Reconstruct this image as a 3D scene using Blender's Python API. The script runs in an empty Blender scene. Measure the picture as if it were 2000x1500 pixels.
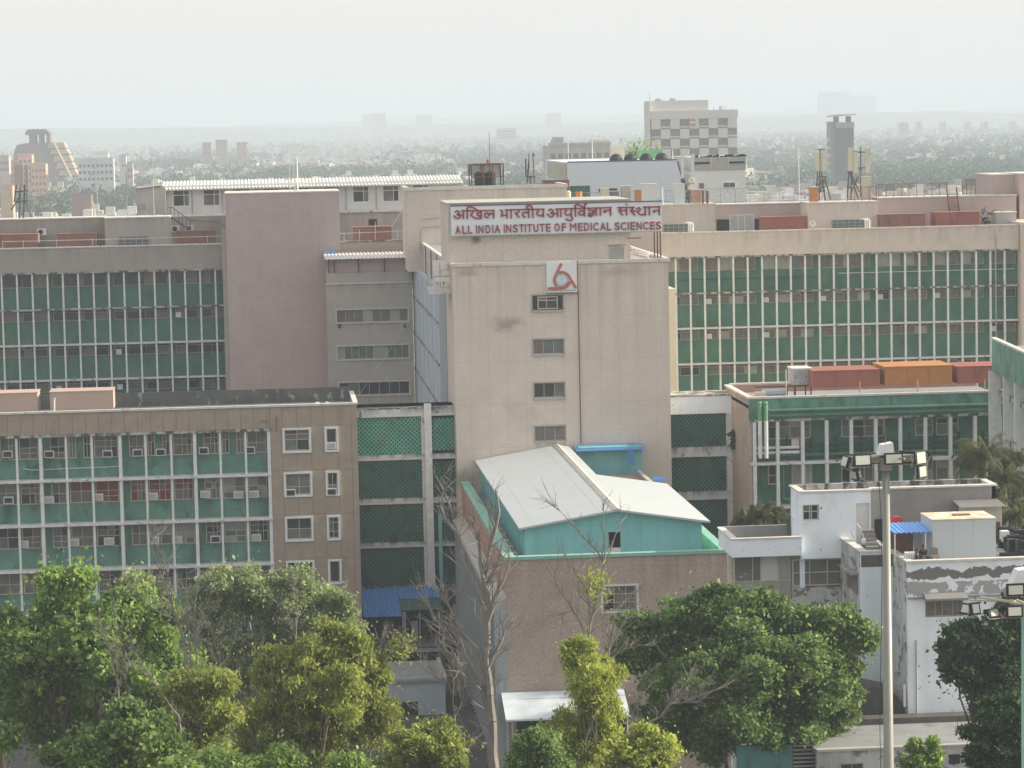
import bpy, math, random
import numpy as np
from mathutils import Vector, Matrix
SC = bpy.context.scene
COL = SC.collection
rad = math.radians
random.seed(7)
RNG = np.random.default_rng(11)

# ---------------------------------------------------------------- camera
F_PX, CAM_H = 5800.0, 45.0
YAW, PITCH, ROLL = rad(4.80), rad(5.07), rad(1.2)
fwd = Vector((math.sin(YAW)*math.cos(PITCH), math.cos(YAW)*math.cos(PITCH), -math.sin(PITCH)))
right0 = Vector((math.cos(YAW), -math.sin(YAW), 0))
up0 = right0.cross(fwd)
cr = right0*math.cos(ROLL) - up0*math.sin(ROLL)
cu = right0*math.sin(ROLL) + up0*math.cos(ROLL)
CAM = Vector((0, 0, CAM_H))
cam = bpy.data.cameras.new('camera'); cam_ob = bpy.data.objects.new('camera', cam); COL.objects.link(cam_ob)
cam.sensor_width = 36; cam.lens = 36*F_PX/2000; cam.clip_start = 1; cam.clip_end = 40000
cam_ob.matrix_world = Matrix(((cr.x, cu.x, -fwd.x, 0), (cr.y, cu.y, -fwd.y, 0), (cr.z, cu.z, -fwd.z, CAM_H), (0, 0, 0, 1)))
SC.camera = cam_ob

# ---------------------------------------------------------------- sky, sun, exposure
SUN_AZ, SUN_EL = rad(0), rad(24)      # azimuth measured from +X; minus = on the camera's side of the facades
sdir = Vector((math.cos(SUN_AZ)*math.cos(SUN_EL), math.sin(SUN_AZ)*math.cos(SUN_EL), math.sin(SUN_EL)))
world = bpy.data.worlds.new('World'); SC.world = world; world.use_nodes = True
wn, wl_ = world.node_tree.nodes, world.node_tree.links
bg = wn['Background']
sky = wn.new('ShaderNodeTexSky'); sky.sky_type = 'NISHITA'; sky.sun_disc = False
sky.sun_elevation = SUN_EL; sky.sun_rotation = math.pi/2 - SUN_AZ
sky.air_density = 1.0; sky.dust_density = 4.0; sky.ozone_density = 1.0; sky.altitude = 200
veil = wn.new('ShaderNodeMix'); veil.data_type = 'RGBA'; veil.inputs[0].default_value = 0.72
wl_.new(sky.outputs[0], veil.inputs[6]); veil.inputs[7].default_value = (7.2, 6.8, 6.6, 1)
wl_.new(veil.outputs[2], bg.inputs[0]); bg.inputs[1].default_value = 0.103
sun = bpy.data.lights.new('sun', 'SUN'); sun.energy = 5.0; sun.angle = rad(1.0); sun.color = (1, .88, .70)
sun_ob = bpy.data.objects.new('sun', sun); COL.objects.link(sun_ob)
sun_ob.rotation_euler = (-sdir).to_track_quat('-Z', 'Y').to_euler(); sun_ob.location = (100, -50, 200)
SC.view_settings.view_transform = 'Standard'; SC.view_settings.look = 'None'
SC.view_settings.exposure = 0.66; SC.view_settings.gamma = 1; SC.view_settings.use_curve_mapping = False
SC.render.engine = 'CYCLES'
SC.cycles.max_bounces = 6; SC.cycles.diffuse_bounces = 3; SC.cycles.glossy_bounces = 2; SC.cycles.volume_bounces = 1
SC.cycles.transparent_max_bounces = 6; SC.cycles.use_denoising = True

# ---------------------------------------------------------------- picture point -> place
def ray(px, py):
    return fwd*F_PX + cr*(px-1000) - cu*(py-750)
def W(px, py, d):
    r = ray(px, py); t = d/r.y
    return CAM + r*t
def PX(px, py, d): return W(px, py, d).x
def PZ(px, py, d): return W(px, py, d).z
def WZ(px, py, z):
    r = ray(px, py); t = (z-CAM_H)/r.z
    return CAM + r*t

# ---------------------------------------------------------------- mesh builder
WL = {}
class MB:
    def __init__(s): s.v = []; s.f = []; s.m = []; s.cur = 0
    def face(s, pts):
        n = len(s.v); s.v += [tuple(p) for p in pts]; s.f.append(tuple(range(n, n+len(pts)))); s.m.append(s.cur); return s
    def box(s, x0, x1, y0, y1, z0, z1):
        if x0 > x1: x0, x1 = x1, x0
        if y0 > y1: y0, y1 = y1, y0
        if z0 > z1: z0, z1 = z1, z0
        n = len(s.v)
        s.v += [(x0,y0,z0),(x1,y0,z0),(x1,y1,z0),(x0,y1,z0),(x0,y0,z1),(x1,y0,z1),(x1,y1,z1),(x0,y1,z1)]
        for q in ((0,3,2,1),(4,5,6,7),(0,1,5,4),(1,2,6,5),(2,3,7,6),(3,0,4,7)):
            s.f.append(tuple(n+i for i in q)); s.m.append(s.cur)
        return s
    def obox(s, c, sx, sy, sz, rz=0, rx=0):
        R = Matrix.Rotation(rz, 3, 'Z') @ Matrix.Rotation(rx, 3, 'X'); n = len(s.v); c = Vector(c)
        for q in ((-1,-1,-1),(1,-1,-1),(1,1,-1),(-1,1,-1),(-1,-1,1),(1,-1,1),(1,1,1),(-1,1,1)):
            s.v.append(tuple(c + R @ Vector((q[0]*sx/2, q[1]*sy/2, q[2]*sz/2))))
        for q in ((0,3,2,1),(4,5,6,7),(0,1,5,4),(1,2,6,5),(2,3,7,6),(3,0,4,7)):
            s.f.append(tuple(n+i for i in q)); s.m.append(s.cur)
        return s
    def tube(s, p0, p1, r0, r1=None, n=6, cap=True):
        if r1 is None: r1 = r0
        p0, p1 = Vector(p0), Vector(p1); d = p1-p0
        if d.length < 1e-6: return s
        d.normalize(); a = d.orthogonal().normalized(); b = d.cross(a); k = len(s.v)
        for p, r in ((p0, r0), (p1, r1)):
            for i in range(n):
                t = 2*math.pi*i/n; s.v.append(tuple(p + a*(r*math.cos(t)) + b*(r*math.sin(t))))
        for i in range(n):
            j = (i+1) % n; s.f.append((k+i, k+j, k+n+j, k+n+i)); s.m.append(s.cur)
        if cap:
            s.f.append(tuple(k+n-1-i for i in range(n))); s.m.append(s.cur)
            s.f.append(tuple(k+n+i for i in range(n))); s.m.append(s.cur)
        return s
    def path(s, pts, r, n=6, r1=None):
        m = len(pts)-1
        for i in range(m):
            a = r if r1 is None else r+(r1-r)*i/m; b = r if r1 is None else r+(r1-r)*(i+1)/m
            s.tube(pts[i], pts[i+1], a, b, n)
        return s
    def prism(s, poly, a0, a1, axis='y'):
        """poly: 2-D outline (x,z) extruded along y, (y,z) along x or (x,y) along z"""
        n = len(poly); k = len(s.v)
        for a in (a0, a1):
            for p, q in poly:
                s.v.append((p, a, q) if axis == 'y' else (a, p, q) if axis == 'x' else (p, q, a))
        s.f.append(tuple(range(k, k+n))); s.m.append(s.cur)
        s.f.append(tuple(range(k+2*n-1, k+n-1, -1))); s.m.append(s.cur)
        for i in range(n):
            j = (i+1) % n; s.f.append((k+j, k+i, k+n+i, k+n+j)); s.m.append(s.cur)
        return s
    def sphere(s, c, rx, ry, rz, nu=10, nv=6, v0=-90, v1=90):
        k = len(s.v)
        for j in range(nv+1):
            t = rad(v0+(v1-v0)*j/nv)
            for i in range(nu):
                p = 2*math.pi*i/nu
                s.v.append((c[0]+rx*math.cos(t)*math.cos(p), c[1]+ry*math.cos(t)*math.sin(p), c[2]+rz*math.sin(t)))
        for j in range(nv):
            for i in range(nu):
                i2 = (i+1) % nu; s.f.append((k+j*nu+i, k+j*nu+i2, k+(j+1)*nu+i2, k+(j+1)*nu+i)); s.m.append(s.cur)
        return s
    def mesh(s, name, mats):
        me = bpy.data.meshes.new(name); me.from_pydata(s.v, [], s.f)
        for m in mats: me.materials.append(m)
        if len(mats) > 1: me.polygons.foreach_set('material_index', s.m)
        return me
    def build(s, name, mat, parent=None, fix=True, smooth=False, **props):
        if not s.v: return None
        mats = mat if isinstance(mat, (list, tuple)) else [mat]
        a = np.array(s.v); c = (a.min(0)+a.max(0))/2; c[2] = a[:, 2].min()
        s.v = [tuple(q) for q in (a-c)]
        me = s.mesh(name, mats)
        if fix:
            import bmesh
            bm = bmesh.new(); bm.from_mesh(me); bmesh.ops.recalc_face_normals(bm, faces=bm.faces); bm.to_mesh(me); bm.free()
        if smooth: me.polygons.foreach_set('use_smooth', [True]*len(me.polygons))
        return place(name, me, c, parent, **props)
def place(name, me, loc, parent=None, rz=0, sc=None, mat=None, **props):
    o = bpy.data.objects.new(name, me); COL.objects.link(o)
    loc = Vector([float(q) for q in loc]); WL[o.name] = loc
    if parent is not None: o.parent = parent; loc = loc - WL[parent.name]
    o.location = loc
    if rz: o.rotation_euler[2] = rz
    if sc: o.scale = sc
    if mat is not None: o.material_slots[0].link = 'OBJECT'; o.material_slots[0].material = mat
    for k, v in props.items(): o[k] = v
    return o
def tag(o, label, cat, group=None, kind=None):
    if label: o['label'] = label
    if cat: o['category'] = cat
    if group: o['group'] = group
    if kind: o['kind'] = kind
    return o
def thing(name, label, cat, loc, group=None):
    o = bpy.data.objects.new(name, None); COL.objects.link(o); o.empty_display_size = 1
    WL[o.name] = Vector(loc); o.location = WL[o.name]
    return tag(o, label, cat, group)
def copy_tree(src, loc, label=None, parent=None, rz=0):
    o = src.copy(); COL.objects.link(o); o.location = loc
    if rz: o.rotation_euler[2] = rz
    WL[o.name] = Vector(loc)
    if label: o['label'] = label
    for ch in src.children:
        c = ch.copy(); COL.objects.link(c); c.parent = o
        for g in ch.children:
            e = g.copy(); COL.objects.link(e); e.parent = c
    return o

# ---------------------------------------------------------------- materials (colour, grain, wear only)
def mat(name, col, rough=.85, var=.12, scale=.6, grain=0, stains=(), bump=0, metal=0, spec=.3, joints=None, drip=None, spots=()):
    """stains: (colour, scale, threshold, softness, vertical stretch)"""
    m = bpy.data.materials.new(name); m.use_nodes = True
    N, L = m.node_tree.nodes, m.node_tree.links; b = N['Principled BSDF']
    b.inputs['Roughness'].default_value = rough; b.inputs['Metallic'].default_value = metal
    b.inputs['Specular IOR Level'].default_value = spec
    g = N.new('ShaderNodeNewGeometry')
    def noise(sc, det=4, st=1.0):
        mp = N.new('ShaderNodeMapping'); mp.inputs['Scale'].default_value = (sc, sc, sc*st); L.new(g.outputs['Position'], mp.inputs[0])
        n = N.new('ShaderNodeTexNoise'); n.inputs['Scale'].default_value = 1; n.inputs['Detail'].default_value = det
        n.inputs['Roughness'].default_value = .6; L.new(mp.outputs[0], n.inputs['Vector']); return n.outputs['Fac']
    def mix(fac, a, c, mode='MIX'):
        x = N.new('ShaderNodeMix'); x.data_type = 'RGBA'; x.blend_type = mode
        if isinstance(fac, float): x.inputs[0].default_value = fac
        else: L.new(fac, x.inputs[0])
        for i, q in ((6, a), (7, c)):
            if isinstance(q, tuple): x.inputs[i].default_value = (*q[:3], 1)
            else: L.new(q, x.inputs[i])
        return x.outputs[2]
    def ramp(fac, p0, p1, inv=False):
        r = N.new('ShaderNodeMapRange'); L.new(fac, r.inputs[0]); r.inputs[1].default_value = p0; r.inputs[2].default_value = p1
        r.inputs[3].default_value = 0; r.inputs[4].default_value = 1; return r.outputs[0]
    lo = tuple(max(0, c*(1-var)) for c in col); hi = tuple(min(1, c*(1+var)) for c in col)
    out = mix(ramp(noise(scale, 5), .3, .7), lo, hi)
    if grain:
        n2 = noise(7, 3)
        out = mix(ramp(n2, .3, .7), mix(float(grain), out, (0, 0, 0)), out)
    for st in stains:
        c, sc_, th, so, ve = st[:5]; amt = st[5] if len(st) > 5 else 1.0
        f = ramp(noise(sc_, 6, ve), th, th+so)
        if amt < 1:
            mm = N.new('ShaderNodeMath'); mm.operation = 'MULTIPLY'; L.new(f, mm.inputs[0]); mm.inputs[1].default_value = amt; f = mm.outputs[0]
        out = mix(f, out, tuple(c))
    for c_, r_, sc_, a_ in spots:
        vs = N.new('ShaderNodeVectorMath'); vs.operation = 'SUBTRACT'; L.new(g.outputs['Position'], vs.inputs[0]); vs.inputs[1].default_value = c_
        vm = N.new('ShaderNodeVectorMath'); vm.operation = 'MULTIPLY'; L.new(vs.outputs[0], vm.inputs[0]); vm.inputs[1].default_value = (1/r_[0], .3, 1/r_[1])
        vl = N.new('ShaderNodeVectorMath'); vl.operation = 'LENGTH'; L.new(vm.outputs[0], vl.inputs[0])
        ad = N.new('ShaderNodeMath'); ad.operation = 'ADD'; L.new(vl.outputs['Value'], ad.inputs[0]); L.new(noise(1.6, 6), ad.inputs[1])
        f = ramp(ad.outputs[0], 1.35, .75); mm = N.new('ShaderNodeMath'); mm.operation = 'MULTIPLY'; L.new(f, mm.inputs[0]); mm.inputs[1].default_value = a_
        out = mix(mm.outputs[0], out, tuple(sc_))
    if drip:
        dc, da, ds_ = drip; da *= .5; tc = N.new('ShaderNodeTexCoord'); sx = N.new('ShaderNodeSeparateXYZ'); L.new(tc.outputs['Generated'], sx.inputs[0])
        gz = ramp(sx.outputs['Z'], ds_, 1.0); dn = ramp(noise(1.3, 5, .05), .40, .66)
        mm = N.new('ShaderNodeMath'); mm.operation = 'MULTIPLY'; L.new(gz, mm.inputs[0]); L.new(dn, mm.inputs[1])
        m2 = N.new('ShaderNodeMath'); m2.operation = 'MULTIPLY'; L.new(mm.outputs[0], m2.inputs[0]); m2.inputs[1].default_value = da
        out = mix(m2.outputs[0], out, tuple(dc))
    if joints:
        jw, jh, jc = joints
        mp = N.new('ShaderNodeMapping'); mp.inputs['Rotation'].default_value = (math.pi/2, 0, 0); L.new(g.outputs['Position'], mp.inputs[0])
        bk = N.new('ShaderNodeTexBrick'); L.new(mp.outputs[0], bk.inputs['Vector']); bk.offset = 0; bk.inputs['Scale'].default_value = 1
        bk.inputs['Brick Width'].default_value = jw; bk.inputs['Row Height'].default_value = jh
        bk.inputs['Mortar Size'].default_value = .018; bk.inputs['Mortar Smooth'].default_value = .3
        L.new(out, bk.inputs['Color1']); L.new(out, bk.inputs['Color2'])
        L.new(mix(.45, out, tuple(jc)), bk.inputs['Mortar']); out = bk.outputs['Color']
    L.new(out, b.inputs['Base Color'])
    if bump:
        bp = N.new('ShaderNodeBump'); bp.inputs['Strength'].default_value = bump; bp.inputs['Distance'].default_value = .05
        L.new(noise(5, 4), bp.inputs['Height']); L.new(bp.outputs[0], b.inputs['Normal'])
    return m
def leafmat(name, c1, c2, c3, trans=.35):
    m = bpy.data.materials.new(name); m.use_nodes = True
    N, L = m.node_tree.nodes, m.node_tree.links
    for n in list(N): N.remove(n)
    out = N.new('ShaderNodeOutputMaterial'); g = N.new('ShaderNodeNewGeometry'); r = N.new('ShaderNodeValToRGB')
    L.new(g.outputs['Random Per Island'], r.inputs[0]); e = r.color_ramp.elements
    e[0].position = 0; e[0].color = (*c1, 1); e[1].position = 1; e[1].color = (*c3, 1); k = e.new(.55); k.color = (*c2, 1)
    n = N.new('ShaderNodeTexNoise'); n.inputs['Scale'].default_value = .45; n.inputs['Detail'].default_value = 3; L.new(g.outputs['Position'], n.inputs['Vector'])
    mr = N.new('ShaderNodeMapRange'); L.new(n.outputs['Fac'], mr.inputs[0]); mr.inputs[1].default_value = .3; mr.inputs[2].default_value = .7
    mr.inputs[3].default_value = .65; mr.inputs[4].default_value = 1.25
    mu = N.new('ShaderNodeVectorMath'); mu.operation = 'SCALE'; L.new(r.outputs[0], mu.inputs[0]); L.new(mr.outputs[0], mu.inputs['Scale'])
    p = N.new('ShaderNodeBsdfPrincipled'); p.inputs['Roughness'].default_value = .55; p.inputs['Specular IOR Level'].default_value = .25
    t = N.new('ShaderNodeBsdfTranslucent'); mx = N.new('ShaderNodeMixShader'); mx.inputs[0].default_value = trans
    L.new(mu.outputs[0], p.inputs['Base Color']); L.new(mu.outputs[0], t.inputs['Color'])
    L.new(p.outputs[0], mx.inputs[1]); L.new(t.outputs[0], mx.inputs[2]); L.new(mx.outputs[0], out.inputs[0])
    return m
DK = (.035, .037, .033)
GR = (.20, .20, .18)
mt = {}
mt['pink'] = mat('pink_plaster', (.50, .405, .38), var=.06, grain=.12, stains=[((.30,.24,.22), .12, .55, .3, 1, .3), ((.25,.21,.2), .9, .6, .2, .08, .22)], joints=(3.0, 3.6, (.3,.24,.23)), bump=.15, drip=((.2,.17,.16), .25, .55))
mt['pink_grey'] = mat('pink_grey_plaster', (.45, .41, .37), var=.07, grain=.12, stains=[((.22,.2,.18), .9, .6, .2, .08, .35)], joints=(1.5, 3.6, (.28,.25,.23)), bump=.15, drip=((.15,.14,.13), .6, .5))
mt['tower'] = mat('beige_pebbledash', (.665, .59, .51), var=.05, grain=.18, stains=[((.30,.25,.2), .16, .60, .16, 1, .35), ((.56,.48,.42), .3, .62, .1, 1, .4), ((.32,.27,.22), .8, .66, .14, .08, .3)], joints=(1.55, 3.6, (.33,.28,.25)), bump=.2, drip=((.25,.2,.17), .65, .7), spots=[(tuple(W(990, 634, 244)), (2.0, .9), (.22,.18,.14), .6), (tuple(W(1010, 640, 244)), (.8, .5), (.7,.66,.6), .5), (tuple(W(912, 532, 244)), (1.3, .6), (.30,.2,.15), .5), (tuple(W(1210, 530, 244)), (2.6, .8), (.34,.24,.19), .45), (tuple(W(929, 468, 245.6)), (.75, .55), (.16,.10,.08), .85), (tuple(W(1290, 990, 244)), (2, 2.5), (.25,.21,.18), .5), (tuple(W(905, 935, 244)), (2, 1.2), (.2,.17,.15), .6)])
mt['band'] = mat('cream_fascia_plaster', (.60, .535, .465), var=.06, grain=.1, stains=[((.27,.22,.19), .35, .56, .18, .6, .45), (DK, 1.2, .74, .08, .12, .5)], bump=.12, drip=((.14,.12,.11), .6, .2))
mt['band_grey_shade'] = mat('shaded_grey_fascia_plaster', (.36, .325, .29), var=.06, grain=.1, stains=[((.21,.19,.17), .35, .56, .18, .6, .4), (DK, 1.2, .74, .08, .12, .5)], bump=.12, drip=((.14,.12,.11), .6, .2))  # darker copy of the cream fascia, with the left wing's shade in its colour
mt['brown'] = mat('brown_stone_tile', (.365, .30, .235), var=.1, scale=1.2, grain=.16, stains=[((.19,.16,.13), .8, .55, .2, .3, .4), (DK, 1.5, .72, .1, .15, .5)], bump=.15)
mt['grout'] = mat('pale_grout', (.42, .37, .31), var=.1)
mt['mauve'] = mat('mauve_pebbledash', (.51, .42, .355), var=.07, scale=.9, grain=.38, stains=[((.22,.14,.11), .35, .52, .2, 1, .4), ((.48,.42,.38), 5, .66, .04, 1, .5)], bump=.35, joints=(3.1, 3.6, (.22,.16,.14)), drip=((.18,.10,.075), .8, .78))
mt['green'] = mat('green_paint', (.075, .185, .135), var=.18, scale=.5, stains=[((.035,.09,.062), .8, .52, .2, .5, .6), (DK, 1.6, .68, .12, .25, .6)], bump=.1)
mt['green_lo'] = mat('worn_green_paint', (.125, .28, .225), var=.22, scale=.6, stains=[((.035,.075,.055), .9, .5, .2, .5, .7), (DK, 1.4, .62, .14, .3, .7), ((.2,.3,.22), 1.1, .64, .1, .5, .4)], bump=.1)
mt['green_dk'] = mat('dark_green_paint', (.028, .085, .06), var=.2, stains=[(DK, 1.2, .6, .1, .3, .6)])
mt['teal'] = mat('teal_sheet_paint', (.20, .51, .51), rough=.6, var=.06, scale=.4, stains=[((.13,.31,.27), .7, .52, .2, .15, .5), ((.28,.5,.44), 1.6, .6, .1, .1, .4)], drip=((.09,.2,.17), .5, .5))
mt['teal_cap'] = mat('teal_coping_paint', (.24, .47, .38), var=.1, stains=[((.3,.36,.3), 1.5, .6, .1, 1, .5)])
mt['white'] = mat('white_paint', (.66, .67, .66), var=.06, stains=[(GR, 1.3, .66, .1, .5, .6)])
mt['mull'] = mat('white_mullion_paint', (.68, .71, .70), var=.12, scale=2, stains=[(GR, 2.2, .64, .1, .3, .5)])
mt['ledge'] = mat('stained_white_ledge', (.62, .63, .61), var=.12, scale=1.5, stains=[(DK, 1.3, .62, .07, 1.2, .8), (GR, .8, .6, .08, 1, .6)])
mt['beam'] = mat('white_beam_with_run_down_mould', (.60, .62, .62), var=.08, stains=[(DK, 1.3, .62, .06, .5, .8)], drip=((.03, .035, .03), 2.0, .15))
mt['ledge_bad'] = mat('mouldy_concrete', (.42, .42, .39), var=.15, scale=1.5, stains=[(DK, 1.3, .47, .08, .45, .9), (GR, .8, .5, .1, 1, .7)])
mt['peel'] = mat('white_wall_peeling', (.78, .85, .90), var=.04, scale=.5, stains=[((.50,.52,.53), .9, .50, .3, .3, .5), ((.55,.53,.48), .35, .55, .2, 1, .4), ((.25,.25,.24), .8, .69, .012, .9), ((.25,.25,.24), 2.2, .685, .01, 1.2, .9)], bump=.08, drip=((.3,.3,.29), .5, .8))
mt['peel_lot'] = mat('white_wall_badly_peeling', (.56, .58, .58), var=.06, scale=.5, stains=[((.36,.36,.35), .5, .46, .10, .5, .8), ((.15,.145,.135), .9, .56, .02, 1.6, .85), ((.15,.145,.135), 3, .64, .02, 1, .7)], bump=.1, drip=((.12,.12,.11), .7, .5))
mt['peel_dark'] = mat('exposed_dark_render', (.10, .095, .09), var=.25, scale=2, bump=.3)
mt['cement'] = mat('grey_cement_plaster', (.25, .245, .235), var=.12, scale=.7, grain=.1, stains=[((.12,.115,.11), 1, .6, .12, .2, .6)], bump=.1)
mt['roofc'] = mat('weathered_roof_slab', (.27, .28, .29), var=.2, scale=.5, stains=[((.1,.1,.09), .5, .55, .15, 1, .6), ((.5,.5,.5), .8, .68, .05, 1, .6)])
mt['roofd'] = mat('dark_roof_felt', (.12, .12, .12), var=.3, scale=.5)
mt['coping'] = mat('pale_coping', (.60, .58, .53), var=.12, scale=2, stains=[(GR, 1.7, .6, .1, 1, .6)])
mt['red'] = mat('brick_red_sheet', (.33, .115, .08), rough=.7, var=.1, scale=1, stains=[((.2,.08,.06), 1.5, .55, .15, .3, .7), ((.42,.30,.24), 1.2, .66, .06, .5, .6)], drip=((.12,.08,.07), .6, .3))
mt['redgrey'] = mat('rusty_brown_sheet', (.26, .13, .10), rough=.8, var=.15, scale=1, stains=[((.15,.08,.06), 1.5, .56, .15, .3, .6)])
mt['orange'] = mat('ochre_orange_sheet', (.43, .19, .055), rough=.7, var=.1, scale=1, stains=[((.3,.13,.05), 1.5, .6, .15, .3, .5)])
mt['boxpink'] = mat('dusty_pink_sheet', (.45, .335, .28), rough=.75, var=.05)
mt['galv'] = mat('white_corrugated_sheet', (.70, .71, .66), rough=.45, var=.05, stains=[((.5,.5,.42), .7, .6, .2, .3, .4)], spec=.5)
mt['metal'] = mat('galvanised_steel', (.38, .39, .37), rough=.5, var=.15, metal=.3)
mt['pole'] = mat('galvanised_mast_steel', (.25, .26, .225), rough=.5, var=.06, metal=.15, spec=.5)
mt['rust'] = mat('rusty_steel', (.17, .085, .06), rough=.8, var=.3)
mt['pipe_dk'] = mat('dark_brown_pipe', (.09, .07, .06), rough=.8, var=.2)
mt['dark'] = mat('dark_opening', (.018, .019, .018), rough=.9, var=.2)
mt['black'] = mat('black_plastic', (.02, .022, .024), rough=.5, var=.2)
mt['signw'] = mat('pale_sign_sheet', (.70, .76, .78), rough=.5, var=.04, scale=.6, stains=[((.5,.56,.58), 1.2, .6, .12, .15, .5)])
mt['signr'] = mat('red_sign_letter', (.30, .055, .065), rough=.5, var=.08)
mt['logor'] = mat('logo_red_orange', (.45, .12, .075), rough=.5, var=.08)
mt['logoo'] = mat('logo_orange', (.62, .28, .16), rough=.5, var=.05)
mt['logob'] = mat('logo_pale_blue', (.45, .62, .72), rough=.5, var=.05)
mt['logod'] = mat('logo_dark_text', (.12, .10, .12), rough=.5, var=.05)
mt['frame'] = mat('cream_window_frame', (.50, .475, .38), var=.1, scale=2)
mt['frame_dk'] = mat('brown_window_frame', (.34, .31, .27), var=.15, scale=2)
mt['wframe'] = mat('white_window_surround', (.72, .74, .74), var=.05, scale=2, stains=[(GR, 2, .68, .1, .5, .4)])
mt['blue'] = mat('blue_corrugated_sheet', (.10, .27, .60), rough=.5, var=.12, stains=[((.3,.42,.62), .8, .62, .1, 1, .4)])
mt['cream'] = mat('cream_plaster', (.58, .54, .44), var=.08, stains=[(GR, 1, .68, .1, .3, .4)])
mt['shed'] = mat('pale_blue_white_sheet', (.52, .57, .58), rough=.6, var=.03, scale=.5)
mt['roofw'] = mat('white_roof_sheet', (.455, .50, .515), rough=.5, var=.03, scale=.5, stains=[((.46,.45,.40), .5, .55, .2, .4, .35), ((.35,.30,.24), 2.5, .70, .05, 1, .5)], spec=.4)
mt['ridge'] = mat('cream_ridge_sheet', (.62, .58, .48), rough=.6, var=.1)
mt['salmon'] = mat('salmon_plaster', (.46, .27, .20), var=.12, grain=.2, stains=[((.3,.2,.16), 1, .6, .15, .3, .6)])
mt['fin'] = mat('grey_blue_fin', (.33, .36, .37), var=.12, stains=[((.12,.12,.12), 1, .58, .15, .2, .6)])
mt['louvre'] = mat('cream_louvre', (.55, .53, .42), var=.1)
mt['panelb'] = mat('blue_white_cladding', (.44, .50, .55), rough=.6, var=.08, scale=.6, stains=[((.12,.12,.12), .7, .68, .05, .6, .7), ((.34,.38,.42), 1.5, .56, .15, .1, .5)])
mt['blockw'] = mat('smooth_white_wall', (.66, .71, .76), rough=.7, var=.02, scale=.3)
mt['blockw2'] = mat('smooth_white_wall_warm', (.74, .74, .72), rough=.7, var=.02, scale=.3)
mt['concrete'] = mat('pale_concrete', (.42, .41, .38), var=.1, scale=.5, stains=[((.25,.25,.23), .6, .6, .15, .5, .5)])
mt['zig_shade'] = mat('shaded_brown_sandstone', (.16, .12, .115), var=.1, scale=.05)  # stepped tower's unlit front: its shade is put into the stone colour
mt['zig_sun'] = mat('sunlit_buff_sandstone', (.46, .34, .22), var=.08, scale=.1)  # same tower's stone with the right flank's sunlight put into the colour
mt['glass'] = mat('dark_window_glass', (.035, .04, .042), rough=.18, var=.3, scale=.8, spec=.5)
mt['glass2'] = mat('brownish_curtained_glass', (.16, .14, .125), rough=.3, var=.3, scale=1.2, spec=.5)
mt['glass3'] = mat('pale_blind_behind_glass', (.33, .34, .31), rough=.35, var=.15, scale=1.2, spec=.5)
mt['glass4'] = mat('grey_green_glass', (.13, .155, .145), rough=.25, var=.25, scale=1, spec=.5)
mt['glassr'] = mat('red_curtain_behind_glass', (.20, .035, .035), rough=.4, var=.25, scale=1, spec=.4)
mt['glassw'] = mat('white_panel_in_window', (.55, .57, .55), rough=.5, var=.08)
mt['lens'] = mat('floodlight_lens', (.50, .52, .46), rough=.25, var=.04, spec=.5)
mt['cloth'] = mat('dark_clothing', (.02, .025, .04), var=.2)
mt['skin'] = mat('brown_skin', (.16, .085, .055), var=.05)
mt['bark'] = mat('grey_brown_bark', (.19, .155, .125), var=.25, scale=2, bump=.4)
mt['bark_d'] = mat('dark_bark', (.07, .055, .042), var=.25, scale=2, bump=.4)
mt['bark_l'] = mat('pale_bare_bark', (.215, .20, .185), var=.2, scale=2, stains=[((.13,.10,.08), 1.2, .6, .1, .6, .6)], bump=.4)
mt['steel_dk'] = mat('dark_grey_steel', (.11, .11, .105), rough=.6, var=.2)
def band_mat(name, zc, za, zb):
    m = mt['peel'].copy(); m.name = name; N, L = m.node_tree.nodes, m.node_tree.links; b = N['Principled BSDF']; src = b.inputs['Base Color'].links[0].from_socket
    g = N.new('ShaderNodeNewGeometry'); s = N.new('ShaderNodeSeparateXYZ'); L.new(g.outputs['Position'], s.inputs[0])
    def noise(sc):
        n = N.new('ShaderNodeTexNoise'); n.inputs['Scale'].default_value = sc; n.inputs['Detail'].default_value = 6; n.inputs['Roughness'].default_value = .65; L.new(g.outputs['Position'], n.inputs['Vector']); return n.outputs['Fac']
    def math(op, a, c):
        q = N.new('ShaderNodeMath'); q.operation = op
        for i, v in enumerate((a, c)):
            if isinstance(v, (int, float)): q.inputs[i].default_value = v
            else: L.new(v, q.inputs[i])
        return q.outputs[0]
    z = s.outputs['Z']; w = math('MULTIPLY', math('SUBTRACT', noise(.8), .5), 1.5)
    d = math('ABSOLUTE', math('ADD', math('SUBTRACT', z, zc), w), 0); f1 = math('MULTIPLY', math('LESS_THAN', d, math('MULTIPLY', noise(.5), .55)), 1)
    z2 = math('ADD', z, math('MULTIPLY', math('SUBTRACT', noise(1.2), .5), .5)); f2 = math('MULTIPLY', math('LESS_THAN', z2, za), math('GREATER_THAN', z, zb)); f2 = math('MULTIPLY', f2, math('GREATER_THAN', noise(.6), .42))
    def mix(f, a, c):
        x = N.new('ShaderNodeMix'); x.data_type = 'RGBA'; L.new(f, x.inputs[0]); L.new(a, x.inputs[6]); x.inputs[7].default_value = (*c, 1); return x.outputs[2]
    L.new(mix(f1, mix(f2, src, (.36, .36, .35)), (.17, .165, .16)), b.inputs['Base Color']); return m
mt['soil'] = mat('dry_ground', (.15, .13, .10), var=.3, scale=.05, stains=[((.05,.075,.035), .004, .46, .12, 1, .8)])
mt['asphalt'] = mat('dusty_asphalt', (.07, .068, .064), var=.2, scale=.3)
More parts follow.
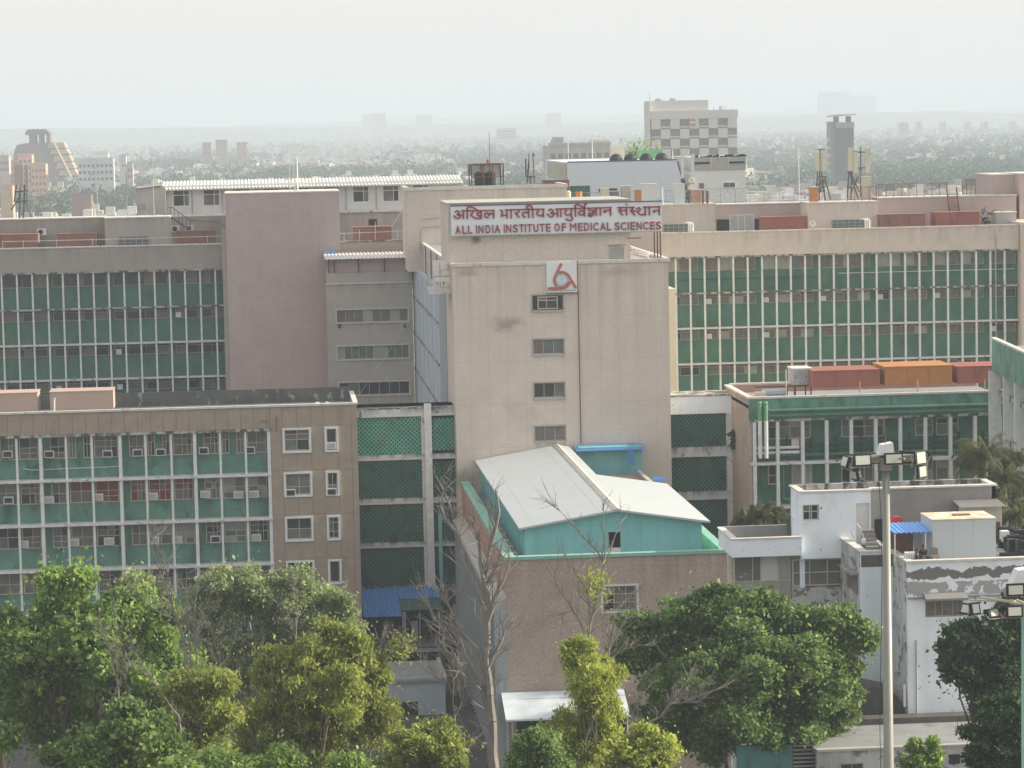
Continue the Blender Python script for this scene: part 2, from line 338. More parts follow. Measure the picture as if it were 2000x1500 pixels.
# ---------------------------------------------------------------- ground, hills, air
m = MB(); m.face([(-7000, -400, 0), (9000, -400, 0), (9000, 14000, 0), (-7000, 14000, 0)])
tag(m.build('ground', mt['soil'], fix=False), 'dry green-brown plain the whole city stands on', None, kind='structure')
m = MB(); m.face([(-60, 100, .03), (80, 100, .03), (80, 236, .03), (-60, 236, .03)])
tag(m.build('courtyard_ground', mt['asphalt'], fix=False), 'dusty asphalt yard in front of the hospital', None, kind='structure')
from mathutils import noise as mn
mt['hill'] = mat('scrub_covered_ridge', (.075, .095, .06), var=.3, scale=.01)
def ridge(y0, depth, hf, seed, x0, x1, n=90):
    m = MB(); rows = []
    for i in range(n+1):
        x = x0+(x1-x0)*i/n; h = hf(x)*(1+.22*mn.noise(Vector((x/350, seed, 0)))+.1*mn.noise(Vector((x/60, seed, 3))))
        rows.append([(x, y0, -1), (x, y0+depth*.35, h*.7), (x, y0+depth*.6, h), (x, y0+depth, -1)])
    for i in range(n):
        for j in range(3): m.face([rows[i][j], rows[i+1][j], rows[i+1][j+1], rows[i][j+1]])
    return m.build('hills', mt['hill'], fix=False, smooth=False)
def hf(x):
    return 34 + 14*math.exp(-((x+700)/900)**2)+10*math.exp(-((x-1500)/500)**2)
tag(ridge(6200, 1800, hf, 2.0, -3500, 5500), 'low wooded ridge along the horizon', None, kind='structure')
tag(ridge(9000, 2500, lambda x: 50+8*math.sin(x/700), 9.0, -4500, 8000), 'farthest pale ridge behind the first', None, kind='structure')
hz = MB(); hz.box(-6900, 8900, -300, 13900, -1, 150)
vm = bpy.data.materials.new('haze_air'); vm.use_nodes = True
for n in list(vm.node_tree.nodes): vm.node_tree.nodes.remove(n)
vo = vm.node_tree.nodes.new('ShaderNodeOutputMaterial'); vp = vm.node_tree.nodes.new('ShaderNodeVolumePrincipled')
HAZE = 0.00029
vp.inputs['Color'].default_value = (.64, .745, .85, 1); vp.inputs['Density'].default_value = HAZE; vp.inputs['Anisotropy'].default_value = 0.0
vm.node_tree.links.new(vp.outputs[0], vo.inputs['Volume'])
tag(hz.build('haze', vm), 'thin pale air over the city', None, kind='stuff')

# ---------------------------------------------------------------- leaf clouds
LEAF = {
 'fresh': leafmat('fresh_green_leaf', (.12,.22,.06), (.25,.38,.10), (.47,.60,.19), .6),
 'mid':   leafmat('mid_green_leaf', (.08,.15,.05), (.17,.27,.08), (.38,.50,.17), .6),
 'deep_shade':  leafmat('shaded_deep_green_leaf', (.025,.055,.028), (.05,.095,.04), (.11,.17,.07), .4),  # shade from out-of-view surroundings is put into this darker leaf colour
 'olive': leafmat('grey_olive_leaf', (0.166,0.233,0.103), (0.299,0.374,0.162), (0.549,0.632,0.324), .6),
 'lime':  leafmat('yellow_green_leaf', (.24,.33,.06), (.43,.50,.10), (.60,.63,.18), .6),
 'gold':  leafmat('olive_yellow_leaf', (.15,.22,.055), (.31,.37,.09), (.52,.54,.17), .6),
 'palm':  leafmat('palm_leaf', (.05,.07,.03), (.10,.125,.05), (.22,.22,.10), .4),
 'far':   leafmat('distant_tree_leaf', (.035,.065,.035), (.042,.076,.038), (.055,.09,.042), .15),
}
def quads(c, a, b):
    """rhombic leaves: centres c, half-length vectors a, half-width vectors b"""
    n = len(c); v = np.empty((n, 4, 3)); v[:, 0] = c-a; v[:, 1] = c+b; v[:, 2] = c+a; v[:, 3] = c-b
    return v.reshape(-1, 3)
def leafmesh(name, v, material):
    n = len(v)//4; me = bpy.data.meshes.new(name)
    me.vertices.add(4*n); me.vertices.foreach_set('co', v.astype(np.float32).ravel())
    me.loops.add(4*n); me.loops.foreach_set('vertex_index', np.arange(4*n, dtype=np.int32))
    me.polygons.add(n); me.polygons.foreach_set('loop_start', np.arange(0, 4*n, 4, dtype=np.int32))
    try: me.polygons.foreach_set('loop_total', np.full(n, 4, dtype=np.int32))
    except Exception: pass
    me.materials.append(material); me.update(); me.validate(); return me
def rnd_dirs(n, rng, zb=0.0):
    d = rng.normal(size=(n, 3)); d[:, 2] += zb; d /= np.linalg.norm(d, axis=1)[:, None]+1e-9; return d
def leaf_cloud(c, size, rng, up=.6, droop=0.0, aspect=.55):
    n = len(c); nrm = rnd_dirs(n, rng, up)
    a = rnd_dirs(n, rng)
    a[:, 2] -= droop; a -= nrm*(a*nrm).sum(1)[:, None]; a /= np.linalg.norm(a, axis=1)[:, None]+1e-9
    b = np.cross(nrm, a); s = size*np.clip(rng.lognormal(-.1, .42, n), .4, 2.0)[:, None]
    return quads(c, a*s*.5, b*s*.5*aspect)

# ---------------------------------------------------------------- far trees
def far_tree_mesh(seed, n=900, w=6.0, h=5.0, leaf=.9):
    rng = np.random.default_rng(seed); lob = rng.normal(size=(9, 3))*np.array([w*.42, w*.42, h*.28]); lob[:, 2] = np.abs(lob[:, 2])+h*.9
    rr = rng.uniform(.35, .6, 9)*w*.75; k = rng.integers(0, 9, n); d = rnd_dirs(n, rng, .25)
    c = lob[k]+d*(rr[k]*rng.uniform(.7, 1.0, n))[:, None]; c[:, 2] = np.maximum(c[:, 2], 2.0)
    v = leaf_cloud(c, leaf, rng, .7)
    return v
fartree = [leafmesh('far_tree', far_tree_mesh(100+i, 1000, 5.5+i*.8, 5.0+(i%2)*1.6), LEAF['far']) for i in range(5)]
trunk = MB(); trunk.tube((0, 0, 0), (0, 0, 5), .35, .2, 6)
rt = random.Random(3)
def tree_row(y, x, s): return
# ---------------------------------------------------------------- houses of the city
hcol = [mat('cream_house_wall', (.52,.48,.39), var=.12, scale=.2), mat('white_house_wall', (.60,.60,.59), var=.08, scale=.2),
        mat('grey_house_wall', (.34,.33,.31), var=.15, scale=.2), mat('brick_house_wall', (.34,.25,.20), var=.15, scale=.2), mat('pink_house_wall', (.50,.42,.36), var=.12, scale=.2)]
hwin = mt['glass']
def house_mesh(seed):
    r = random.Random(seed); m = MB(); w, dp, st = r.uniform(5.5, 11), r.uniform(6, 11), r.choice((2, 3, 3, 4)); h = 3.1*st
    m.cur = 0; m.box(-w/2, w/2, 0, dp, 0, h)
    m.box(-w/2-.05, w/2+.05, -.05, .15, h, h+.9); m.box(-w/2-.05, -w/2+.15, .15, dp, h, h+.9); m.box(w/2-.15, w/2+.05, .15, dp, h, h+.9)
    if r.random() < .7:
        a = r.uniform(-w/2, w/2-4); m.box(a, a+r.uniform(2.5, 4), dp*.4, dp*.8, h, h+2.6)
    for f in range(1, st): m.box(-w/2-.5, w/2+.5, -.9, 0, f*3.1-.15, f*3.1+.0); 
    m.cur = 1
    n = max(2, int(w/2.6))
    for f in range(st):
        for i in range(n):
            x = -w/2+(i+.5)*w/n; ww = r.uniform(.5, .8); m.box(x-ww, x+ww, -.06, .1, f*3.1+1, f*3.1+2.3)
    for i in range(3):
        m.box(w/2-.1, w/2+.05, dp*(i+.3)/3, dp*(i+.6)/3, h-2.2, h-1.0)
    if r.random() < .8:
        m.cur = 2; q = (r.uniform(-w/3, w/3), dp*.5); m.tube((*q, h+.9), (*q, h+2.3), .65, .65, 8)
    return m
HOUSE = []
for i in range(10):
    hm = house_mesh(40+i); me = hm.mesh('house', [hcol[[0,1,1,3,0,1,1,0,2,1][i]], hwin, [mt['black'], mt['white']][i % 2]]); HOUSE.append(me)
rh = random.Random(5)
def city_density(px):      # more roofs on the left, more trees on the right of the view
    return .78 if px < 900 else .34
placed = []
nh = nt = 0
def lab_of(a, px, d, b=''):
    reg = 'below the stepped tower' if px < 150 else 'beyond the grey lean-to' if px < 330 else 'over the left end of the corrugated roof' if px < 520 else 'over the middle of the corrugated roof' if px < 720 else 'left of the water tank cage' if px < 920 else 'between tank cage and chequered tower' if px < 1270 else 'right of the chequered tower' if px < 1560 else 'around the slender dark tower' if px < 1730 else 'right of the slender dark tower' if px < 1900 else 'near the right picture edge'
    dep = 'nearest' if d < 1250 else 'middle' if d < 1700 else 'far hazy'
    return f'{dep} {a}{b} {reg}'
tries = 0
names_h = ['pale flat-roofed house among the hazy city beyond the hospital', 'distant green tree among the far city houses']
while (nh < 290 or nt < 230) and tries < 9000:
    tries += 1
    u = rh.random(); d = 1080+1500*u**1.5
    px = rh.uniform(-40, 2040)
    p = W(px, 400, d); x = p.x
    if any(abs(x-a) < 11 and abs(d-b) < 16 for a, b in placed[-400:]): continue
    if abs(x-PX(90, 330, 1900)) < 60 and 1800 < d < 2000: continue
    blob = mn.noise(Vector((x/150, d/260, 5.0)))
    ishouse = blob < (.02 if px < 900 else -.22)
    if ishouse and nh < 290:
        s = rh.uniform(.8, 1.15)*(1+.3*max(0, (d-1500)/1500)); o_i = rh.randrange(10); o = place('city_house', HOUSE[o_i], (x, d, 0), rz=rh.choice((0, .15, -.2, .5, -.5)), sc=(s, s, s*rh.uniform(.7, 1.1)))
        tag(o, lab_of(('cream', 'white', 'white', 'brick', 'cream', 'white', 'white', 'cream', 'grey', 'white')[o_i]+' flat-roofed house', px, d), 'house', 'houses of the city beyond the hospital'); nh += 1; placed.append((x, d))
    elif not ishouse and nt < 230:
        s = rh.uniform(.9, 1.6); o = place('city_tree', fartree[rh.randrange(5)], (x, d, 0), rz=rh.uniform(0, 6), sc=(s*1.25, s*1.25, s))
        tag(o, lab_of('broad' if s > 1.25 else 'small', px, d, ' dark green tree'), 'tree', 'trees between the far houses'); nt += 1; placed.append((x, d))
# the rest of the city, one mass each
rng = np.random.default_rng(21)
m = MB(); m2 = []
for i in range(7500):
    u = rng.random(); d = 1090+5300*u**1.5; px = rng.uniform(-60, 2060); x = PX(px, 320, d)
    b = mn.noise(Vector((x/150, d/260, 5.0)))
    thr = .16 if px < 950 else -.04
    if b < thr:
        w, dp, h = rng.uniform(4, 9), rng.uniform(5, 10), rng.choice([6.5, 9.5, 9.5, 12.5])*(1+.35*(d > 3000)); m.cur = int(rng.choice([0, 1, 1, 1, 0, 2, 1, 0, 4, 3]))
        m.box(x-w/2, x+w/2, d, d+dp, 0, h)
        if rng.random() < .7: a = x+rng.uniform(-w/3, w/4); m.box(a, a+3.4, d+2, d+6, h, h+2.6)
        if rng.random() < .5 and d < 3000:
            m.cur = 5
            for f in range(int(h//3.1)): m.box(x-w*.35, x+w*.35, d-.1, d+.1, f*3.1+1.1, f*3.1+2.2)
tag(m.build('distant_houses', hcol+[mt['glass2']], fix=False), 'countless pale houses of the far city', None, kind='stuff')
cs = []
for i in range(8000):
    u = rng.random(); d = 1090+5000*u**1.4; px = rng.uniform(-60, 2060); x = PX(px, 320, d)
    b = mn.noise(Vector((x/150, d/260, 5.0)))
    if b > (-.06 if px < 950 else -.3):
        w = rng.uniform(6, 12)*(1+.25*(d > 2500)); h = rng.uniform(10, 17); n = int(np.clip(130*1300/d, 24, 120))
        k = rng.normal(size=(4, 3))*np.array([w*.45, w*.45, 1.2]); q = rng.integers(0, 4, n)
        c = k[q]+rnd_dirs(n, rng, .5)*np.array([w*.55, w*.55, h*.33])*rng.uniform(.8, 1, n)[:, None]+np.array([x, d, h*.66])
        c[:, 2] = np.maximum(c[:, 2], 1.0)
        cs.append(leaf_cloud(c, 1.7*(1+.5*(d > 2500)), rng, .7))
o = place('distant_trees', leafmesh('distant_trees', np.concatenate(cs), LEAF['far']), (0, 0, 0)); tag(o, 'hazy tree cover of the far city', None, kind='stuff')

# ---------------------------------------------------------------- landmarks of the city
def block(px0, py0, px1, d, depth, material, name, label, cat='building', wins=None, base=0, parent=None, group=None):
    """a plain far block: top-left picture point, right edge, depth plane"""
    a, b = W(px0, py0, d), W(px1, py0, d)
    t = thing(name, label, cat, ((a.x+b.x)/2, d, 0), group)
    MB().box(a.x, b.x, d, d+depth, base, a.z).build('wall', material, t)
    MB().box(a.x-.2, b.x+.2, d-.2, d+.3, a.z, a.z+.8).build('parapet', material, t)
    if wins:
        nc, nr, wmat = wins; cw = (b.x-a.x)/nc; rhh = 3.3; wm = None
        for r in range(nr):
            for c in range(nc):
                mb = MB().box(-cw*.3, cw*.3, -.12, .15, 0, 1.5)
                if wm is None: wm = mb.mesh('window', [wmat])
                place('window', wm, (a.x+(c+.5)*cw, d, a.z-1.2-(r+1)*rhh+.6), t)
    return t, a, b
# stepped brown landmark
d = 1900; s = d/F_PX
t = thing('stepped_building', 'stepped brown stone tower block with sunlit right flank above the left houses', 'building', (PX(88, 330, d), d, 0))
def z(py): return PZ(88, py, d)
def x(px): return PX(px, 330, d)
MB().prism([(x(27), 0), (x(27), z(300)), (x(34), z(282)), (x(52), z(279)), (x(98), z(279)), (x(104), z(292)), (x(118), z(340)), (x(124), 0)], d, d+24).build('side_wall', mt['zig_shade'], t)
MB().box(x(58), x(71), d+3, d+20, z(279), z(262)).build('pier', mt['zig_shade'], t)
MB().box(x(77), x(85), d+3, d+20, z(279), z(262)).build('pier', mt['zig_shade'], t)
MB().box(x(92), x(99), d+3, d+20, z(282), z(262)).build('pier', mt['zig_shade'], t)
MB().prism([(x(51), z(263)), (x(51), z(259)), (x(56), z(252)), (x(91), z(252)), (x(99), z(260)), (x(99), z(263))], d+1, d+24).build('crown_slab', mt['zig_shade'], t)
zz = [(98, 279), (102, 292), (108, 304), (113, 318), (118, 332), (124, 346)]
for i in range(5):
    xa, za = zz[i]; xb, zb = zz[i+1]; MB().prism([(x(xa)-1, z(zb-2)), (x(xa), z(za)), (x(xa+28), z(za)), (x(xb+28), z(zb-4)), (x(xb+28), z(zb-2))], d-1.2-i*.3, d+22).build('sloped_storey', mt['zig_sun'], t)
    MB().box(x(xa)+.5, x(xb+27), d-.6, d+20, z(zb-2), z(zb)).build('window_slot', mt['dark'], t)
MB().path([Vector((x(106+i*6.5), d-3, z(277+i*14))) for i in range(6)], .9, 6).build('drain_rib', mt['zig_sun'], t)
# checkered tower
d = 1000
t = thing('checkered_tower', 'grey office tower with a chequerboard of recessed windows on the skyline', 'tower', (PX(1355, 260, d), d, 0))
xl, xr = PX(1272, 260, d), PX(1440, 260, d); zt = PZ(1355, 219, d); mg = mat('pale_tower_panel', (.56, .55, .52), var=.05, scale=.1); mg2 = mat('dark_tower_recess', (.22, .215, .21), var=.1, scale=.1)
MB().box(xl, xr, d+.5, d+12, 0, zt).build('core_wall', mg2, t)
MB().box(xl-.3, xr+.3, d-.2, d+12, zt-2.2, zt+.6).build('fascia', mg, t)
cw = (xr-xl)/9; rh_ = 19.3*d/F_PX; z0 = zt-2.2
pm = MB().box(-cw/2+.04, cw/2-.04, -.6, .5, 0, rh_-.06).mesh('panel', [mg]); wmm = MB().box(-cw/2+.25, cw/2-.25, -.1, .1, rh_*.32, rh_-.3).mesh('window', [mt['glass2']])
sl = MB().box(-cw/2+.1, cw/2-.1, -.5, .1, rh_*.12, rh_*.26).mesh('sill', [mg])
for r in range(9):
    for c in range(9):
        q = (xl+(c+.5)*cw, d+.5, z0-(r+1)*rh_)
        if (r+c) % 2 == 0: place('panel', pm, q, t)
        else:
            o = place('window', wmm, q, t); place('sill', sl, q, o)
MB().box(xl-.2, PX(1385, 200, d), d+2, d+10, zt+.6, PZ(1330, 196, d)).build('roof_house', mg, t)
MB().box(xl-.9, xl-.32, d-.2, d+11, 0, PZ(1270, 198, d)).build('stair_shaft', mg, t)
for px, h in ((1269, 16), (1394, 6), (1412, 9), (1417, 9), (1430, 5)):
    p = W(px, 215 if px > 1300 else 196, d+3); MB().tube(p, p+Vector((0, 0, h*.18)), .12).build('aerial', mt['metal'], t)
MB().box(PX(1408, 207, d), PX(1412, 207, d), d+3, d+4, zt+.6, zt+1.8).build('aerial_box', mt['concrete'], t)
for px in (1290, 1318): MB().box(PX(px-5, 194, d), PX(px+4, 194, d), d+4, d+7, PZ(1330, 196, d), PZ(1330, 191.5, d)).build('roof_tank', mt['concrete'], t)
p = W(1354, 239, d-1.2); MB().box(p.x-1.2, p.x+1.2, d-.52, d-.46, p.z-.25, p.z+.25).build('emblem_bar', mt['white'], t); lg = MB(); lg.tube((p.x, d-.45, p.z), (p.x, d-.25, p.z), 1.25, 1.25, 12)
lg.build('red_emblem', mat('red_emblem', (.5, .16, .14)), t)
# dark slender tower
d = 1350
t = thing('slender_dark_tower', 'slender dark glass tower with a flat overhanging roof on the right skyline', 'tower', (PX(1645, 300, d), d, 0))
xa, xb = PX(1623, 300, d), PX(1668, 300, d); mdk = mat('dark_tower_cladding', (.085, .09, .10), var=.1, scale=.1)
zt = PZ(1645, 250, d)
MB().box(xa+2.2, xb, d, d+11, 0, zt).build('curtain_wall', mdk, t)
MB().box(xa, xa+2.2, d+1, d+10, 0, zt+3).build('stair_core', mat('core', (.17, .17, .17), scale=.1), t)
MB().box(xa+2.4, xb+.2, d-.2, d+11.1, zt, zt+2.6).build('upper_band', mat('band', (.26, .27, .28), scale=.1), t)
MB().prism([(xa, zt+5.4), (xa+2, zt+6.2), (xb+1, zt+6.4), (xb+1, zt+5.9), (xa, zt+5.1)], d-1, d+12).build('roof_slab', mt['concrete'], t)
for q in (xa+3, xb-2): MB().box(q, q+1, d+1, d+9, zt+2.6, zt+5.3).build('roof_post', mdk, t)
for i in range(10):
    MB().box(xa-.9, xa, d+1, d+5, zt-6-i*3.6, zt-4.6-i*3.6).build('balcony', mt['concrete'], t)
for i in range(6): MB().box(xa+2.3+i*1.35, xa+2.42+i*1.35, d-.15, d, 0, zt).build('mullion', mdk, t)
# very far towers, faint on the horizon
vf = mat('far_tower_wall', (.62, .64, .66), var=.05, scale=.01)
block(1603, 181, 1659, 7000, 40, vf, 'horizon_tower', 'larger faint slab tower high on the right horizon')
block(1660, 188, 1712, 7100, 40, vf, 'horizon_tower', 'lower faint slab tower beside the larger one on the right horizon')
for a, b, c, dd, lab in ((708, 224, 724, 6100, 'grey faint tower on the centre-left horizon, left of its pair'), (724, 222, 754, 6300, 'cream faint tower on the centre-left horizon, right of its pair'),
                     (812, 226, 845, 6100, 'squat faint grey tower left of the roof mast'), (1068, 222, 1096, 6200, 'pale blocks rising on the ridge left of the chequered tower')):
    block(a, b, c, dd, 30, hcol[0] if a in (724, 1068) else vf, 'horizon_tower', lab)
block(972, 252, 1008, 3400, 25, hcol[1], 'white_office', 'long white office block with small windows in the hazy middle distance', wins=(8, 3, mt['glass2']))
# pink and white blocks at the left
block(0, 306, 17, 1500, 12, hcol[4], 'pink_block', 'leftmost pink rooftop tower cut by the picture edge', wins=(3, 2, mt['glass2']))
block(-20, 318, 62, 1540, 18, mat('pink_orange', (.56,.33,.24), scale=.2), 'pink_block', 'wide pink apartment block below the stepped tower', wins=(9, 6, mt['glass2']))
block(35, 303, 62, 1520, 14, mat('pink_orange2', (.62,.37,.26), scale=.2), 'pink_block', 'taller pink orange stair tower in front of the stepped tower', wins=(3, 4, mt['glass2']))
block(60, 321, 89, 1500, 16, mat('pink_orange3', (.64,.38,.25), scale=.2), 'pink_block', 'lower pink orange block with square windows right of the stair tower', wins=(4, 4, mt['glass2']))
block(152, 312, 220, 1500, 18, hcol[1], 'white_block', 'white office block with window bands right of the stepped tower', wins=(8, 3, mt['glass4']))
block(183, 299, 211, 1505, 10, hcol[1], 'white_penthouse', 'white rooftop room above the white office block', wins=(3, 1, mt['glass2']))
block(233, 305, 246, 1500, 8, hcol[1], 'white_shaft', 'tall narrow white shaft right of the white office block')
block(248, 320, 259, 1500, 8, hcol[0], 'cream_block', 'small cream block beside the narrow white shaft', wins=(2, 2, mt['glass2']))
block(140, 382, 178, 1130, 12, mat('brown_shed', (.24,.14,.12), scale=.2), 'brown_block', 'plain brown brick block low on the left city edge')
block(0, 364, 24, 1080, 10, mat('cream_brown', (.5,.36,.25), scale=.2), 'water_tank_tower', 'cream block with a white top at the left picture edge')
block(395, 280, 412, 2500, 12, hcol[3], 'red_block', 'small red brick block on the hazy left, first of three', wins=(3, 2, mt['glass3']))
block(421, 275, 444, 2480, 12, hcol[3], 'red_block', 'largest of the three red brick blocks on the hazy left', wins=(4, 4, mt['glass3']))
block(462, 280, 482, 2500, 12, hcol[3], 'red_block', 'rightmost of the three small red brick blocks', wins=(3, 2, mt['glass3']))
for a, c, lab in ((1795, 1801, 'first'), (1841, 1848, 'second'), (1890, 1896, 'third'), (1922, 1930, 'fourth'), (1978, 1985, 'fifth')):
    block(a, 238, c, 3600, 20, hcol[0], 'slim_apartment_tower', lab+' sunlit slim tower from the left above the trees of the right horizon')
block(1760, 240, 1775, 3300, 20, hcol[0], 'slim_apartment_tower', 'ornate pale towers cluster right of the slender dark tower', wins=(3, 5, mt['glass3']))
# ================================================================ the hospital
CACHE = {}
def win(parent, x0, x1, z0, z1, y, cols, rows, fm, panes, ft=.05, name='window', rnd=random, dep=.10):
    """window = frame (part) + panes (sub-parts); facade faces -Y, glass sits behind the frame"""
    w, h = x1-x0, z1-z0
    cs = [0]; [cs.append(cs[-1]+c) for c in cols]; cs = [c/cs[-1]*w-w/2 for c in cs]
    rs = [0]; [rs.append(rs[-1]+c) for c in rows]; rs = [r/rs[-1]*h for r in rs]
    key = ('f', round(w, 2), round(h, 2), tuple(cols), tuple(rows), fm.name, ft)
    if key not in CACHE:
        m = MB()
        for i, c in enumerate(cs):
            t = ft*(1.2 if i in (0, len(cs)-1) else .8); m.box(c-t/2+(t/2 if i == 0 else -t/2 if i == len(cs)-1 else 0), c+t/2+(t/2 if i == 0 else -t/2 if i == len(cs)-1 else 0), 0, dep, 0, h)
        for i, r in enumerate(rs):
            t = ft*(1.2 if i in (0, len(rs)-1) else .8); a = r-t/2+(t/2 if i == 0 else -t/2 if i == len(rs)-1 else 0); m.box(cs[0]+ft*.6, cs[-1]-ft*.6, .004, dep-.004, a, a+t)
        CACHE[key] = m.mesh(name, [fm])
    f = place(name, CACHE[key], ((x0+x1)/2, y, z0), parent)
    for i in range(len(cs)-1):
        for j in range(len(rs)-1):
            pw, ph = cs[i+1]-cs[i]-ft*.4, rs[j+1]-rs[j]-ft*.4
            k = ('p', round(pw, 2), round(ph, 2))
            if k not in CACHE: CACHE[k] = MB().box(-pw/2, pw/2, 0, .03, 0, ph).mesh('pane', [mt['glass']])
            place('pane', CACHE[k], ((x0+x1)/2+(cs[i]+cs[i+1])/2, y+dep*.55, z0+rs[j]+ft*.2), f, mat=rnd.choice(panes))
    return f
G = [mt['glass'], mt['glass2'], mt['glass2'], mt['glass4'], mt['glass2'], mt['glass3'], mt['glass4']]
GB_ = [mt['glass2'], mt['glass2'], mt['glass4'], mt['glass']]
GD = [mt['glass'], mt['glass4'], mt['glass']]

def mullions(parent, xs, w, dp, y, zlist, material, name='mullion'):
    for x in xs:
        for z0, z1 in zlist:
            k = ('m', round(w, 3), round(dp, 2), round(z1-z0, 2), material.name)
            if k not in CACHE: CACHE[k] = MB().box(-w/2, w/2, 0, dp, 0, z1-z0).mesh(name, [material])
            place(name, CACHE[k], (x, y, z0), parent)

# ---------------------------------------------------------------- two long wings
def wing(name, label, d, x0, x1, ztop, zband, zl, xcols, pitch, bandm, gm, pierside, storey, skip0, seed):
    r = random.Random(seed); t = thing(name, label, 'building', ((x0+x1)/2, d, 0))
    MB().box(x0, x1, d+1.0, d+14, 0, zband).build('back_wall', gm, t)
    MB().box(x0, x1, d-.05, d+.30, zband, ztop).build('fascia', bandm, t)
    MB().box(x0, x1, d-.12, d+.38, ztop, ztop+.14).build('coping', mt['coping'], t)
    MB().box(x0, x1, d+.30, d+14, zband, zband+.25).build('roof', mt['roofc'], t)
    MB().box(x0, x1, d-.03, d+1.0, zband-.16, zband-.003).build('soffit', mt['ledge_bad'], t)
    zs = [zband-.16]+list(zl)
    for i, z in enumerate(zl):
        MB().box(x0, x1, d+.02, d+.99, z-.13, z+.02).build('ledge', mt['ledge'] if i else mt['ledge_bad'], t)
    w, dp = .17, .30
    segs = [(b+.022, a-(.003 if i == 0 else .133)) for i, (a, b) in enumerate(zip(zs[:-1], zs[1:]))]
    mullions(t, xcols, w, dp, d+.10, segs, mt['mull'])
    y = d+.93; ng = int((x1-x0)/(4*pitch))+2
    ref = xcols[0] if not pierside else pierside
    for gi in range(-2, ng+1):
        gx = ref+gi*4*pitch
        a, b = gx+.12, gx+4*pitch-.55
        if b < x0+.3 or a > x1-.3: continue
        a, b = max(a, x0+.1), min(b, x1-.1)
        for si, z in enumerate(zs[:-1]):
            top = z-.16 if si else z-.02; hgt = 1.12 if si else 1.38
            pan = ([mt['glass3'], mt['glass3'], mt['glass2'], mt['glass4']] if (si == 0 and not skip0) else G if not skip0 else GD+[mt['glass2']])
            cols = (1.15, 1.1, .5, .85, 1.2) if b-a > 4 else (1, 1)
            win(t, a, b, top-hgt, top, y-.04, cols, (.74, .26) if si else (1,), mt['frame_dk'], pan, .06, rnd=r)
            if si and r.random() < .42:
                MB().box(a+.08, a+.62, y-.28, y-.05, top-hgt+.1, top-hgt+.62).build('window_cooler', mt['white'], t)
    return t
d = 302; xl = PX(-70, 500, d); xr = PX(436, 560, d)
ztl = [PZ(200, q, d) for q in (601.5, 671, 740, 809)]; ztl += [ztl[-1]-3.6, ztl[-1]-7.2, ztl[-1]-10.8]
LWx = [PX(2, 535, d)+i*29.4*d/F_PX for i in range(-2, 15)]
LW = wing('left_wing', 'long green hospital wing in shade with a grey fascia and white mullions at the left', d, xl, xr, PZ(200, 483, d), PZ(200, 529.5, d), ztl[:5], LWx, 29.4*d/F_PX, mt['band_grey_shade'], mt['green'], LWx[5]+.3, 3.6, True, 3)
d = 300; xl = PX(1290, 500, d); xr = PX(1990, 500, d)
RWx = [PX(1320, 512, d)+i*28.7*d/F_PX for i in range(-1, 24)]
ztr = [PZ(1500, q, d) for q in (568.6, 637, 706.5, 775)]; ztr += [ztr[-1]-3.57]
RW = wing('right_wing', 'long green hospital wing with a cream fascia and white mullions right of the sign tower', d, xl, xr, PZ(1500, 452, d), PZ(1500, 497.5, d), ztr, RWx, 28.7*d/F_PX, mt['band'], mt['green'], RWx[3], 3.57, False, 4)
MB().box(PX(1992, 560, 300), PX(1992, 560, 300)+14, 299.2, 312, 0, PZ(1992, 440, 300)+.3).build('end_pillar', mt['tower'], RW)
MB().tube((PX(1945, 490, 299.8), 299.9, ztr[3]), (PX(1945, 490, 299.8), 299.9, PZ(1945, 447, 300)), .06).build('downpipe', mt['metal'], RW)
for i, (dz) in enumerate((1.15, 2.0)):
    MB().box(PX(1330 if i else 1640, 500, 300), PX(1985 if not i else 1600, 500, 300), 300.8, 300.9, zb_ := PZ(1500, 497.5, 300)-1.75-dz*.35, zb_+.07).build('conduit', mt['white'] if not i else mt['green_dk'], RW)

# ---------------------------------------------------------------- pink stair block
d = 299.5
PB = thing('pink_block', 'tall windowless pink plaster block between the left wing and the low roofed part', 'building', (PX(550, 600, d), d, 0))
x0, x1 = PX(443, 500, d), PX(662, 376, d); zt = PZ(550, 377, d)
MB().box(x0, x1, d, d+9, 0, zt).build('wall', mt['pink'], PB)
MB().box(x0-.06, x1+.06, d-.06, d+9.06, zt, zt+.12).build('coping', mt['coping'], PB)
MB().box(PX(434, 500, 301), x0-.01, d+.9, d+3, 0, PZ(438, 449, 301)).build('pilaster', mt['pink_grey'], PB)
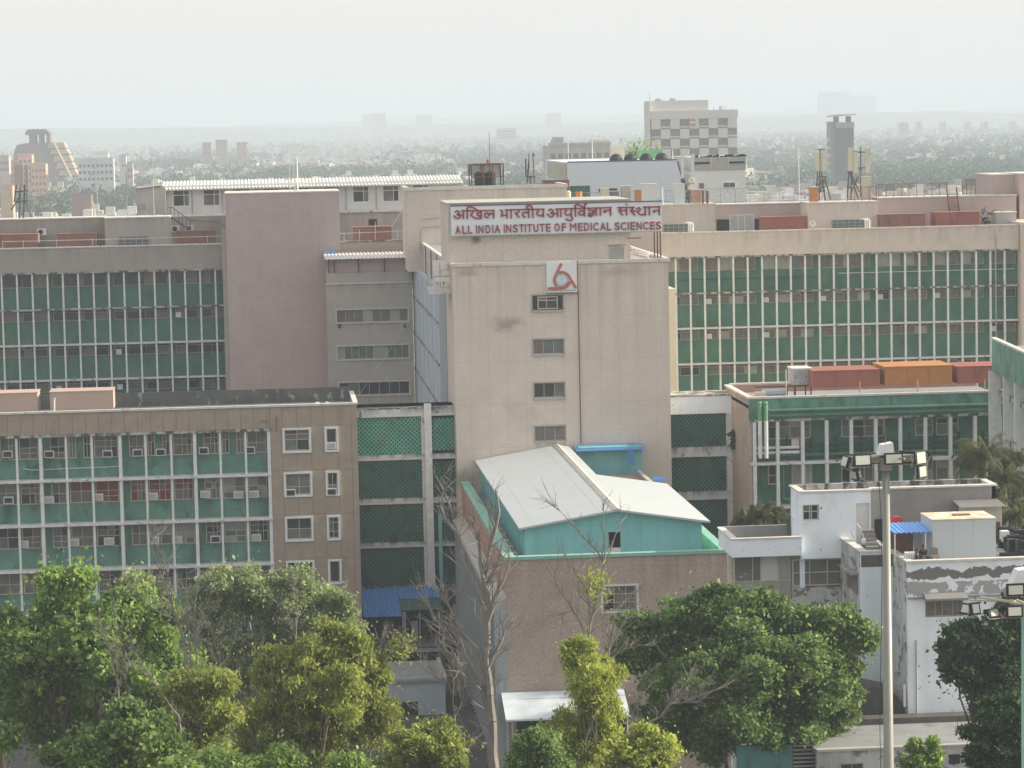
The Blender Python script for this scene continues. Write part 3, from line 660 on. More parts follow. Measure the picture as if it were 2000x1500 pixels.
# ---------------------------------------------------------------- middle part with strip windows
d = 294
MS = thing('middle_section', 'grey plaster part with three long strip windows under a white corrugated roof', 'building', (PX(720, 600, d), d, 0))
x0, x1 = PX(638, 560, d), PX(805, 560, d); zc = PZ(720, 554, d)
strips = ((657, 797, 604, 629, 8), (659, 799, 675, 701, 10), (662, 800, 746, 771, 7))
holes = [(PX(a, c, d), PX(b, c, d), PZ((a+b)/2, e, d), PZ((a+b)/2, c, d), n) for a, b, c, e, n in strips]
zs = [zc]
for i, (a, b, lo, hi, n) in enumerate(holes):
    MB().box(x0, x1, d, d+5, hi, zs[-1]).build('wall', mt['pink_grey'], MS)
    MB().box(x0, a, d, d+5, lo, hi).build('wall', mt['pink_grey'], MS); MB().box(b, x1, d, d+5, lo, hi).build('wall', mt['pink_grey'], MS)
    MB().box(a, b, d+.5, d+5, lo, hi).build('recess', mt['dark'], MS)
    f = MB(); f.box(a-.1, b+.1, d-.08, d+.1, hi, hi+.1); f.box(a-.1, b+.1, d-.12, d+.1, lo-.1, lo); f.box(a-.1, a, d-.08, d+.1, lo, hi); f.box(b, b+.1, d-.08, d+.1, lo, hi)
    f.build('window_surround', mt['coping'], MS)
    win(MS, a, b, lo, hi, d+.12, (1,)*n, (1,), mt['frame'], ([mt['glass2'], mt['glass2'], mt['glass3']], [mt['glass4'], mt['glass3']], GD)[i], .06)
    zs.append(lo)
MB().box(x0, x1, d, d+5, 0, zs[-1]).build('wall', mt['pink_grey'], MS)
MB().box(x0-.08, x1, d-.12, d+.1, zc, zc+.12).build('ledge', mt['coping'], MS)
zp = PZ(720, 532, d); MB().box(x0, x1, d, d+.25, zc+.12, zp).build('parapet', mt['pink_grey'], MS)
MB().box(x0, x1, d+.25, d+5, zc-.1, zc+.2).build('veranda_floor', mt['roofc'], MS)
MB().box(x0, x1+.4, d+.5, d+.8, zc+.2, PZ(720, 506, d)).build('veranda_wall', mt['pink'], MS); MB().box(x0, x1+.4, d+4.4, d+5, zc+.2, PZ(720, 497, d)).build('veranda_wall', mt['pink'], MS)
ze = PZ(720, 504, d); xs = [PX(q, 515, d) for q in (642, 653, 700, 751, 800, 817)]
for q in xs: MB().box(q-.06, q+.06, d+.3, d+.42, zc+.2, ze).build('post', mt['rust'], MS)
def corr(x0, x1, y0, z0, y1, z1, material, parent, n, name='roof', th=.03, amp=.07, tag_=None):
    """corrugated sheet running up from (y0,z0) to (y1,z1)"""
    m = MB(); k = n*4
    pts = [(x0+(x1-x0)*i/k, amp*math.sin(i*math.pi/2)) for i in range(k+1)]
    for (xa, ha), (xb, hb) in zip(pts[:-1], pts[1:]):
        m.face([(xa, y0, z0+ha), (xb, y0, z0+hb), (xb, y1, z1+hb), (xa, y1, z1+ha)])
        m.face([(xa, y0, z0+ha-th), (xa, y1, z1+ha-th), (xb, y1, z1+hb-th), (xb, y0, z0+hb-th)])
        m.face([(xa, y0, z0+ha-th), (xb, y0, z0+hb-th), (xb, y0, z0+hb), (xa, y0, z0+ha)])
    return m.build(name, material, parent, fix=False)
corr(PX(634, 500, d-.6), PX(820, 495, d-.6), d-.6, ze, d+5, ze+.36, mt['galv'], MS, 26, amp=.04)
MB().box(PX(634, 498, d), PX(658, 495, d), d+4.4, d+5.3, ze+.38, ze+.5).build('ridge_flashing', mt['blue'], MS)
m = MB(); a = W(799, 628, d-.2); b = W(702, 770, d-.4); m.tube(a, b, .02, .02, 4); m.build('hanging_cable', mt['white'], MS)
for px in (663, 791): p = W(px, 637, d-.05); MB().box(p.x-.12, p.x+.12, d-.12, d-.002, p.z-.18, p.z+.18).build('wall_lamp', mt['black'], MS)

# ---------------------------------------------------------------- sign tower
d = 244
TW = thing('sign_tower', 'tall beige pebbledash tower with one column of small windows under the red lettered sign', 'tower', (PX(1090, 700, d), d, 0))
x0, x1 = PX(885, 560, d), PX(1306, 560, d); zt = PZ(1090, 516, d)
wr = [(1038, 1098, 574, 608), (1040, 1101, 659, 695), (1042, 1102, 745, 779), (1043, 1103, 831, 862)]
hs = [(PX(1039.5, 600, d), PX(1100, 600, d), PZ(1070, (c+e)/2, d)-.62, PZ(1070, (c+e)/2, d)+.62) for _, _, c, e in wr]
a, b = hs[0][0], hs[0][1]
MB().box(x0, a, d, d+53, 0, zt).build('wall', mt['tower'], TW); MB().box(b, x1, d, d+53, 0, zt).build('wall', mt['tower'], TW)
zprev = zt
for (_, _, lo, hi) in hs:
    MB().box(a, b, d, d+1, hi, zprev).build('wall', mt['tower'], TW); zprev = lo
MB().box(a, b, d, d+1, 0, zprev).build('wall', mt['tower'], TW); MB().box(a, b, d+1.0, d+1.2, 0, zt).build('recess', mt['dark'], TW)
for i, (_, _, lo, hi) in enumerate(hs):
    f = MB(); f.box(a-.1, b+.1, d-.08, d+.2, hi, hi+.14); f.box(a-.1, b+.1, d-.14, d+.2, lo-.14, lo); f.box(a-.1, a, d-.08, d+.2, lo, hi); f.box(b, b+.1, d-.08, d+.2, lo, hi); f.build('window_surround', mt['concrete'], TW)
    if i == 0:
        win(TW, a+.45, b-.45, lo+.08, hi-.1, d+.0, (1, 1.2), (.68, .32), mt['frame'], [mt['glass'], mt['glass4']], .07)
        win(TW, a+.02, b-.02, lo+.02, hi-.02, d+.35, (1,), (1,), mt['frame_dk'], [mt['glass']], .05)
    else: win(TW, a, b, lo, hi, d+.15, (1, 1, 1), (1,), mt['frame'], ([mt['glass2'], mt['glass4']], [mt['glass'], mt['glass2']], [mt['glass2'], mt['glass3']])[i-1], .05)
c = MB(); c.box(x0-.12, x1+.12, d-.12, d+.3, zt, zt+.28); c.box(x0-.12, x0+.2, d+.3, d+53, zt, zt+.28); c.box(x1-.2, x1+.12, d+.3, d+53, zt, zt+.28); c.build('coping', mt['coping'], TW)
MB().box(x0+.2, x1-.2, d+.3, d+53, zt-.3, zt+.05).build('roof', mt['roofc'], TW)
zp0, zp1 = PZ(1136, 866, d), zt-2.2
MB().tube((PX(1130, 620, d), d-.12, zp0), (PX(1130, 620, d), d-.12, zp1), .05).build('drainpipe', mt['pipe_dk'], TW)
MB().box(x1+.01, PX(1320, 600, 262), 262, 298, 0, PZ(1313, 564, 262)).build('rear_stair_wall', mt['cream'], TW)
# upper head house carrying the sign
d2 = 245.6
UH = thing('sign_head_house', 'beige upper storey standing on the tower behind the red lettered sign', 'building', (PX(1050, 480, d2), d2, zt+.05))
u0, u1 = PX(876, 480, d2), PX(1231, 480, d2); zu = PZ(1050, 394.5, d2)
MB().box(u0, u1, d2, d2+10, zt+.05, zu).build('wall', mt['tower'], UH)
MB().box(u0-.1, u1+.1, d2-.1, d2+10.1, zu, zu+.08).build('roof', mt['concrete'], UH)
q = W(1205, 496, d2); win(UH, q.x-.62, q.x+.62, zt+.3, zt+1.25, d2-.12, (1, 1), (1,), mt['frame'], [mt['glass3']], .06)
m = MB(); m.box(q.x-.75, q.x+.75, d2-.3, d2-.01, zt+1.42, zt+1.52); m.build('window_hood', mt['concrete'], UH)
q = W(994, 504, d2); MB().box(q.x-.45, q.x+.45, d2-.05, d2-.002, zt+.3, zt+1.0).build('access_panel', mt['coping'], UH)
MB().box(PX(1245, 458, d2)-.9, PX(1245, 458, d2)+.3, d2, d2+1.2, PZ(1240, 466, d2), PZ(1240, 466, d2)+.08).build('bracket', mt['rust'], UH)
# side cladding and balcony at the tower's left flank
SP = thing('clad_stair_wall', 'blue-white corrugated cladding wall along the left flank of the tower', 'wall', (x0-.5, 270, 0))
m = MB(); n = 12
for i in range(n):
    y0_, y1_ = 254+i*3.5, 254+i*3.5+3.42; MB().box(x0-.62-.03*(i % 2), x0-.02, y0_, y1_, 0, PZ(858, 566, 254)-.25*(i < 0)).build('sheet', mt['panelb'], SP)
for k in range(3):
    zz_ = PZ(858, 566, 254)-2.9-3.6*k; MB().box(x0-.72, x0-.66, 254, 296, zz_-.12, zz_+.1).build('stained_joint', mt['ledge_bad'], SP)
BL = thing('service_balcony', 'small white balcony slab sticking out left of the tower under the sign', 'balcony', (x0-.8, 249, 0)); zb = PZ(862, 571, 249)
MB().box(x0-1.75, x0-.02, 246.5, 250.5, zb, zb+.5).build('slab', mt['ledge'], BL)
for yy in (246.6, 250.3):
    for xx in (x0-1.7, x0-.9): MB().tube((xx, yy, zb+.5), (xx, yy, zb+2.6), .035).build('post', mt['metal'], BL)
m = MB(); m.tube((x0-1.7, 246.6, zb+1.5), (x0-.1, 246.6, zb+1.5), .03); m.tube((x0-1.7, 246.6, zb+2.0), (x0-1.7, 250.3, zb+2.0), .03); m.build('rail', mt['metal'], BL)
pts = [Vector((x0-.9, 250-1.9*i/8*2, zt+.3+.6*math.sin(math.pi*i/8)-1.6*i/8)) for i in range(9)]
m = MB()
for p, q_ in zip(pts[:-1], pts[1:]): m.face([(p.x-.5, p.y, p.z), (p.x+.8, p.y, p.z), (q_.x+.8, q_.y, q_.z), (q_.x-.5, q_.y, q_.z)])
m.build('curved_canopy', mt['coping'], BL, fix=False)
for i in range(5):
    yy = 290-i*9; MB().tube((x0-.16, yy, zt-2.6), (x0-.16, yy, zt+.2), .05).build('post', mt['rust'], BL)

# ---------------------------------------------------------------- sign board
SB = thing('hospital_sign', 'long pale sign board with raised red Hindi and English lettering across the tower top', 'sign', (PX(1087, 427, 245), 245, PZ(1087, 458, 245)))
ds = 245.0; s0, s1 = PX(881, 430, ds), PX(1293, 422, ds); sz0, sz1 = PZ(1087, 455.5, ds), PZ(1087, 398.5, ds)
MB().box(s0, s1, ds-.02, ds+.28, sz0, sz1).build('board', mt['signw'], SB)
MB().box(s0-.03, s1+.03, ds-.06, ds+.3, sz1, sz1+.09).build('top_edge', mat('navy_trim', (.09, .09, .16)), SB)
MB().box(s0-.03, s1+.03, ds-.06, ds+.3, sz0-.07, sz0).build('bottom_edge', mt['metal'], SB)
for px in (1279, 1285, 1290): p = PX(px, 480, ds+.1); MB().box(p-.05, p+.05, ds+.05+(px % 2)*.3, ds+.15+(px % 2)*.3, zt, sz0-.07).build('support_post', mt['rust'], SB)
YS = ds-.02
def cr1(x, y): return W(870+x/9.0909, 385+y/9.0909, YS)
def cr2(x, y): return W(1080+x/9.0909, 385+y/9.0909, YS)
def stroke(m, fn, pts, w):
    P = [fn(*p) for p in pts]
    if len(P) > 2:      # smooth the pen line
        Q = []
        for i in range(len(P)-1):
            p0, p1, p2, p3 = P[max(i-1, 0)], P[i], P[i+1], P[min(i+2, len(P)-1)]
            for k in range(3):
                t = k/3; Q.append(.5*((2*p1)+(p2-p0)*t+(2*p0-5*p1+4*p2-p3)*t*t+(3*p1-p0-3*p2+p3)*t*t*t))
        P = Q+[P[-1]]
    n = len(P); L_, R_ = [], []
    for i in range(n):
        dv = (P[min(i+1, n-1)]-P[max(i-1, 0)]); dv.y = 0; dv.normalize(); nv = Vector((-dv.z, 0, dv.x))*w/2
        L_.append(P[i]+nv); R_.append(P[i]-nv)
    yf, yb = YS-.10, YS-.003
    for i in range(n-1):
        q = [L_[i], L_[i+1], R_[i+1], R_[i]]
        f = [(p.x, yf, p.z) for p in q]; b_ = [(p.x, yb, p.z) for p in q]
        m.face(f); m.face([f[0], b_[0], b_[1], f[1]]); m.face([f[2], b_[2], b_[3], f[3]])
        if i == 0: m.face([f[3], b_[3], b_[0], f[0]])
        if i == n-2: m.face([f[1], b_[1], b_[2], f[2]])
A, B = cr1, cr2
HINDI = [
 (A, [[(165,265),(210,242),(245,265),(238,298),(203,312)], [(203,312),(245,322),(258,352),(228,378),(185,368),(145,325)], [(245,320),(315,316)], [(318,238),(318,388)], [(278,242),(345,238)]]),
 (A, [[(388,210),(388,390)], [(388,212),(396,180),(438,168),(500,190),(572,235)], [(345,240),(450,240)]]),
 (A, [[(470,245),(482,282),(448,312)], [(448,312),(490,352),(555,378),(625,372)], [(632,280),(585,272),(560,302),(590,335),(632,322)], [(634,240),(636,386)], [(450,240),(650,238)]]),
 (A, [[(770,368),(712,350),(695,305),(728,278),(765,305),(772,335)], [(770,320),(798,285),(850,305)], [(857,235),(853,380)], [(650,238),(872,234)]]),
 (A, [[(968,238),(992,232),(1008,258),(1000,300),(998,325)], [(985,345),(1012,325)], [(998,322),(1092,320)], [(1090,225),(1093,375)], [(1055,226),(1125,224)]]),
 (A, [[(1165,224),(1166,376)], [(1125,224),(1195,222)]]),
 (A, [[(1298,222),(1304,258),(1270,284),(1235,272)], [(1240,275),(1268,315),(1312,362)], [(1195,222),(1335,220)]]),
 (A, [[(1480,278),(1405,272),(1366,298),(1380,332),(1420,360)], [(1476,216),(1480,366)], [(1335,220),(1510,216)]]),
 (A, [[(1550,215),(1552,366)], [(1550,216),(1530,168),(1488,145),(1446,160),(1442,190),(1478,214)], [(1510,216),(1600,214)]]),
 (A, [[(1625,214),(1655,248),(1618,280),(1648,320),(1698,326),(1738,300)], [(1738,212),(1738,360)], [(1600,214),(1758,210)]]),
 (A, [[(1825,238),(1870,212),(1905,236),(1898,268),(1862,282)], [(1862,282),(1908,294),(1918,322),(1888,348),(1848,340),(1805,292)], [(1905,290),(1985,288)], [(1988,208),(1990,356)], [(1945,210),(2020,206)]]),
 (B, [[(136,206),(140,352)], [(110,207),(185,205)]]),
 (B, [[(215,206),(240,240),(205,270),(235,312),(285,316),(322,292)], [(322,202),(325,345)], [(325,340),(346,378),(322,412),(280,410),(225,382)], [(185,205),(345,202)]]),
 (B, [[(396,195),(400,346)], [(396,196),(392,152),(430,130),(500,155),(568,204)], [(345,203),(430,202)]]),
 (B, [[(560,258),(498,242),(455,272),(472,308),(520,312),(562,292)], [(556,200),(558,344)], [(430,202),(590,198)]]),
 (B, [[(602,125),(562,130),(560,165),(578,196)]]),
 (B, [[(635,198),(640,235),(700,238),(716,262),(682,290),(622,285)], [(716,262),(726,300),(682,320),(618,322),(690,346)], [(700,240),(768,240)], [(764,190),(768,334)], [(600,197),(795,190)]]),
 (B, [[(840,188),(842,332)], [(795,190),(870,188)]]),
 (B, [[(905,238),(1022,234)], [(902,236),(910,264),(938,262)], [(1018,184),(1021,328)], [(870,188),(1045,182)]]),
 (B, [[(1190,182),(1202,212),(1160,236)], [(1165,236),(1195,270),(1240,322)], [(1200,240),(1305,236)], [(1303,180),(1305,326)], [(1135,184),(1330,179)]]),
 (B, [[(1300,118),(1306,138)], [(1294,128),(1314,128)]]),
 (B, [[(1400,180),(1416,212),(1372,238)], [(1378,238),(1410,275),(1456,322)], [(1410,244),(1482,244)], [(1340,180),(1450,178)]]),
 (B, [[(1484,215),(1515,186),(1548,202),(1540,236),(1502,262),(1535,300),(1590,312),(1637,292)], [(1637,174),(1638,324)], [(1595,176),(1670,174)]]),
 (B, [[(1708,173),(1712,322)], [(1670,174),(1745,172)]]),
 (B, [[(1780,240),(1888,236)], [(1776,238),(1786,264),(1812,262)], [(1886,170),(1888,320)], [(1745,172),(1912,168)]]),
]
for fn, strokes in HINDI:
    m = MB()
    for i_, s_ in enumerate(strokes): stroke(m, fn, s_, .112 if abs(s_[0][1]-s_[-1][1]) < 12 and len(s_) == 2 else .135)
    m.build('letter', mt['signr'], SB, fix=False)
dgr = None
def glyph(ch, bold=.035):
    c = bpy.data.curves.new('glyph', 'FONT'); c.body = ch; c.size = 1; c.offset = bold; c.extrude = .05; c.resolution_u = 4
    o = bpy.data.objects.new('glyph', c); COL.objects.link(o); bpy.context.view_layer.update()
    me = bpy.data.meshes.new_from_object(o.evaluated_get(bpy.context.evaluated_depsgraph_get())); bpy.data.objects.remove(o); bpy.data.curves.remove(c)
    return me
GL = {}
def put_glyph(ch, x0, x1, z0, z1, y, th, material, parent, name='letter', bold=.035):
    if (ch, bold) not in GL: GL[(ch, bold)] = glyph(ch, bold)
    src = GL[(ch, bold)]; v = np.empty(len(src.vertices)*3); src.vertices.foreach_get('co', v); v = v.reshape(-1, 3)
    lo, hi = v.min(0), v.max(0); me = src.copy(); me.name = name
    w = np.empty_like(v); w[:, 0] = (v[:, 0]-lo[0])/(hi[0]-lo[0])*(x1-x0)-(x1-x0)/2; w[:, 2] = (v[:, 1]-lo[1])/(hi[1]-lo[1])*(z1-z0)
    w[:, 1] = -(v[:, 2]-lo[2])/(hi[2]-lo[2])*th
    me.vertices.foreach_set('co', w.ravel()); me.materials.clear(); me.materials.append(material); me.update()
    return place(name, me, ((x0+x1)/2, y, z0), parent)
ENG = [(A, 'A',175,270),(A,'L',300,380),(A,'L',400,480),(A,'I',543,563),(A,'N',588,678),(A,'D',712,802),(A,'I',834,852),(A,'A',872,975),(A,'I',1037,1055),(A,'N',1080,1170),
 (A,'S',1198,1286),(A,'T',1308,1395),(A,'I',1411,1430),(A,'T',1450,1540),(A,'U',1562,1652),(A,'T',1670,1765),(A,'E',1785,1870),(B,'O',25,122),(B,'F',155,235),(B,'M',302,415),
 (B,'E',445,530),(B,'D',553,645),(B,'I',670,690),(B,'C',713,810),(B,'A',835,937),(B,'L',955,1037),(B,'S',1092,1186),(B,'C',1203,1300),(B,'I',1328,1346),(B,'E',1375,1460),(B,'N',1483,1575),(B,'C',1598,1697),(B,'E',1723,1810),(B,'S',1826,1920)]
for fn, ch, a_, b_ in ENG:
    if fn is A: yb_ = 657-(a_-175)*.0265; yt_ = 505-(a_-175)*.0235
    else: yb_ = 608-(a_-25)*.019; yt_ = 462-(a_-25)*.0175
    p0, p1 = fn(a_, yb_), fn(b_, yt_); put_glyph(ch, p0.x, fn(b_, yb_).x, p0.z, p1.z, YS-.003, .10, mt['signr'], SB, bold=0 if ch == 'M' else .018)

# ---------------------------------------------------------------- square emblem board
dl = 243.8
LG = thing('emblem_board', 'square white emblem board with a red triangular swirl under the big sign', 'sign', (PX(1097, 542, dl), dl, PZ(1097, 571, dl)))
def lgp(x, y): return W(1060+x/20, 505+y/20, dl)
l0, l1 = lgp(150, 1340), lgp(1345, 120)
MB().box(lgp(150, 700).x, lgp(1345, 700).x, dl, dl+.14, lgp(750, 1325).z, lgp(750, 135).z).build('board', mt['signw'], LG)
e = MB(); e.box(lgp(1345, 700).x, lgp(1375, 700).x, dl-.03, dl+.14, lgp(750, 1345).z, lgp(750, 95).z); e.box(lgp(150, 700).x, lgp(1345, 700).x, dl-.03, dl+.14, lgp(750, 1365).z, lgp(750, 1327).z); e.build('edge', mt['rust'], LG)
YS = dl
def st2(pts, w, material, name, yo=.0):
    global YS
    YS = dl-yo; m = MB(); stroke(m, lgp, pts, w); m.build(name, material, LG, fix=False)
st2([(730,190),(600,450),(490,690),(450,830),(470,950),(540,1060)], .20, mt['logor'], 'swirl_arm')
st2([(640,570),(700,530),(800,530),(900,570),(1000,660),(1100,830),(1300,1140)], .20, mt['logor'], 'swirl_arm', .012)
st2([(195,1165),(500,1160),(800,1150),(920,1100),(1000,1010),(1045,900)], .20, mt['logor'], 'swirl_arm', .024)
st2([(540,1040),(700,1080),(860,1030),(960,900)], .05, mt['logoo'], 'swirl_edge', .03)
m = MB()
for i in range(24):
    t0, t1 = 2*math.pi*i/24, 2*math.pi*(i+1)/24
    c = lgp(755, 835)
    for ra, rb in ((.36, .46), (.50, .54)):
        m.face([(c.x+ra*math.cos(t0), dl-.02, c.z+ra*math.sin(t0)), (c.x+rb*math.cos(t0), dl-.02, c.z+rb*math.sin(t0)), (c.x+rb*math.cos(t1), dl-.02, c.z+rb*math.sin(t1)), (c.x+ra*math.cos(t1), dl-.02, c.z+ra*math.sin(t1))])
m.build('seal_ring', mt['logob'], LG, fix=False)
m = MB(); c = lgp(755, 820)
for dz_, hw in ((.12, .2), (.04, .22), (-.02, .1)): m.box(c.x-hw, c.x+hw, dl-.02, dl-.004, c.z+dz_, c.z+dz_+.035)
m.box(c.x-.02, c.x+.02, dl-.02, dl-.004, c.z-.28, c.z-.04); m.obox((c.x-.12, dl-.012, c.z-.15), .03, .016, .22, 0); m.obox((c.x+.1, dl-.012, c.z-.15), .03, .016, .2, 0); m.build('seal_staff', mt['logob'], LG)
tx = 'शरीरमाद्यं खलु धर्मसाधनम्'
xx = lgp(195, 1260).x; xe = lgp(1310, 1260).x; zt0 = lgp(750, 1285).z; stp = (xe-xx)/22
chars = [c_ for c_ in 'शरीमादय खल धरमसाधनम' ]
for i, ch in enumerate(chars):
    if ch == ' ': continue
    try: put_glyph(ch, xx+i*stp*1.15, xx+i*stp*1.15+stp*.95, zt0, zt0+.13, dl-.003, .012, mt['logod'], LG, bold=.0)
    except Exception: pass

# ---------------------------------------------------------------- rear head house with water tanks
d = 288
HH = thing('rear_head_house', 'large beige rooftop block behind the sign with a dark flat roof', 'building', (PX(950, 430, d), d, 25))
x0h, x1h = PX(795, 420, d), PX(1107, 375, d); zh = PZ(950, 367, d); zlow = PZ(300, 530, 302)
MB().box(x0h, x1h, d, d+9, zlow, zh-.1).build('wall', mt['tower'], HH)
c = MB(); c.box(x0h-.1, x1h+.1, d-.1, d+.25, zh-.1, zh+.22); c.box(x0h-.1, x0h+.25, d+.25, d+9, zh-.1, zh+.22); c.box(x1h-.25, x1h+.1, d+.25, d+9, zh-.1, zh+.22); c.build('coping', mt['coping'], HH)
MB().box(x0h+.25, x1h-.25, d+.25, d+9, zh-.1, zh+.02).build('roof', mt['roofd'], HH)
m = MB(); a = W(812, 430, d-.06); m.path([W(822, 488, d-.06), W(822, 450, d-.06), W(826, 444, d-.06), W(868, 441, d-.06)], .035, 4); m.path([W(822, 432, d-.06), W(826, 428, d-.06), W(868, 424, d-.06)], .035, 4); m.build('conduit', mt['concrete'], HH)
WT = thing('water_tank_cage', 'rusty cage on the roof holding two black water tanks behind the sign', 'water tank', (PX(952, 350, 291), 291, zh+.02))
cx0, cx1 = PX(921, 340, 291), PX(983, 340, 291); ct = PZ(952, 320, 291)
for q in (cx0, (cx0*2+cx1)/3+.2, (cx0+2*cx1)/3, cx1):
    for yy in (291, 294.5): MB().box(q-.06, q+.06, yy-.06, yy+.06, zh+.02, ct).build('post', mt['rust'], WT)
m = MB(); m.box(cx0, cx1, 290.95, 291.05, ct-.1, ct); m.box(cx0, cx1, 294.4, 294.6, ct-.1, ct); m.box(cx0, cx1, 290.95, 291.02, ct-1.3, ct-1.22); m.box(cx0, cx0+.1, 291, 294.5, ct-.1, ct); m.box(cx1-.1, cx1, 291, 294.5, ct-.1, ct); m.build('rail', mt['rust'], WT)
MB().box(cx0, cx1, 294.6, 294.7, ct-1.2, ct-.1).build('screen', mt['concrete'], WT)
for q in (PX(939, 350, 291), PX(960, 350, 291)):
    z0_ = zh+.1; t_ = MB(); t_.tube((q, 292.4, z0_), (q, 292.4, z0_+1.25), .55, .55, 12); t_.tube((q, 292.4, z0_+1.25), (q, 292.4, z0_+1.45), .55, .25, 12); t_.build('tank', mt['black'], WT)
MA = thing('lightning_mast', 'thin tall mast rising from the water tank cage behind the sign', 'mast', (PX(957, 350, 291), 293, zh))
MB().tube((PX(957, 330, 293), 293, ct-1), (PX(957, 330, 293), 293, PZ(957, 256, 293)), .04, .02, 5).build('pole', mt['rust'], MA)
MB().sphere((PX(953, 316, 293), 293, ct+.25), .16, .16, .2).build('lamp', mt['red'], MA)

# ---------------------------------------------------------------- white penthouse under the long corrugated roof
d = 314
PH = thing('white_penthouse', 'long white rooftop building with square windows under a pale corrugated roof', 'building', (PX(560, 390, d), d, 25))
p0, p1 = PX(318, 390, d), PX(905, 380, d); zw = PZ(560, 362, d); zb = PZ(560, 414, d)
wx = [PX(q, 385, d) for q in (354, 413, 471.5, 530, 588.5, 647, 705, 763.5, 822)]; wz0, wz1 = PZ(560, 399, d), PZ(560, 366, d)
hw = 16.4*d/F_PX; cur = p0
for i, c_ in enumerate(wx):
    MB().box(cur, c_-hw, d, d+.3, wz0, wz1).build('wall', mt['white'], PH); cur = c_+hw
MB().box(cur, p1, d, d+.3, wz0, wz1).build('wall', mt['white'], PH)
MB().box(p0, p1, d, d+.3, wz1, zw+.25).build('wall', mt['white'], PH); MB().box(p0, p1, d, d+.3, zb, wz0).build('wall', mt['white'], PH)
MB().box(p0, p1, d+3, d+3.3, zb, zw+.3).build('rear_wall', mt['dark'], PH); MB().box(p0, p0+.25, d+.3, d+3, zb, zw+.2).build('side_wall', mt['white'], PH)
for c_ in wx: win(PH, c_-hw, c_+hw, wz0, wz1, d+.06, (.66, .34), (.68, .32), mt['wframe'], [mt['glass2'], mt['glass2'], mt['glass']], .09)
corr(PX(315, 360, d-1), PX(905, 345, d-1), d-1.0, PZ(560, 364.5, d-1), d+5.5, PZ(560, 349, d+5.5), mt['galv'], PH, 88, amp=.06)
MB().box(PX(315, 362, d-1), p1, d-1.02, d-.96, PZ(560, 367, d-1), PZ(560, 365.3, d-1)).build('gutter', mt['ledge'], PH)
for q in (375, 434, 500, 560, 618, 676, 735, 790): MB().tube((PX(q, 390, d), d-.07, zb), (PX(q, 390, d), d-.07, zw), .05).build('downpipe', mt['metal'], PH)
MB().box(p0-.2, p1, d-1.1, d+.0, zb-.2, zb-.003).build('ledge', mt['ledge'], PH)
MB().box(p0-.2, p1, d-.9, d+8, zlow-3, zb-.2).build('lower_wall', mt['pink_grey'], PH)
s_ = thing('grey_lean_to', 'pale grey rooftop room at the left end of the white penthouse', 'building', (PX(293, 390, 312), 312, 25))
MB().box(PX(266, 390, 312), PX(324, 390, 312)-.05, 312.3, 318, PZ(290, 420, 312), PZ(290, 366, 312)).build('wall', mt['concrete'], s_)
MB().prism([(PX(262, 366, 312), PZ(262, 369, 312)), (PX(262, 366, 312), PZ(262, 368, 312)), (PX(316, 362, 312), PZ(316, 361.5, 312)), (PX(316, 362, 312), PZ(316, 363, 312))], 312, 318.3).build('roof', mt['metal'], s_)
MB().box(PX(267, 400, 312), PX(285, 400, 312), 312.2, 312.29, PZ(276, 407, 312), PZ(276, 397, 312)).build('window', mt['glass3'], s_)
# ---------------------------------------------------------------- front left block
d = 237; px_m = d/F_PX
LB = thing('front_left_block', 'five storey brown tiled block with green spandrels and window coolers at the lower left', 'building', (PX(350, 1000, d), d, 0))
xl, xe, xr = PX(-60, 900, d), PX(529, 900, d), PX(697, 800, d)
zT = PZ(350, 800, d); zB = PZ(262, 844.5, d); ZL = [zB]+[PZ(250, q, d) for q in (933, 1019.5, 1108)]; ZL.append(ZL[-1]-3.58); ZL.append(ZL[-1]-3.58)
MB().box(xl, xr, d+1.2, d+10, 0, zT-.9).build('back_wall', mt['green_lo'], LB)
MB().box(xl, xr-.0, d+.25, d+10, zT-.9, zT-.62).build('roof', mt['roofc'], LB)
MB().box(xl, xr-.25, d+10, d+10.3, 0, zT+.55).build('rear_parapet', mat('black_mouldy_parapet', (.10,.10,.095), var=.3, scale=.8, stains=[((.35,.35,.33), 1.5, .60, .06, .6, .8)]), LB)
MB().box(xr-.25, xr, d+.26, d+10.3, 0, zT+.1).build('side_wall', mt['brown'], LB)
MB().box(xl, xr+.08, d-.12, d+.3, zT, zT+.16).build('coping', mt['coping'], LB); MB().box(xr-.3, xr+.08, d+.3, d+10.3, zT+.1, zT+.2).build('coping', mt['coping'], LB)
MB().box(xl, xe, d+.1, d+.26, zB, zT).build('fascia_backing', mt['grout'], LB); None
pw = 25.1*px_m; tile_cache = {}
def tile(x0, x1, z0, z1, r=random.Random(2)):
    k = (round(x1-x0, 2), round(z1-z0, 2))
    if k not in tile_cache: tile_cache[k] = MB().box(-(x1-x0)/2, (x1-x0)/2, 0, .09, 0, z1-z0).mesh('tile', [mt['brown']])
    place('tile', tile_cache[k], ((x0+x1)/2, d+.0+r.uniform(0, .008), z0), LB)
n = int((xe-xl)/pw)
for i in range(n+1):
    a = xl+i*pw; b = min(a+pw, xe+.0)
    if b-a > .1: tile(a+.012, b-.012, zB+.01, zT-.01)
vx = [xe+.02, PX(553, 900, d), PX(581, 900, d), PX(609, 900, d), PX(635, 900, d), PX(662, 900, d), PX(688, 900, d), xr]
HZ = [zT]+[PZ(610, q, d) for q in (831, 917.5, 1004, 1090.5)]; HZ += [HZ[-1]-3.55, HZ[-1]-7.1, 0]
TB = True
wrow = [(PZ(610, q+1, d), PZ(610, q+50, d)) for q in (833.5, 919.5, 1006.5, 1092.5, 1179)]
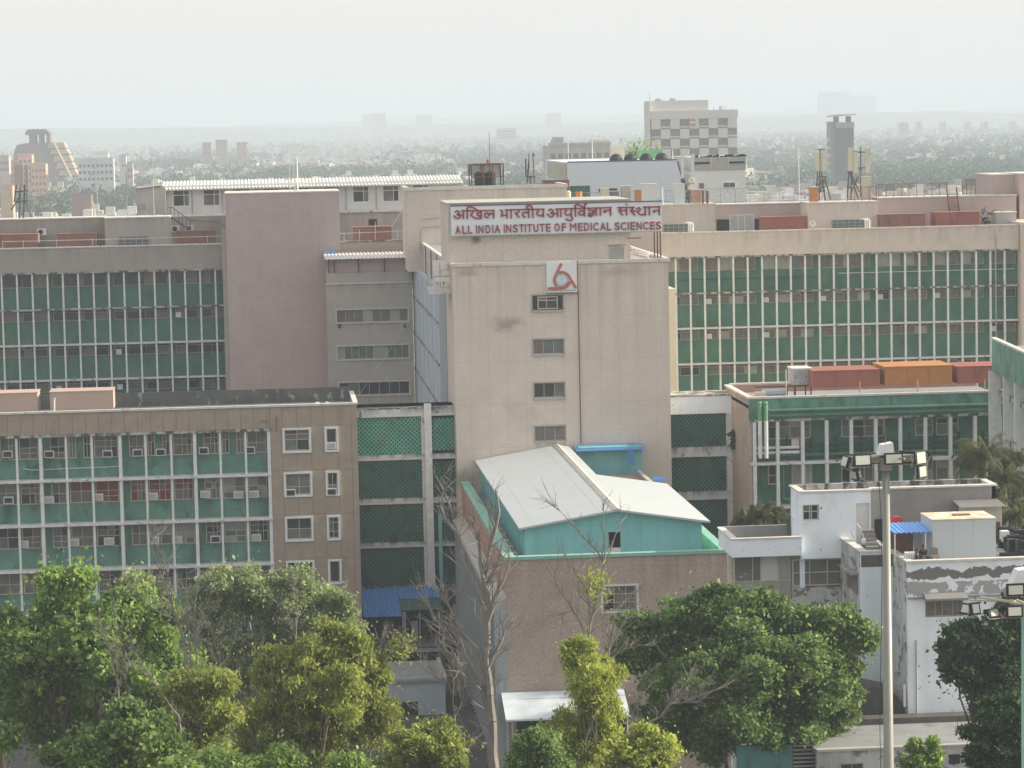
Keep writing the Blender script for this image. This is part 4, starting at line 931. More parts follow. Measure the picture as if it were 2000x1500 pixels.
for j in range(len(HZ)-1):
    z1, z0 = HZ[j], HZ[j+1]
    for i in range(7):
        a, b = vx[i]+.012, vx[i+1]-.012
        if i in (1, 2, 4) and j >= 1 and j <= 5:
            wt, wb = wrow[j-1] if j <= 5 else wrow[-1]
            if z1-wt > .1: tile(a, b, wt+.02, z1-.012)
            tile(a, b, z0+.012, wb-.02)
        else: tile(a, b, z0+.012, z1-.012)
tb = MB(); pz = zT
for (wt, wb) in wrow:
    tb.box(xe, xr, d+.1, d+1.2, wt, pz); pz = wb
    for q0, q1 in ((xe, vx[1]), (vx[3], vx[4]), (vx[5], xr)): tb.box(q0, q1, d+.1, d+1.2, wb, wt)
tb.box(xe, xr, d+.1, d+1.2, 0, pz); tb.build('tile_backing', mt['grout'], LB)
for j, (wt, wb) in enumerate(wrow):
    for (a, b, k) in ((vx[1], vx[3], 0), (vx[4], vx[5], 1)):
        f = MB(); w_ = .16; f.box(a, b, d-.12, d+.1, wt-w_, wt); f.box(a, b, d-.12, d+.1, wb, wb+w_); f.box(a, a+w_, d-.12, d+.1, wb+w_, wt-w_); f.box(b-w_, b, d-.12, d+.1, wb+w_, wt-w_)
        f.build('window_surround', mt['wframe'], LB)
        MB().box(a+w_, b-w_, d+.6, d+.75, wb+w_, wt-w_).build('recess', mt['dark'], LB)
        if not k: win(LB, a+w_, b-w_, wb+w_, wt-w_, d+.14, ((1, 1), (1.1, .9), (1, 1), (1, 1, 1), (1, 1))[j], ((1, .5, .4), (.6, 1), (1, 1), (1, 1), (1, 1))[j], mt['frame'], (GB_, G, GD, [mt['dark']], GD)[j], .06)
        else: win(LB, a+w_, b-w_, wb+w_, wt-w_, d+.14, (1,) if j in (0, 3) else (1, 1), ((1,), (1, 1.4), (1, 1.4, .8), (1,), (1,))[j], mt['frame'], GD, .06)
for i, z in enumerate(ZL):
    MB().box(xl, xe+.05, d-.15 if i else d-.1, d+1.19, z-.2, z-.002).build('ledge', mt['ledge_bad'] if i == 0 else mt['ledge'], LB)
MAJ = [PX(q, 900, d) for q in (-68, 79.5, 235, 381, 526)]; pit = 49.6*px_m
segs = [(b_, a_-.203) for a_, b_ in zip(ZL[:-1], ZL[1:])]
mullions(LB, MAJ, .26, .9, d-.02, segs, mt['mull'], 'column')
mins = [MAJ[0]+pit, MAJ[0]+2*pit]+[MAJ[k]+j*pit for k in (1, 2, 3) for j in (1, 2)]
mullions(LB, mins, .17, .30, d+.02, segs, mt['mull'])
r = random.Random(12); LB_AC = []
grids = [((1, 1), (1, .9)), ((1.1, .9), (.6, .5, 1)), ((1, 1), (.8, 1)), ((.9, .5, .5), (1, .55, .55))]
edges = sorted(MAJ+mins)
for s_i, (zb_, zt_) in enumerate(segs):
    for bi in range(len(edges)-1):
        a, b = edges[bi]+.12, edges[bi+1]-.12
        if edges[bi] in MAJ: a += .55
        if edges[bi+1] in MAJ: b -= .1
        z1 = zt_-.03; z0 = z1-1.82
        pans = GB_
        if s_i == 1 and bi in (4, 5, 6, 7, 8): pans = [mt['glassr'], mt['glassr'], mt['glass2']]
        if s_i == 2 and bi in (7, 8, 10): pans = [mt['glass3'], mt['glass3'], mt['glass4']]
        if s_i == 1 and bi >= 9: pans = [mt['glass3'], mt['glass4']]
        cs, rs = r.choice(grids)
        if (bi+s_i) % 3 == 1 and s_i == 0:
            mid = (a+b)/2
            win(LB, a, mid-.28, z0, z1, d+1.06, (1, 1), (1, .6), mt['frame'], pans, .07, rnd=r); win(LB, mid+.28, b, z0, z1, d+1.06, (1, 1), (1, .6), mt['frame'], pans, .07, rnd=r)
        else: win(LB, a, b, z0, z1, d+1.06, cs, rs, mt['frame'], pans, .07, rnd=r)
# window coolers: (picture x, picture y)
AC0 = None
def make_ac(col, label, cat='air conditioner', group=None, w=.78, h=.55, dp=.62):
    t = thing('window_air_conditioner', label, cat, (0, 0, 0), group)
    MB().box(-w/2, w/2, 0, dp, 0, h).build('casing', mt['wframe'], t)
    MB().box(-w/2+.07, w/2-.07, -.03, -.002, .07, h-.06).build('grille', col, t)
    return t
acd, acl = make_ac(mt['glass'], ''), make_ac(mt['concrete'], '')
RN = ('topmost', 'second', 'third'); acs = [
 (0, [(15,888,0), (96,888,0), (210,887,0), (269,885,0), (314,884,0), (398,881,0), (489,880,0)]),
 (1, [(17,978,0), (96,977,1), (192,972,1), (299,970,1), (401,966,1), (466,967,1), (496,966,1)]),
 (2, [(46,1064,1), (145,1060,1), (213,1058,1), (301,1056,1), (346,1055,1), (421,1054,0), (501,1051,1)])]
first = {0: True, 1: True}
for row, lst in acs:
    for i, (px, py, kind) in enumerate(lst):
        p = W(px, py+6, d+.5); lab = f"{'dark' if kind == 0 else 'pale'} window air conditioner, number {i+1} from the left in the {RN[row]} window row of the front left block"
        nm = ('first', 'second', 'third', 'fourth', 'fifth', 'sixth', 'seventh')[i]
        lab = f"{nm} air conditioner from the left under the {RN[row]} window row, brown tiled block"
        src = (acd, acl)[kind]; loc = (p.x, d+.40, p.z)
        if first[kind]: src.location = loc; WL[src.name] = Vector(loc); src['label'] = lab; src['group'] = 'window air conditioners on the front left block'; first[kind] = False
        else: copy_tree(src, loc, lab)
for px, py, lab in ((647, 868, 'air conditioner in the topmost narrow white-framed window'), (479, 960+2, 'x'), (648, 958, 'air conditioner in the second narrow white-framed window'), (568, 960, 'air conditioner in the second wide white-framed window')):
    if lab == 'x': continue
    p = W(px, py+6, d); copy_tree(acl if px == 647 else acd, (p.x, d-.15, p.z-.12), lab)
# boxes on its roof
def sheet_box(name, label, px0, px1, pyt, pyb, d, dp, material, cat='container', group=None, floor=None, seam=True):
    a, b = W(px0, pyt, d), W(px1, pyb, d); z0 = W((px0+px1)/2, pyb, d).z if floor is None else floor; z1 = W((px0+px1)/2, pyt, d).z
    t = thing(name, label, cat, ((a.x+b.x)/2, d, z0), group)
    MB().box(a.x, b.x, d, d+dp, z0, z1).build('body', material, t)
    MB().box(a.x-.05, b.x+.05, d-.05, d+dp+.05, z1, z1+.06).build('lid', material, t)
    if seam:
        n = max(2, int((b.x-a.x)/1.6))
        for i in range(1, n): q = a.x+(b.x-a.x)*i/n; MB().box(q-.02, q+.02, d-.03, d-.003, z0+.03, z1-.02).build('seam', material, t)
    return t
sheet_box('duct_housing', 'dusty pink sheet box cut by the left picture edge on the front left roof', -40, 74, 769, 806, 239, 3, mt['boxpink'], seam=False)
sheet_box('duct_housing', 'dusty pink sheet box with a white pipe at its corner on the front left roof', 97, 222, 765, 801, 239, 3, mt['boxpink'], seam=False)
P_ = thing('vent_pipe', 'white vent pipe with a short bend in front of the pink roof box', 'pipe', W(106, 803, 238.3)); a = W(106, 803, 238.3); b = W(106, 779, 238.3)
MB().path([a, b, b+Vector((.12, 0, .06))], .07).build('pipe', mt['white'], P_)
P_ = thing('roof_rubble', 'small heap of white rags on the front left roof', 'rubble', W(630, 786, 243)); m = MB(); rr = random.Random(1)
for i in range(14): q = W(625+rr.uniform(-12, 22), 787, 243); m.sphere((q.x, q.y, zT-.55), rr.uniform(.08, .3), .2, rr.uniform(.08, .35), 6, 4)
m.build('rags', mt['coping'], P_)
m = MB(); m.path([W(45, 915, 238), W(62, 918, 238), W(232, 911, 238)], .04, 4); tag(m.build('drain_pipe', mt['mull']), 'thin slanting drain pipe along the topmost green spandrel', 'pipe')
m = MB(); p = W(541, 835, 236.9); m.tube((p.x, p.y, PZ(541, 843, 236.9)), (p.x, p.y, PZ(541, 813, 236.9)), .06); m.path([W(508, 822, 236.8), W(525, 822, 236.8), W(530, 838, 236.8)], .04); tag(m.build('wall_pipe', mt['rust']), 'rusty pipes beside the topmost wide white-framed window', 'pipe')

# ---------------------------------------------------------------- screen-walled links
def lattice(x0, x1, y, z0, z1, p, w):
    """diagonal jali: crossing bars clipped to the opening"""
    m = MB(); W_, H = x1-x0, z1-z0
    for sgn in (1, -1):
        k = -H
        while k < W_:
            pts = []
            a0, a1 = max(0, k), min(W_, k+H)
            if a1-a0 > .1:
                h0, h1 = a0-k, a1-k
                if sgn < 0: X0, X1, Z0, Z1 = x0+a0, x0+a1, z0+h0, z0+h1
                else: X0, X1, Z0, Z1 = x1-a0, x1-a1, z0+h0, z0+h1
                dv = Vector((X1-X0, 0, Z1-Z0)).normalized(); nv = Vector((-dv.z, 0, dv.x))*w/2; A_, B_ = Vector((X0, y, Z0)), Vector((X1, y, Z1))
                q = [A_+nv, B_+nv, B_-nv, A_-nv]; yo = .0 if sgn > 0 else .004
                m.face([(v.x, y+yo, v.z) for v in q]); m.face([(q[0].x, y+yo, q[0].z), (q[0].x, y+.12, q[0].z), (q[1].x, y+.12, q[1].z), (q[1].x, y+yo, q[1].z)])
                m.face([(q[3].x, y+yo, q[3].z), (q[2].x, y+yo, q[2].z), (q[2].x, y+.12, q[2].z), (q[3].x, y+.12, q[3].z)])
            k += p
    return m
mt['jali'] = mat('green_jali_concrete', (.115, .35, .27), var=.2, scale=.8, stains=[((.03,.07,.05), 1.2, .60, .12, .4, .7)])
mt['jali_dk'] = mat('dark_green_jali_concrete', (.05, .14, .11), var=.25, scale=.8, stains=[(DK, 1.0, .54, .14, .5, .7)])
d = 246
JL = thing('screen_wall_link', 'white framed link with green diagonal screens between the front left block and the tower', 'building', (PX(790, 1000, d), d, 0))
x0, xa, xb, xc, xd, x1 = PX(697, 900, d)+.02, PX(823, 850, d), PX(829, 850, d), PX(843, 850, d), PX(844, 850, d), PX(898, 860, d)
rows = [(814.5, 889), (899, 974), (985, 1060), (1070, 1146)]
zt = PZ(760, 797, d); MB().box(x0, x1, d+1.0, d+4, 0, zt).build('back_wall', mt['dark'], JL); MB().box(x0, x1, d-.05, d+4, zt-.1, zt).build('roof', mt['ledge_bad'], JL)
zpre = zt-.1
for i, (a, b) in enumerate(rows):
    z1, z0 = PZ(760, a, d), PZ(760, b, d)
    MB().box(x0, x1, d-.02, d+1.0, z1+.002, zpre).build('beam', mt['beam'], JL); zpre = z0-.003
    lattice(x0, xa, d+.2, z0, z1, .36, .12).build('screen', mt['jali'] if i == 0 else mt['jali_dk'], JL, fix=False, kind='stuff')
    lattice(xd, x1, d+.2, z0+(.25 if i == 0 else 0), z1-.25, .36, .12).build('screen', mt['jali'] if i < 1 else mt['jali_dk'], JL, fix=False, kind='stuff')
    MB().box(xa, xb, d+.0, d+.9, z0, z1).build('jamb', mt['ledge'], JL)
MB().box(xb, xc, d-.35, d-.04, PZ(835, 1150, d), zt+.3).build('column', mt['mull'], JL)
MB().box(x0, x1, d-.02, d+1, 0, zpre).build('lower_wall', mt['ledge_bad'], JL)
MB().box(PX(855, 1000, d), PX(862, 1000, d), d-.5, d-.42, PZ(858, 1150, d), PZ(858, 1003, d)).build('green_tarp_strip', mt['teal'], JL)
d = 247
RL = thing('screen_wall_link_right', 'mouldy white link with dark green diagonal screens right of the tower', 'building', (PX(1375, 900, d), d, 0)); RL.name = 'screen_wall_link.001'; WL['screen_wall_link.001'] = WL['screen_wall_link_right']
x0, xa, x1 = PX(1308, 850, d), PX(1419, 850, d), PX(1444, 850, d); zt = PZ(1375, 771, d)
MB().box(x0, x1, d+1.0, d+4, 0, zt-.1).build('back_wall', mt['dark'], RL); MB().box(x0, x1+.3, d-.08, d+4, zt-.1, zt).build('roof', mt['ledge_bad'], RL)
zpre = zt-.1
for i, (a, b) in enumerate(((808, 873), (892, 960), (976, 1045))):
    z1, z0 = PZ(1375, a, d), PZ(1375, b, d); MB().box(x0, x1, d-.02, d+1.0, z1+.002, zpre).build('beam', mt['peel'] if i == 0 else mt['beam'], RL); zpre = z0-.003
    lattice(x0, xa, d+.2, z0, z1, .36, .11).build('screen', mt['jali_dk'], RL, fix=False, kind='stuff'); MB().box(xa, xa+.55, d, d+.9, z0, z1).build('column', mt['ledge'], RL); MB().box(xa+.55, x1, d+.5, d+.8, z0, z1).build('dark_gap', mt['dark'], RL)
MB().box(x0, x1, d-.02, d+1, 0, zpre).build('lower_wall', mt['ledge_bad'], RL)

# ---------------------------------------------------------------- green block at the right
d = 238; pm = d/F_PX
GN = thing('green_block', 'dark green block with fat green pipes and white columns in front of the right wing', 'building', (PX(1700, 850, d), d, 0))
x0, x1 = PX(1463, 800, d), PX(1975, 800, d); zt = PZ(1690, 773, d); z1 = PZ(1690, 813, d); z2 = PZ(1690, 897.5, d); z3 = z2-3.6; z4 = z3-3.6
MB().box(x0+.25, x1, d+1.2, d+12, 0, zt-.8).build('back_wall', mt['green'], GN); MB().box(x0, x1, d+.25, d+12, zt-.8, zt-.55).build('roof', mt['roofc'], GN)
MB().box(x0, x1, d, d+.25, z1, zt).build('fascia', mt['green_lo'], GN); MB().box(x0, x0+.25, d+.26, d+12, 0, zt).build('side_wall', mt['mauve'], GN)
c = MB(); c.box(x0-.12, x1, d-.12, d+.35, zt, zt+.16); c.box(x0-.12, x0+.35, d+.35, d+12, zt, zt+.16); c.build('coping', mt['coping'], GN)
MB().box(x0+.3, x1, d+11.7, d+12, zt-.55, zt+.1).build('rear_parapet', mt['salmon'], GN); MB().box(x0+.3, x1, d+11.65, d+12.05, zt+.1, zt+.25).build('coping', mt['coping'], GN)
for i, z in enumerate((z1, z2, z3, z4)): MB().box(x0+.1, x1, d-.1, d+1.19, z-.22, z-.003).build('ledge', mt['ledge'] if i else mt['ledge_bad'], GN)
cols = [PX(q, 850, d) for q in (1474, 1519, 1568, 1615, 1663, 1711, 1759, 1808, 1857, 1905, 1954)]
mullions(GN, cols, .26, .4, d-.05, [(z2, z1-.223), (z3, z2-.223), (z4, z3-.223)], mt['mull'], 'column')
for k, dz in enumerate((.28, .62)): MB().tube((PX(1500, 800, d), d-.22, z1+.28+k*.42), (x1, d-.22, z1+.28+k*.42), .14, .14, 8).build('pipe', mt['green'], GN)
for px in (1484, 1496): q = PX(px, 800, d-.3); m = MB(); m.path([Vector((q, d-.28, z1-.1)), Vector((q, d-.28, zt-.45)), Vector((q, d-.15, zt-.3))], .18, 8); m.build('pipe', mat('bright_green_pipe', (.17, .36, .20)), GN); MB().tube((q, d-.28, z1-.1), (q, d-.28, z2+.4), .17, .17, 8).build('pipe', mt['mull'], GN)
zq = PZ(1690, 886, d)
for k in range(3): MB().tube((PX(1578 if k else 1500, 880, d), d+.62, zq+.0+k*.42), (x1, d+.62, zq+k*.42), .12, .12, 8).build('pipe', mt['green_dk'] if k else mt['green'], GN)
for k in range(2): MB().tube((PX(1478, 880, d), d+.45, zq+.25+k*.4), (PX(1563, 880, d), d+.45, zq+.25+k*.4), .13, .13, 8).build('pipe', mt['mull'], GN)
for q in range(9): MB().box(PX(1540+q*48, 880, d), PX(1540+q*48, 880, d)+.08, d+.5, d+1.1, zq-.3, zq+1.5).build('pipe_bracket', mt['green_dk'], GN)
w_ = [(1500, 1583, 817, 857, (1, 1, 1, .9), (1, .6), G), (1643, 1726, 816, 853, (1, 1.2, 1, .9), (1, .7), GD), (1787, 1822, 815, 851, (1, 1), (1, .6), G), (1828, 1872, 813, 850, (1, 1), (1, .5), GB_), ]
for a, b, t_, b_, cs, rs, pn in w_: win(GN, PX(a, 835, d+1.1), PX(b, 835, d+1.1), PZ((a+b)/2, b_, d+1.1), PZ((a+b)/2, t_+2, d+1.1), d+1.06, cs, rs, mt['frame'], pn, .07)
for a, b, t_, b_, cs, rs, pn in [(1500, 1517, 907, 946, (1,), (.8, 1), GD), (1546, 1586, 903, 944, (1, .1), (1,), [mt['glass3']]), (1643, 1680, 902, 942, (1, 1), (1, .4), [mt['dark'], mt['glass3']]), (1687, 1706, 905, 940, (1,), (1,), GD), (1787, 1822, 897, 938, (1,), (1, 1), [mt['glass3'], mt['glass2']]), (1828, 1874, 895, 936, (1, 1), (1, .7), [mt['glass3'], mt['glass2']])]:
    win(GN, PX(a, 925, d+1.1), PX(b, 925, d+1.1), PZ((a+b)/2, b_, d+1.1), PZ((a+b)/2, t_, d+1.1), d+1.06, cs, rs, mt['frame'], pn, .07)
MB().box(PX(1548, 810, d), PX(1563, 810, d), d+.6, d+1.1, PZ(1530, 878, d), PZ(1530, 860, d)).build('pale_panel', mt['glassw'], GN)
MB().path([W(1530, 905, d+.6), W(1530, 975, d+.6), W(1542, 975, d+.6)], .12, 8).build('pipe', mat('mid_green_pipe', (.09, .24, .15)), GN)
# roof boxes
sheet_box('roof_container', 'brick red sheet container left of the orange one on the green block roof', 1588, 1719, 724, 756, 241, 4.2, mt['red'], group=None)
sheet_box('roof_container', 'ochre orange sheet container on the green block roof', 1728, 1860, 716, 752, 241, 4.8, mt['orange'])
sheet_box('roof_container', 'brick red sheet container cut off by the right-edge building', 1870, 1960, 716, 748, 241, 4.2, mt['red'])
t = thing('cooling_unit', 'square galvanised cooling unit on legs left of the red roof container', 'cooling unit', (PX(1568, 750, 243), 243, zt-.55)); a, b = PX(1549, 735, 243), PX(1586, 735, 243); za, zb_ = PZ(1568, 751, 243), PZ(1568, 722, 243)
MB().box(a, b, 243, 245.5, za, zb_).build('casing', mat('stained_galvanised_sheet', (.40, .42, .42), var=.25, scale=2.5, stains=[((.2,.2,.2), 2, .55, .08, 1, .7)]), t); MB().box(a-.05, b+.05, 242.95, 245.55, zb_, zb_+.12).build('lid', mt['coping'], t)
for q in (a+.1, b-.1): MB().box(q-.05, q+.05, 243, 243.1, zt-.55, za).build('leg', mt['rust'], t)
MB().box(PX(1475, 746, 240), PX(1484, 746, 240)+.5, 240, 240.5, zt-.5, zt+.35).build('outdoor_unit', mt['cream'], None)
tag(bpy.data.objects['outdoor_unit'], 'small cream outdoor unit at the left corner of the green block roof', 'air conditioner')
m = MB(); m.box(PX(1475, 750, 245), PX(1590, 750, 245), 245, 245.12, zt+.25, zt+.37)
for q in (1536, 1552, 1572): m.box(PX(q, 750, 245), PX(q, 750, 245)+.1, 245, 245.1, zt-.5, zt+.3)
tag(m.build('pipe_rack', mt['rust']), 'rusty pipe rack beside the square cooling unit', 'pipe rack')
m = MB(); m.tube((PX(1488, 760, 244), 244, zt-.1), (PX(1533, 760, 244), 244, zt-.1), .35, .35, 10); tag(m.build('insulated_duct', mt['panelb']), 'fat pale insulated duct behind the cream outdoor unit', 'duct')
for i, px in enumerate((1535, 1679, 1792, 1923)):
    p = W(px, 745, 239); o = MB().path([Vector((p.x, 239, zt-.5)), Vector((p.x, 239, PZ(px, (722, 745, 742, 742)[i], 239)))], .05).build('thin_pipe', mt['salmon'] if i else mt['metal'])
    tag(o, ('thin upright pole left of the square cooling unit', 'short salmon pipe in front of the red roof container', 'short salmon pipe in front of the orange roof container', 'short pipe in front of the right red container')[i], 'pipe')

# ---------------------------------------------------------------- building cut by the right edge
A_, B_ = W(1937, 662, 236), None
ang = None
zt = A_.z; dB = 219.0
bx = None
# second corner: same height, nearer the camera, on the ray through (2003, 692)
rB = ray(2003, 692); tB = (zt-CAM_H)/rB.z; B_ = CAM+rB*tB
RB = thing('right_edge_block', 'grey-green block with tall white fins cut by the right picture edge', 'building', (A_.x, A_.y, 0))
dv = Vector((B_.x-A_.x, B_.y-A_.y, 0)); Lg = dv.length; dv.normalize(); far = A_+dv*(Lg*1.12); nv = Vector((-dv.y, dv.x, 0))
if nv.x < 0: nv = -nv
def slab(p, q, z0, z1, th, off=0):
    m = MB(); a, b = p-nv*off, q-nv*off; a2, b2 = a+nv*th, b+nv*th
    pts = [(a.x, a.y), (b.x, b.y), (b2.x, b2.y), (a2.x, a2.y)]; return m.prism(pts, z0, z1, 'z')
zt2 = zt-2.6
slab(A_, far, zt2, zt, .3).build('fascia', mt['green_lo'], RB); slab(A_, far, zt, zt+.15, .4, .06).build('coping', mt['coping'], RB)
slab(A_+nv*1.2, far+nv*1.2, 0, zt2, 8).build('wall', mt['green_lo'], RB); slab(A_+nv*.3, far+nv*.3, zt-.8, zt-.6, 9).build('roof', mt['roofc'], RB)
for i in range(4):
    p = A_+dv*(Lg*(.0+i*.33)); slab(p, p+dv*.28, 0, zt2, 1.0, .0 if i else .3).build('fin', mt['mull'], RB)
    for k in range(6):
        if i: q = A_+dv*(Lg*((i-1)*.33))+dv*.3; slab(q+nv*.45, q+dv*(Lg*.33-.35)+nv*.45, zt2-.25-3.6*k-1.7, zt2-3.6*k-1.55, .6).build('ledge', mt['ledge_bad'], RB)
        if i: slab(q+nv*1.0, q+dv*(Lg*.33-.35)+nv*1.0, zt2-3.6*k-1.5, zt2-3.6*k-.25, .15).build('window', mt['glass3'] if k % 2 else mt['glass2'], RB)

# ---------------------------------------------------------------- annex with the teal shed on its roof
d = 200
AN = thing('front_annex', 'mauve pebbledash block with a teal parapet in the centre foreground', 'building', (PX(1200, 1200, d), d, 0))
x0, x1 = PX(990, 1150, d), PX(1421, 1100, d); zt = PZ(1205, 1087, d)
a, b = PX(1174, 1170, d), PX(1247, 1170, d); lo, hi = PZ(1210, 1197, d), PZ(1210, 1141, d); zw = PZ(1210, 1349, d)
for q in ((x0, a, 0, zt), (b, x1, 0, zt), (a, b, hi, zt), (a, b, 0, lo)): MB().box(q[0], q[1], d, d+.4, q[2], q[3]).build('front_wall', mt['mauve'], AN)
f = MB(); f.box(a-.0, b, d-.06, d+.12, hi-.12, hi); f.box(a, b, d-.08, d+.12, lo, lo+.12); f.box(a, a+.12, d-.06, d+.12, lo+.12, hi-.12); f.box(b-.12, b, d-.06, d+.12, lo+.12, hi-.12); f.build('window_surround', mt['white'], AN)
win(AN, a+.13, b-.13, lo+.13, hi-.13, d+.2, (1.1, 1.1, 1), (1, 1, 1), mt['frame'], [mt['glass4'], mt['glass3'], mt['glass'], mt['glass2']], .06); MB().box(a, b, d+.4, d+.5, lo, hi).build('recess', mt['dark'], AN)
MB().box(x1-.4, x1, d+.4, d+44, 0, zt).build('side_wall', mt['mauve'], AN)
MB().box(x0, x0+.3, d+.4, d+44, zt-2.6, zt).build('side_wall', mt['salmon'], AN)
MB().box(x0+.3, x1-.4, d+.4, d+44, zt-1.0, zt-.8).build('roof', mt['roofc'], AN)
c = MB(); c.box(x0-.15, x1+.15, d-.12, d+.55, zt, zt+.22); c.box(x0-.15, x0+.6, d+.55, d+43.5, zt, zt+.22); c.box(x1-.45, x1+.15, d+.55, d+43.5, zt, zt+.22); c.build('coping', mt['teal_cap'], AN)
MB().box(x1-.5, x1-.402, d+.55, d+43.5, zt-.8, zt).build('inner_parapet', mat('pale_green_inner', (.22, .45, .30)), AN)
zl_ = zt-3.0
MB().prism([(x0-.9, zl_), (x0-.9, zl_-.35), (x0-.002, zl_-.35), (x0-.002, zl_+.4)], d+.2, d+43.5).build('side_ledge', mt['concrete'], AN)
MB().box(x0+.02, x0+.3, d+.4, d+44, 0, zt-2.6).build('side_wall', mt['green_dk'], AN)
for i in range(34):
    yy = d+.3+i*1.28; MB().box(x0-.78, x0-.002, yy, yy+.14, 0, zl_-.36).build('fin', mt['fin'], AN)
MB().box(x0-.9, x0-.002, d-.02, d+.28, 0, zl_-.36).build('corner_fin', mt['fin'], AN)
for k in range(3): MB().box(x0-.3, x0+.018, d+.45, d+43.5, zl_-3.6-k*3.6, zl_-3.3-k*3.6).build('floor_band', mt['fin'], AN)
# shed
ds = 202.6
SH = thing('rooftop_shed', 'teal walled shed with a pale low gable roof on top of the annex', 'shed', (PX(1200, 1080, ds), ds, zt-.8))
sx0, sx1 = PX(1026, 1060, ds), PX(1371, 1050, ds); xr_ = PX(1204, 995, ds); ze0 = PZ(1018, 1030, ds); ze1 = PZ(1386, 1016.5, ds); ze = (ze0+ze1)/2; za = PZ(1204, 993, ds)
da, db = PX(1188, 1050, ds), PX(1212, 1050, ds); dz0, dz1 = PZ(1200, 1070, ds), PZ(1200, 1039, ds)
def roofz(x): return za-(abs(x-xr_)/(xr_-PX(1015, 1028, ds)))*(za-ze)
MB().prism([(sx0, zt-.8), (sx0, roofz(sx0)-.12), (da, roofz(da)-.12), (da, zt-.8)], ds, ds+.15).build('front_wall', mt['teal'], SH)
MB().prism([(db, zt-.8), (db, roofz(db)-.12), (sx1, roofz(sx1)-.12), (sx1, zt-.8)], ds, ds+.15).build('front_wall', mt['teal'], SH)
MB().prism([(da, dz1), (da, roofz(da)-.12), (xr_, za-.12), (db, roofz(db)-.12), (db, dz1)], ds, ds+.15).build('front_wall', mt['teal'], SH)
for q_ in np.arange(sx0+1.15, sx1-.3, 1.15):
    if not da-.1 < q_ < db+.1: MB().box(q_-.015, q_+.015, ds-.02, ds-.002, zt-.8, roofz(q_)-.16).build('sheet_rib', mt['teal'], SH)
MB().box(da, db, ds+.02, ds+.14, zt-.8, dz0).build('hatch_sill', mt['white'], SH); MB().box(da, db, ds+.9, ds+1, zt-.8, dz1).build('hatch_dark', mt['dark'], SH)
MB().box(sx0, sx0+.12, ds+.15, 243.6, zt-.8, roofz(sx0)-.12).build('side_wall', mt['panelb'], SH)
for i in range(22): yy = ds+.5+i*1.85; MB().box(sx0-.12, sx0-.002, yy, yy+.35, zt-.8, roofz(sx0)-.13).build('side_rib', mt['teal'], SH)
MB().box(sx1-.12, sx1, ds+.15, 223, zt-.8, roofz(sx1)-.12).build('side_wall', mt['teal'], SH)
xL, xR = PX(1014, 1028, ds-.5), PX(1387, 1015, ds-.5); yb1 = 243.9; yb2 = 223.9; xn = PX(1165, 922, 223.7)
def rsheet(x0, x1, y0, y1, name, material, th=.14, lift=0):
    m = MB(); pts = []
    for x in (x0, x1): pts.append((x, roofz(x)+lift))
    return m.prism([(x0, pts[0][1]), (x1, pts[1][1]), (x1, pts[1][1]-th), (x0, pts[0][1]-th)], y0, y1).build(name, material, SH)
rsheet(xL, xr_, ds-.5, yb1, 'roof_left', mt['roofw']); rsheet(xr_, xn, ds-.5, yb1, 'roof_right', mt['roofw']); rsheet(xn+.002, xR, ds-.5, yb2, 'roof_right', mt['roofw'])
for x_ in np.arange(xL+1.1, xr_-.2, 4.6): rsheet(x_-.02, x_+.02, ds-.5, yb1, 'roof_seam', mt['roofw'], th=.01, lift=.006)
MB().prism([(xr_-.28, roofz(xr_-.28)+.02), (xr_, za+.12), (xr_+.28, roofz(xr_+.28)+.02)], ds-.55, yb1).build('ridge', mt['ridge'], SH)
for px, py in ((973, 1030), (983, 1052), (992, 1068), (1001, 1085), (962, 1010), (955, 985)):
    q = None
t_lbl = ('first', 'second', 'third', 'fourth', 'fifth'); src = None
for i in range(5):
    yy = ds+1.2+i*3.1; xx = x0+.85
    if src is None:
        src = thing('outdoor_unit', '', 'air conditioner', (xx, yy, zt-.8), 'outdoor units beside the shed')
        MB().box(xx-.15, xx+.2, yy, yy+.85, zt-.8, zt-.1).build('casing', mt['concrete'], src); m = MB(); m.tube((xx-.17, yy+.42, zt-.45), (xx-.2, yy+.42, zt-.45), .25, .25, 10); m.build('fan_grille', mt['black'], src); o = src
    else: o = copy_tree(src, (xx, yy, zt-.8))
    o['label'] = t_lbl[i]+' outdoor unit from the front in the gap left of the teal shed'
# small teal lean-to at the back, blue sheet, brown parapet
t = thing('rear_lean_to', 'small teal room with a torn blue sheet roof against the tower foot', 'shed', (PX(1195, 890, 241), 241, 15))
MB().box(PX(1131, 900, 242), PX(1254, 900, 242), 242, 243.7, zt-.8, PZ(1190, 873, 242)).build('wall', mt['teal'], t)
corr(PX(1127, 874, 241), PX(1260, 874, 241), 241.2, PZ(1190, 880, 241), 243.8, PZ(1190, 869, 243), mt['blue'], t, 30, amp=.03)
m = MB(); m.face([W(1225, 880, 240.9), W(1237, 880, 240.9), W(1239, 908, 241.2), W(1228, 908, 241.2)]); m.build('hanging_sheet', mt['blue'], t, fix=False)
t = thing('brown_parapet', 'low salmon brown parapet and roof behind the shed on the right', 'wall', (PX(1230, 920, 232), 232, 15))
MB().box(xn+.3, PX(1290, 925, 226), 226, 241, zt-.5, zt+.6).build('roof_block', mt['salmon'], t)
MB().box(PX(1290, 925, 226), PX(1290, 925, 226)+.35, 225, 241, zt-.5, zt+1.0).build('side_curb', mt['concrete'], t)
corr(PX(1276, 936, 224.6), PX(1303, 936, 224.6), 224.2, PZ(1290, 940, 224), 226, PZ(1290, 931, 226), mt['blue'], t, 8, amp=.03)
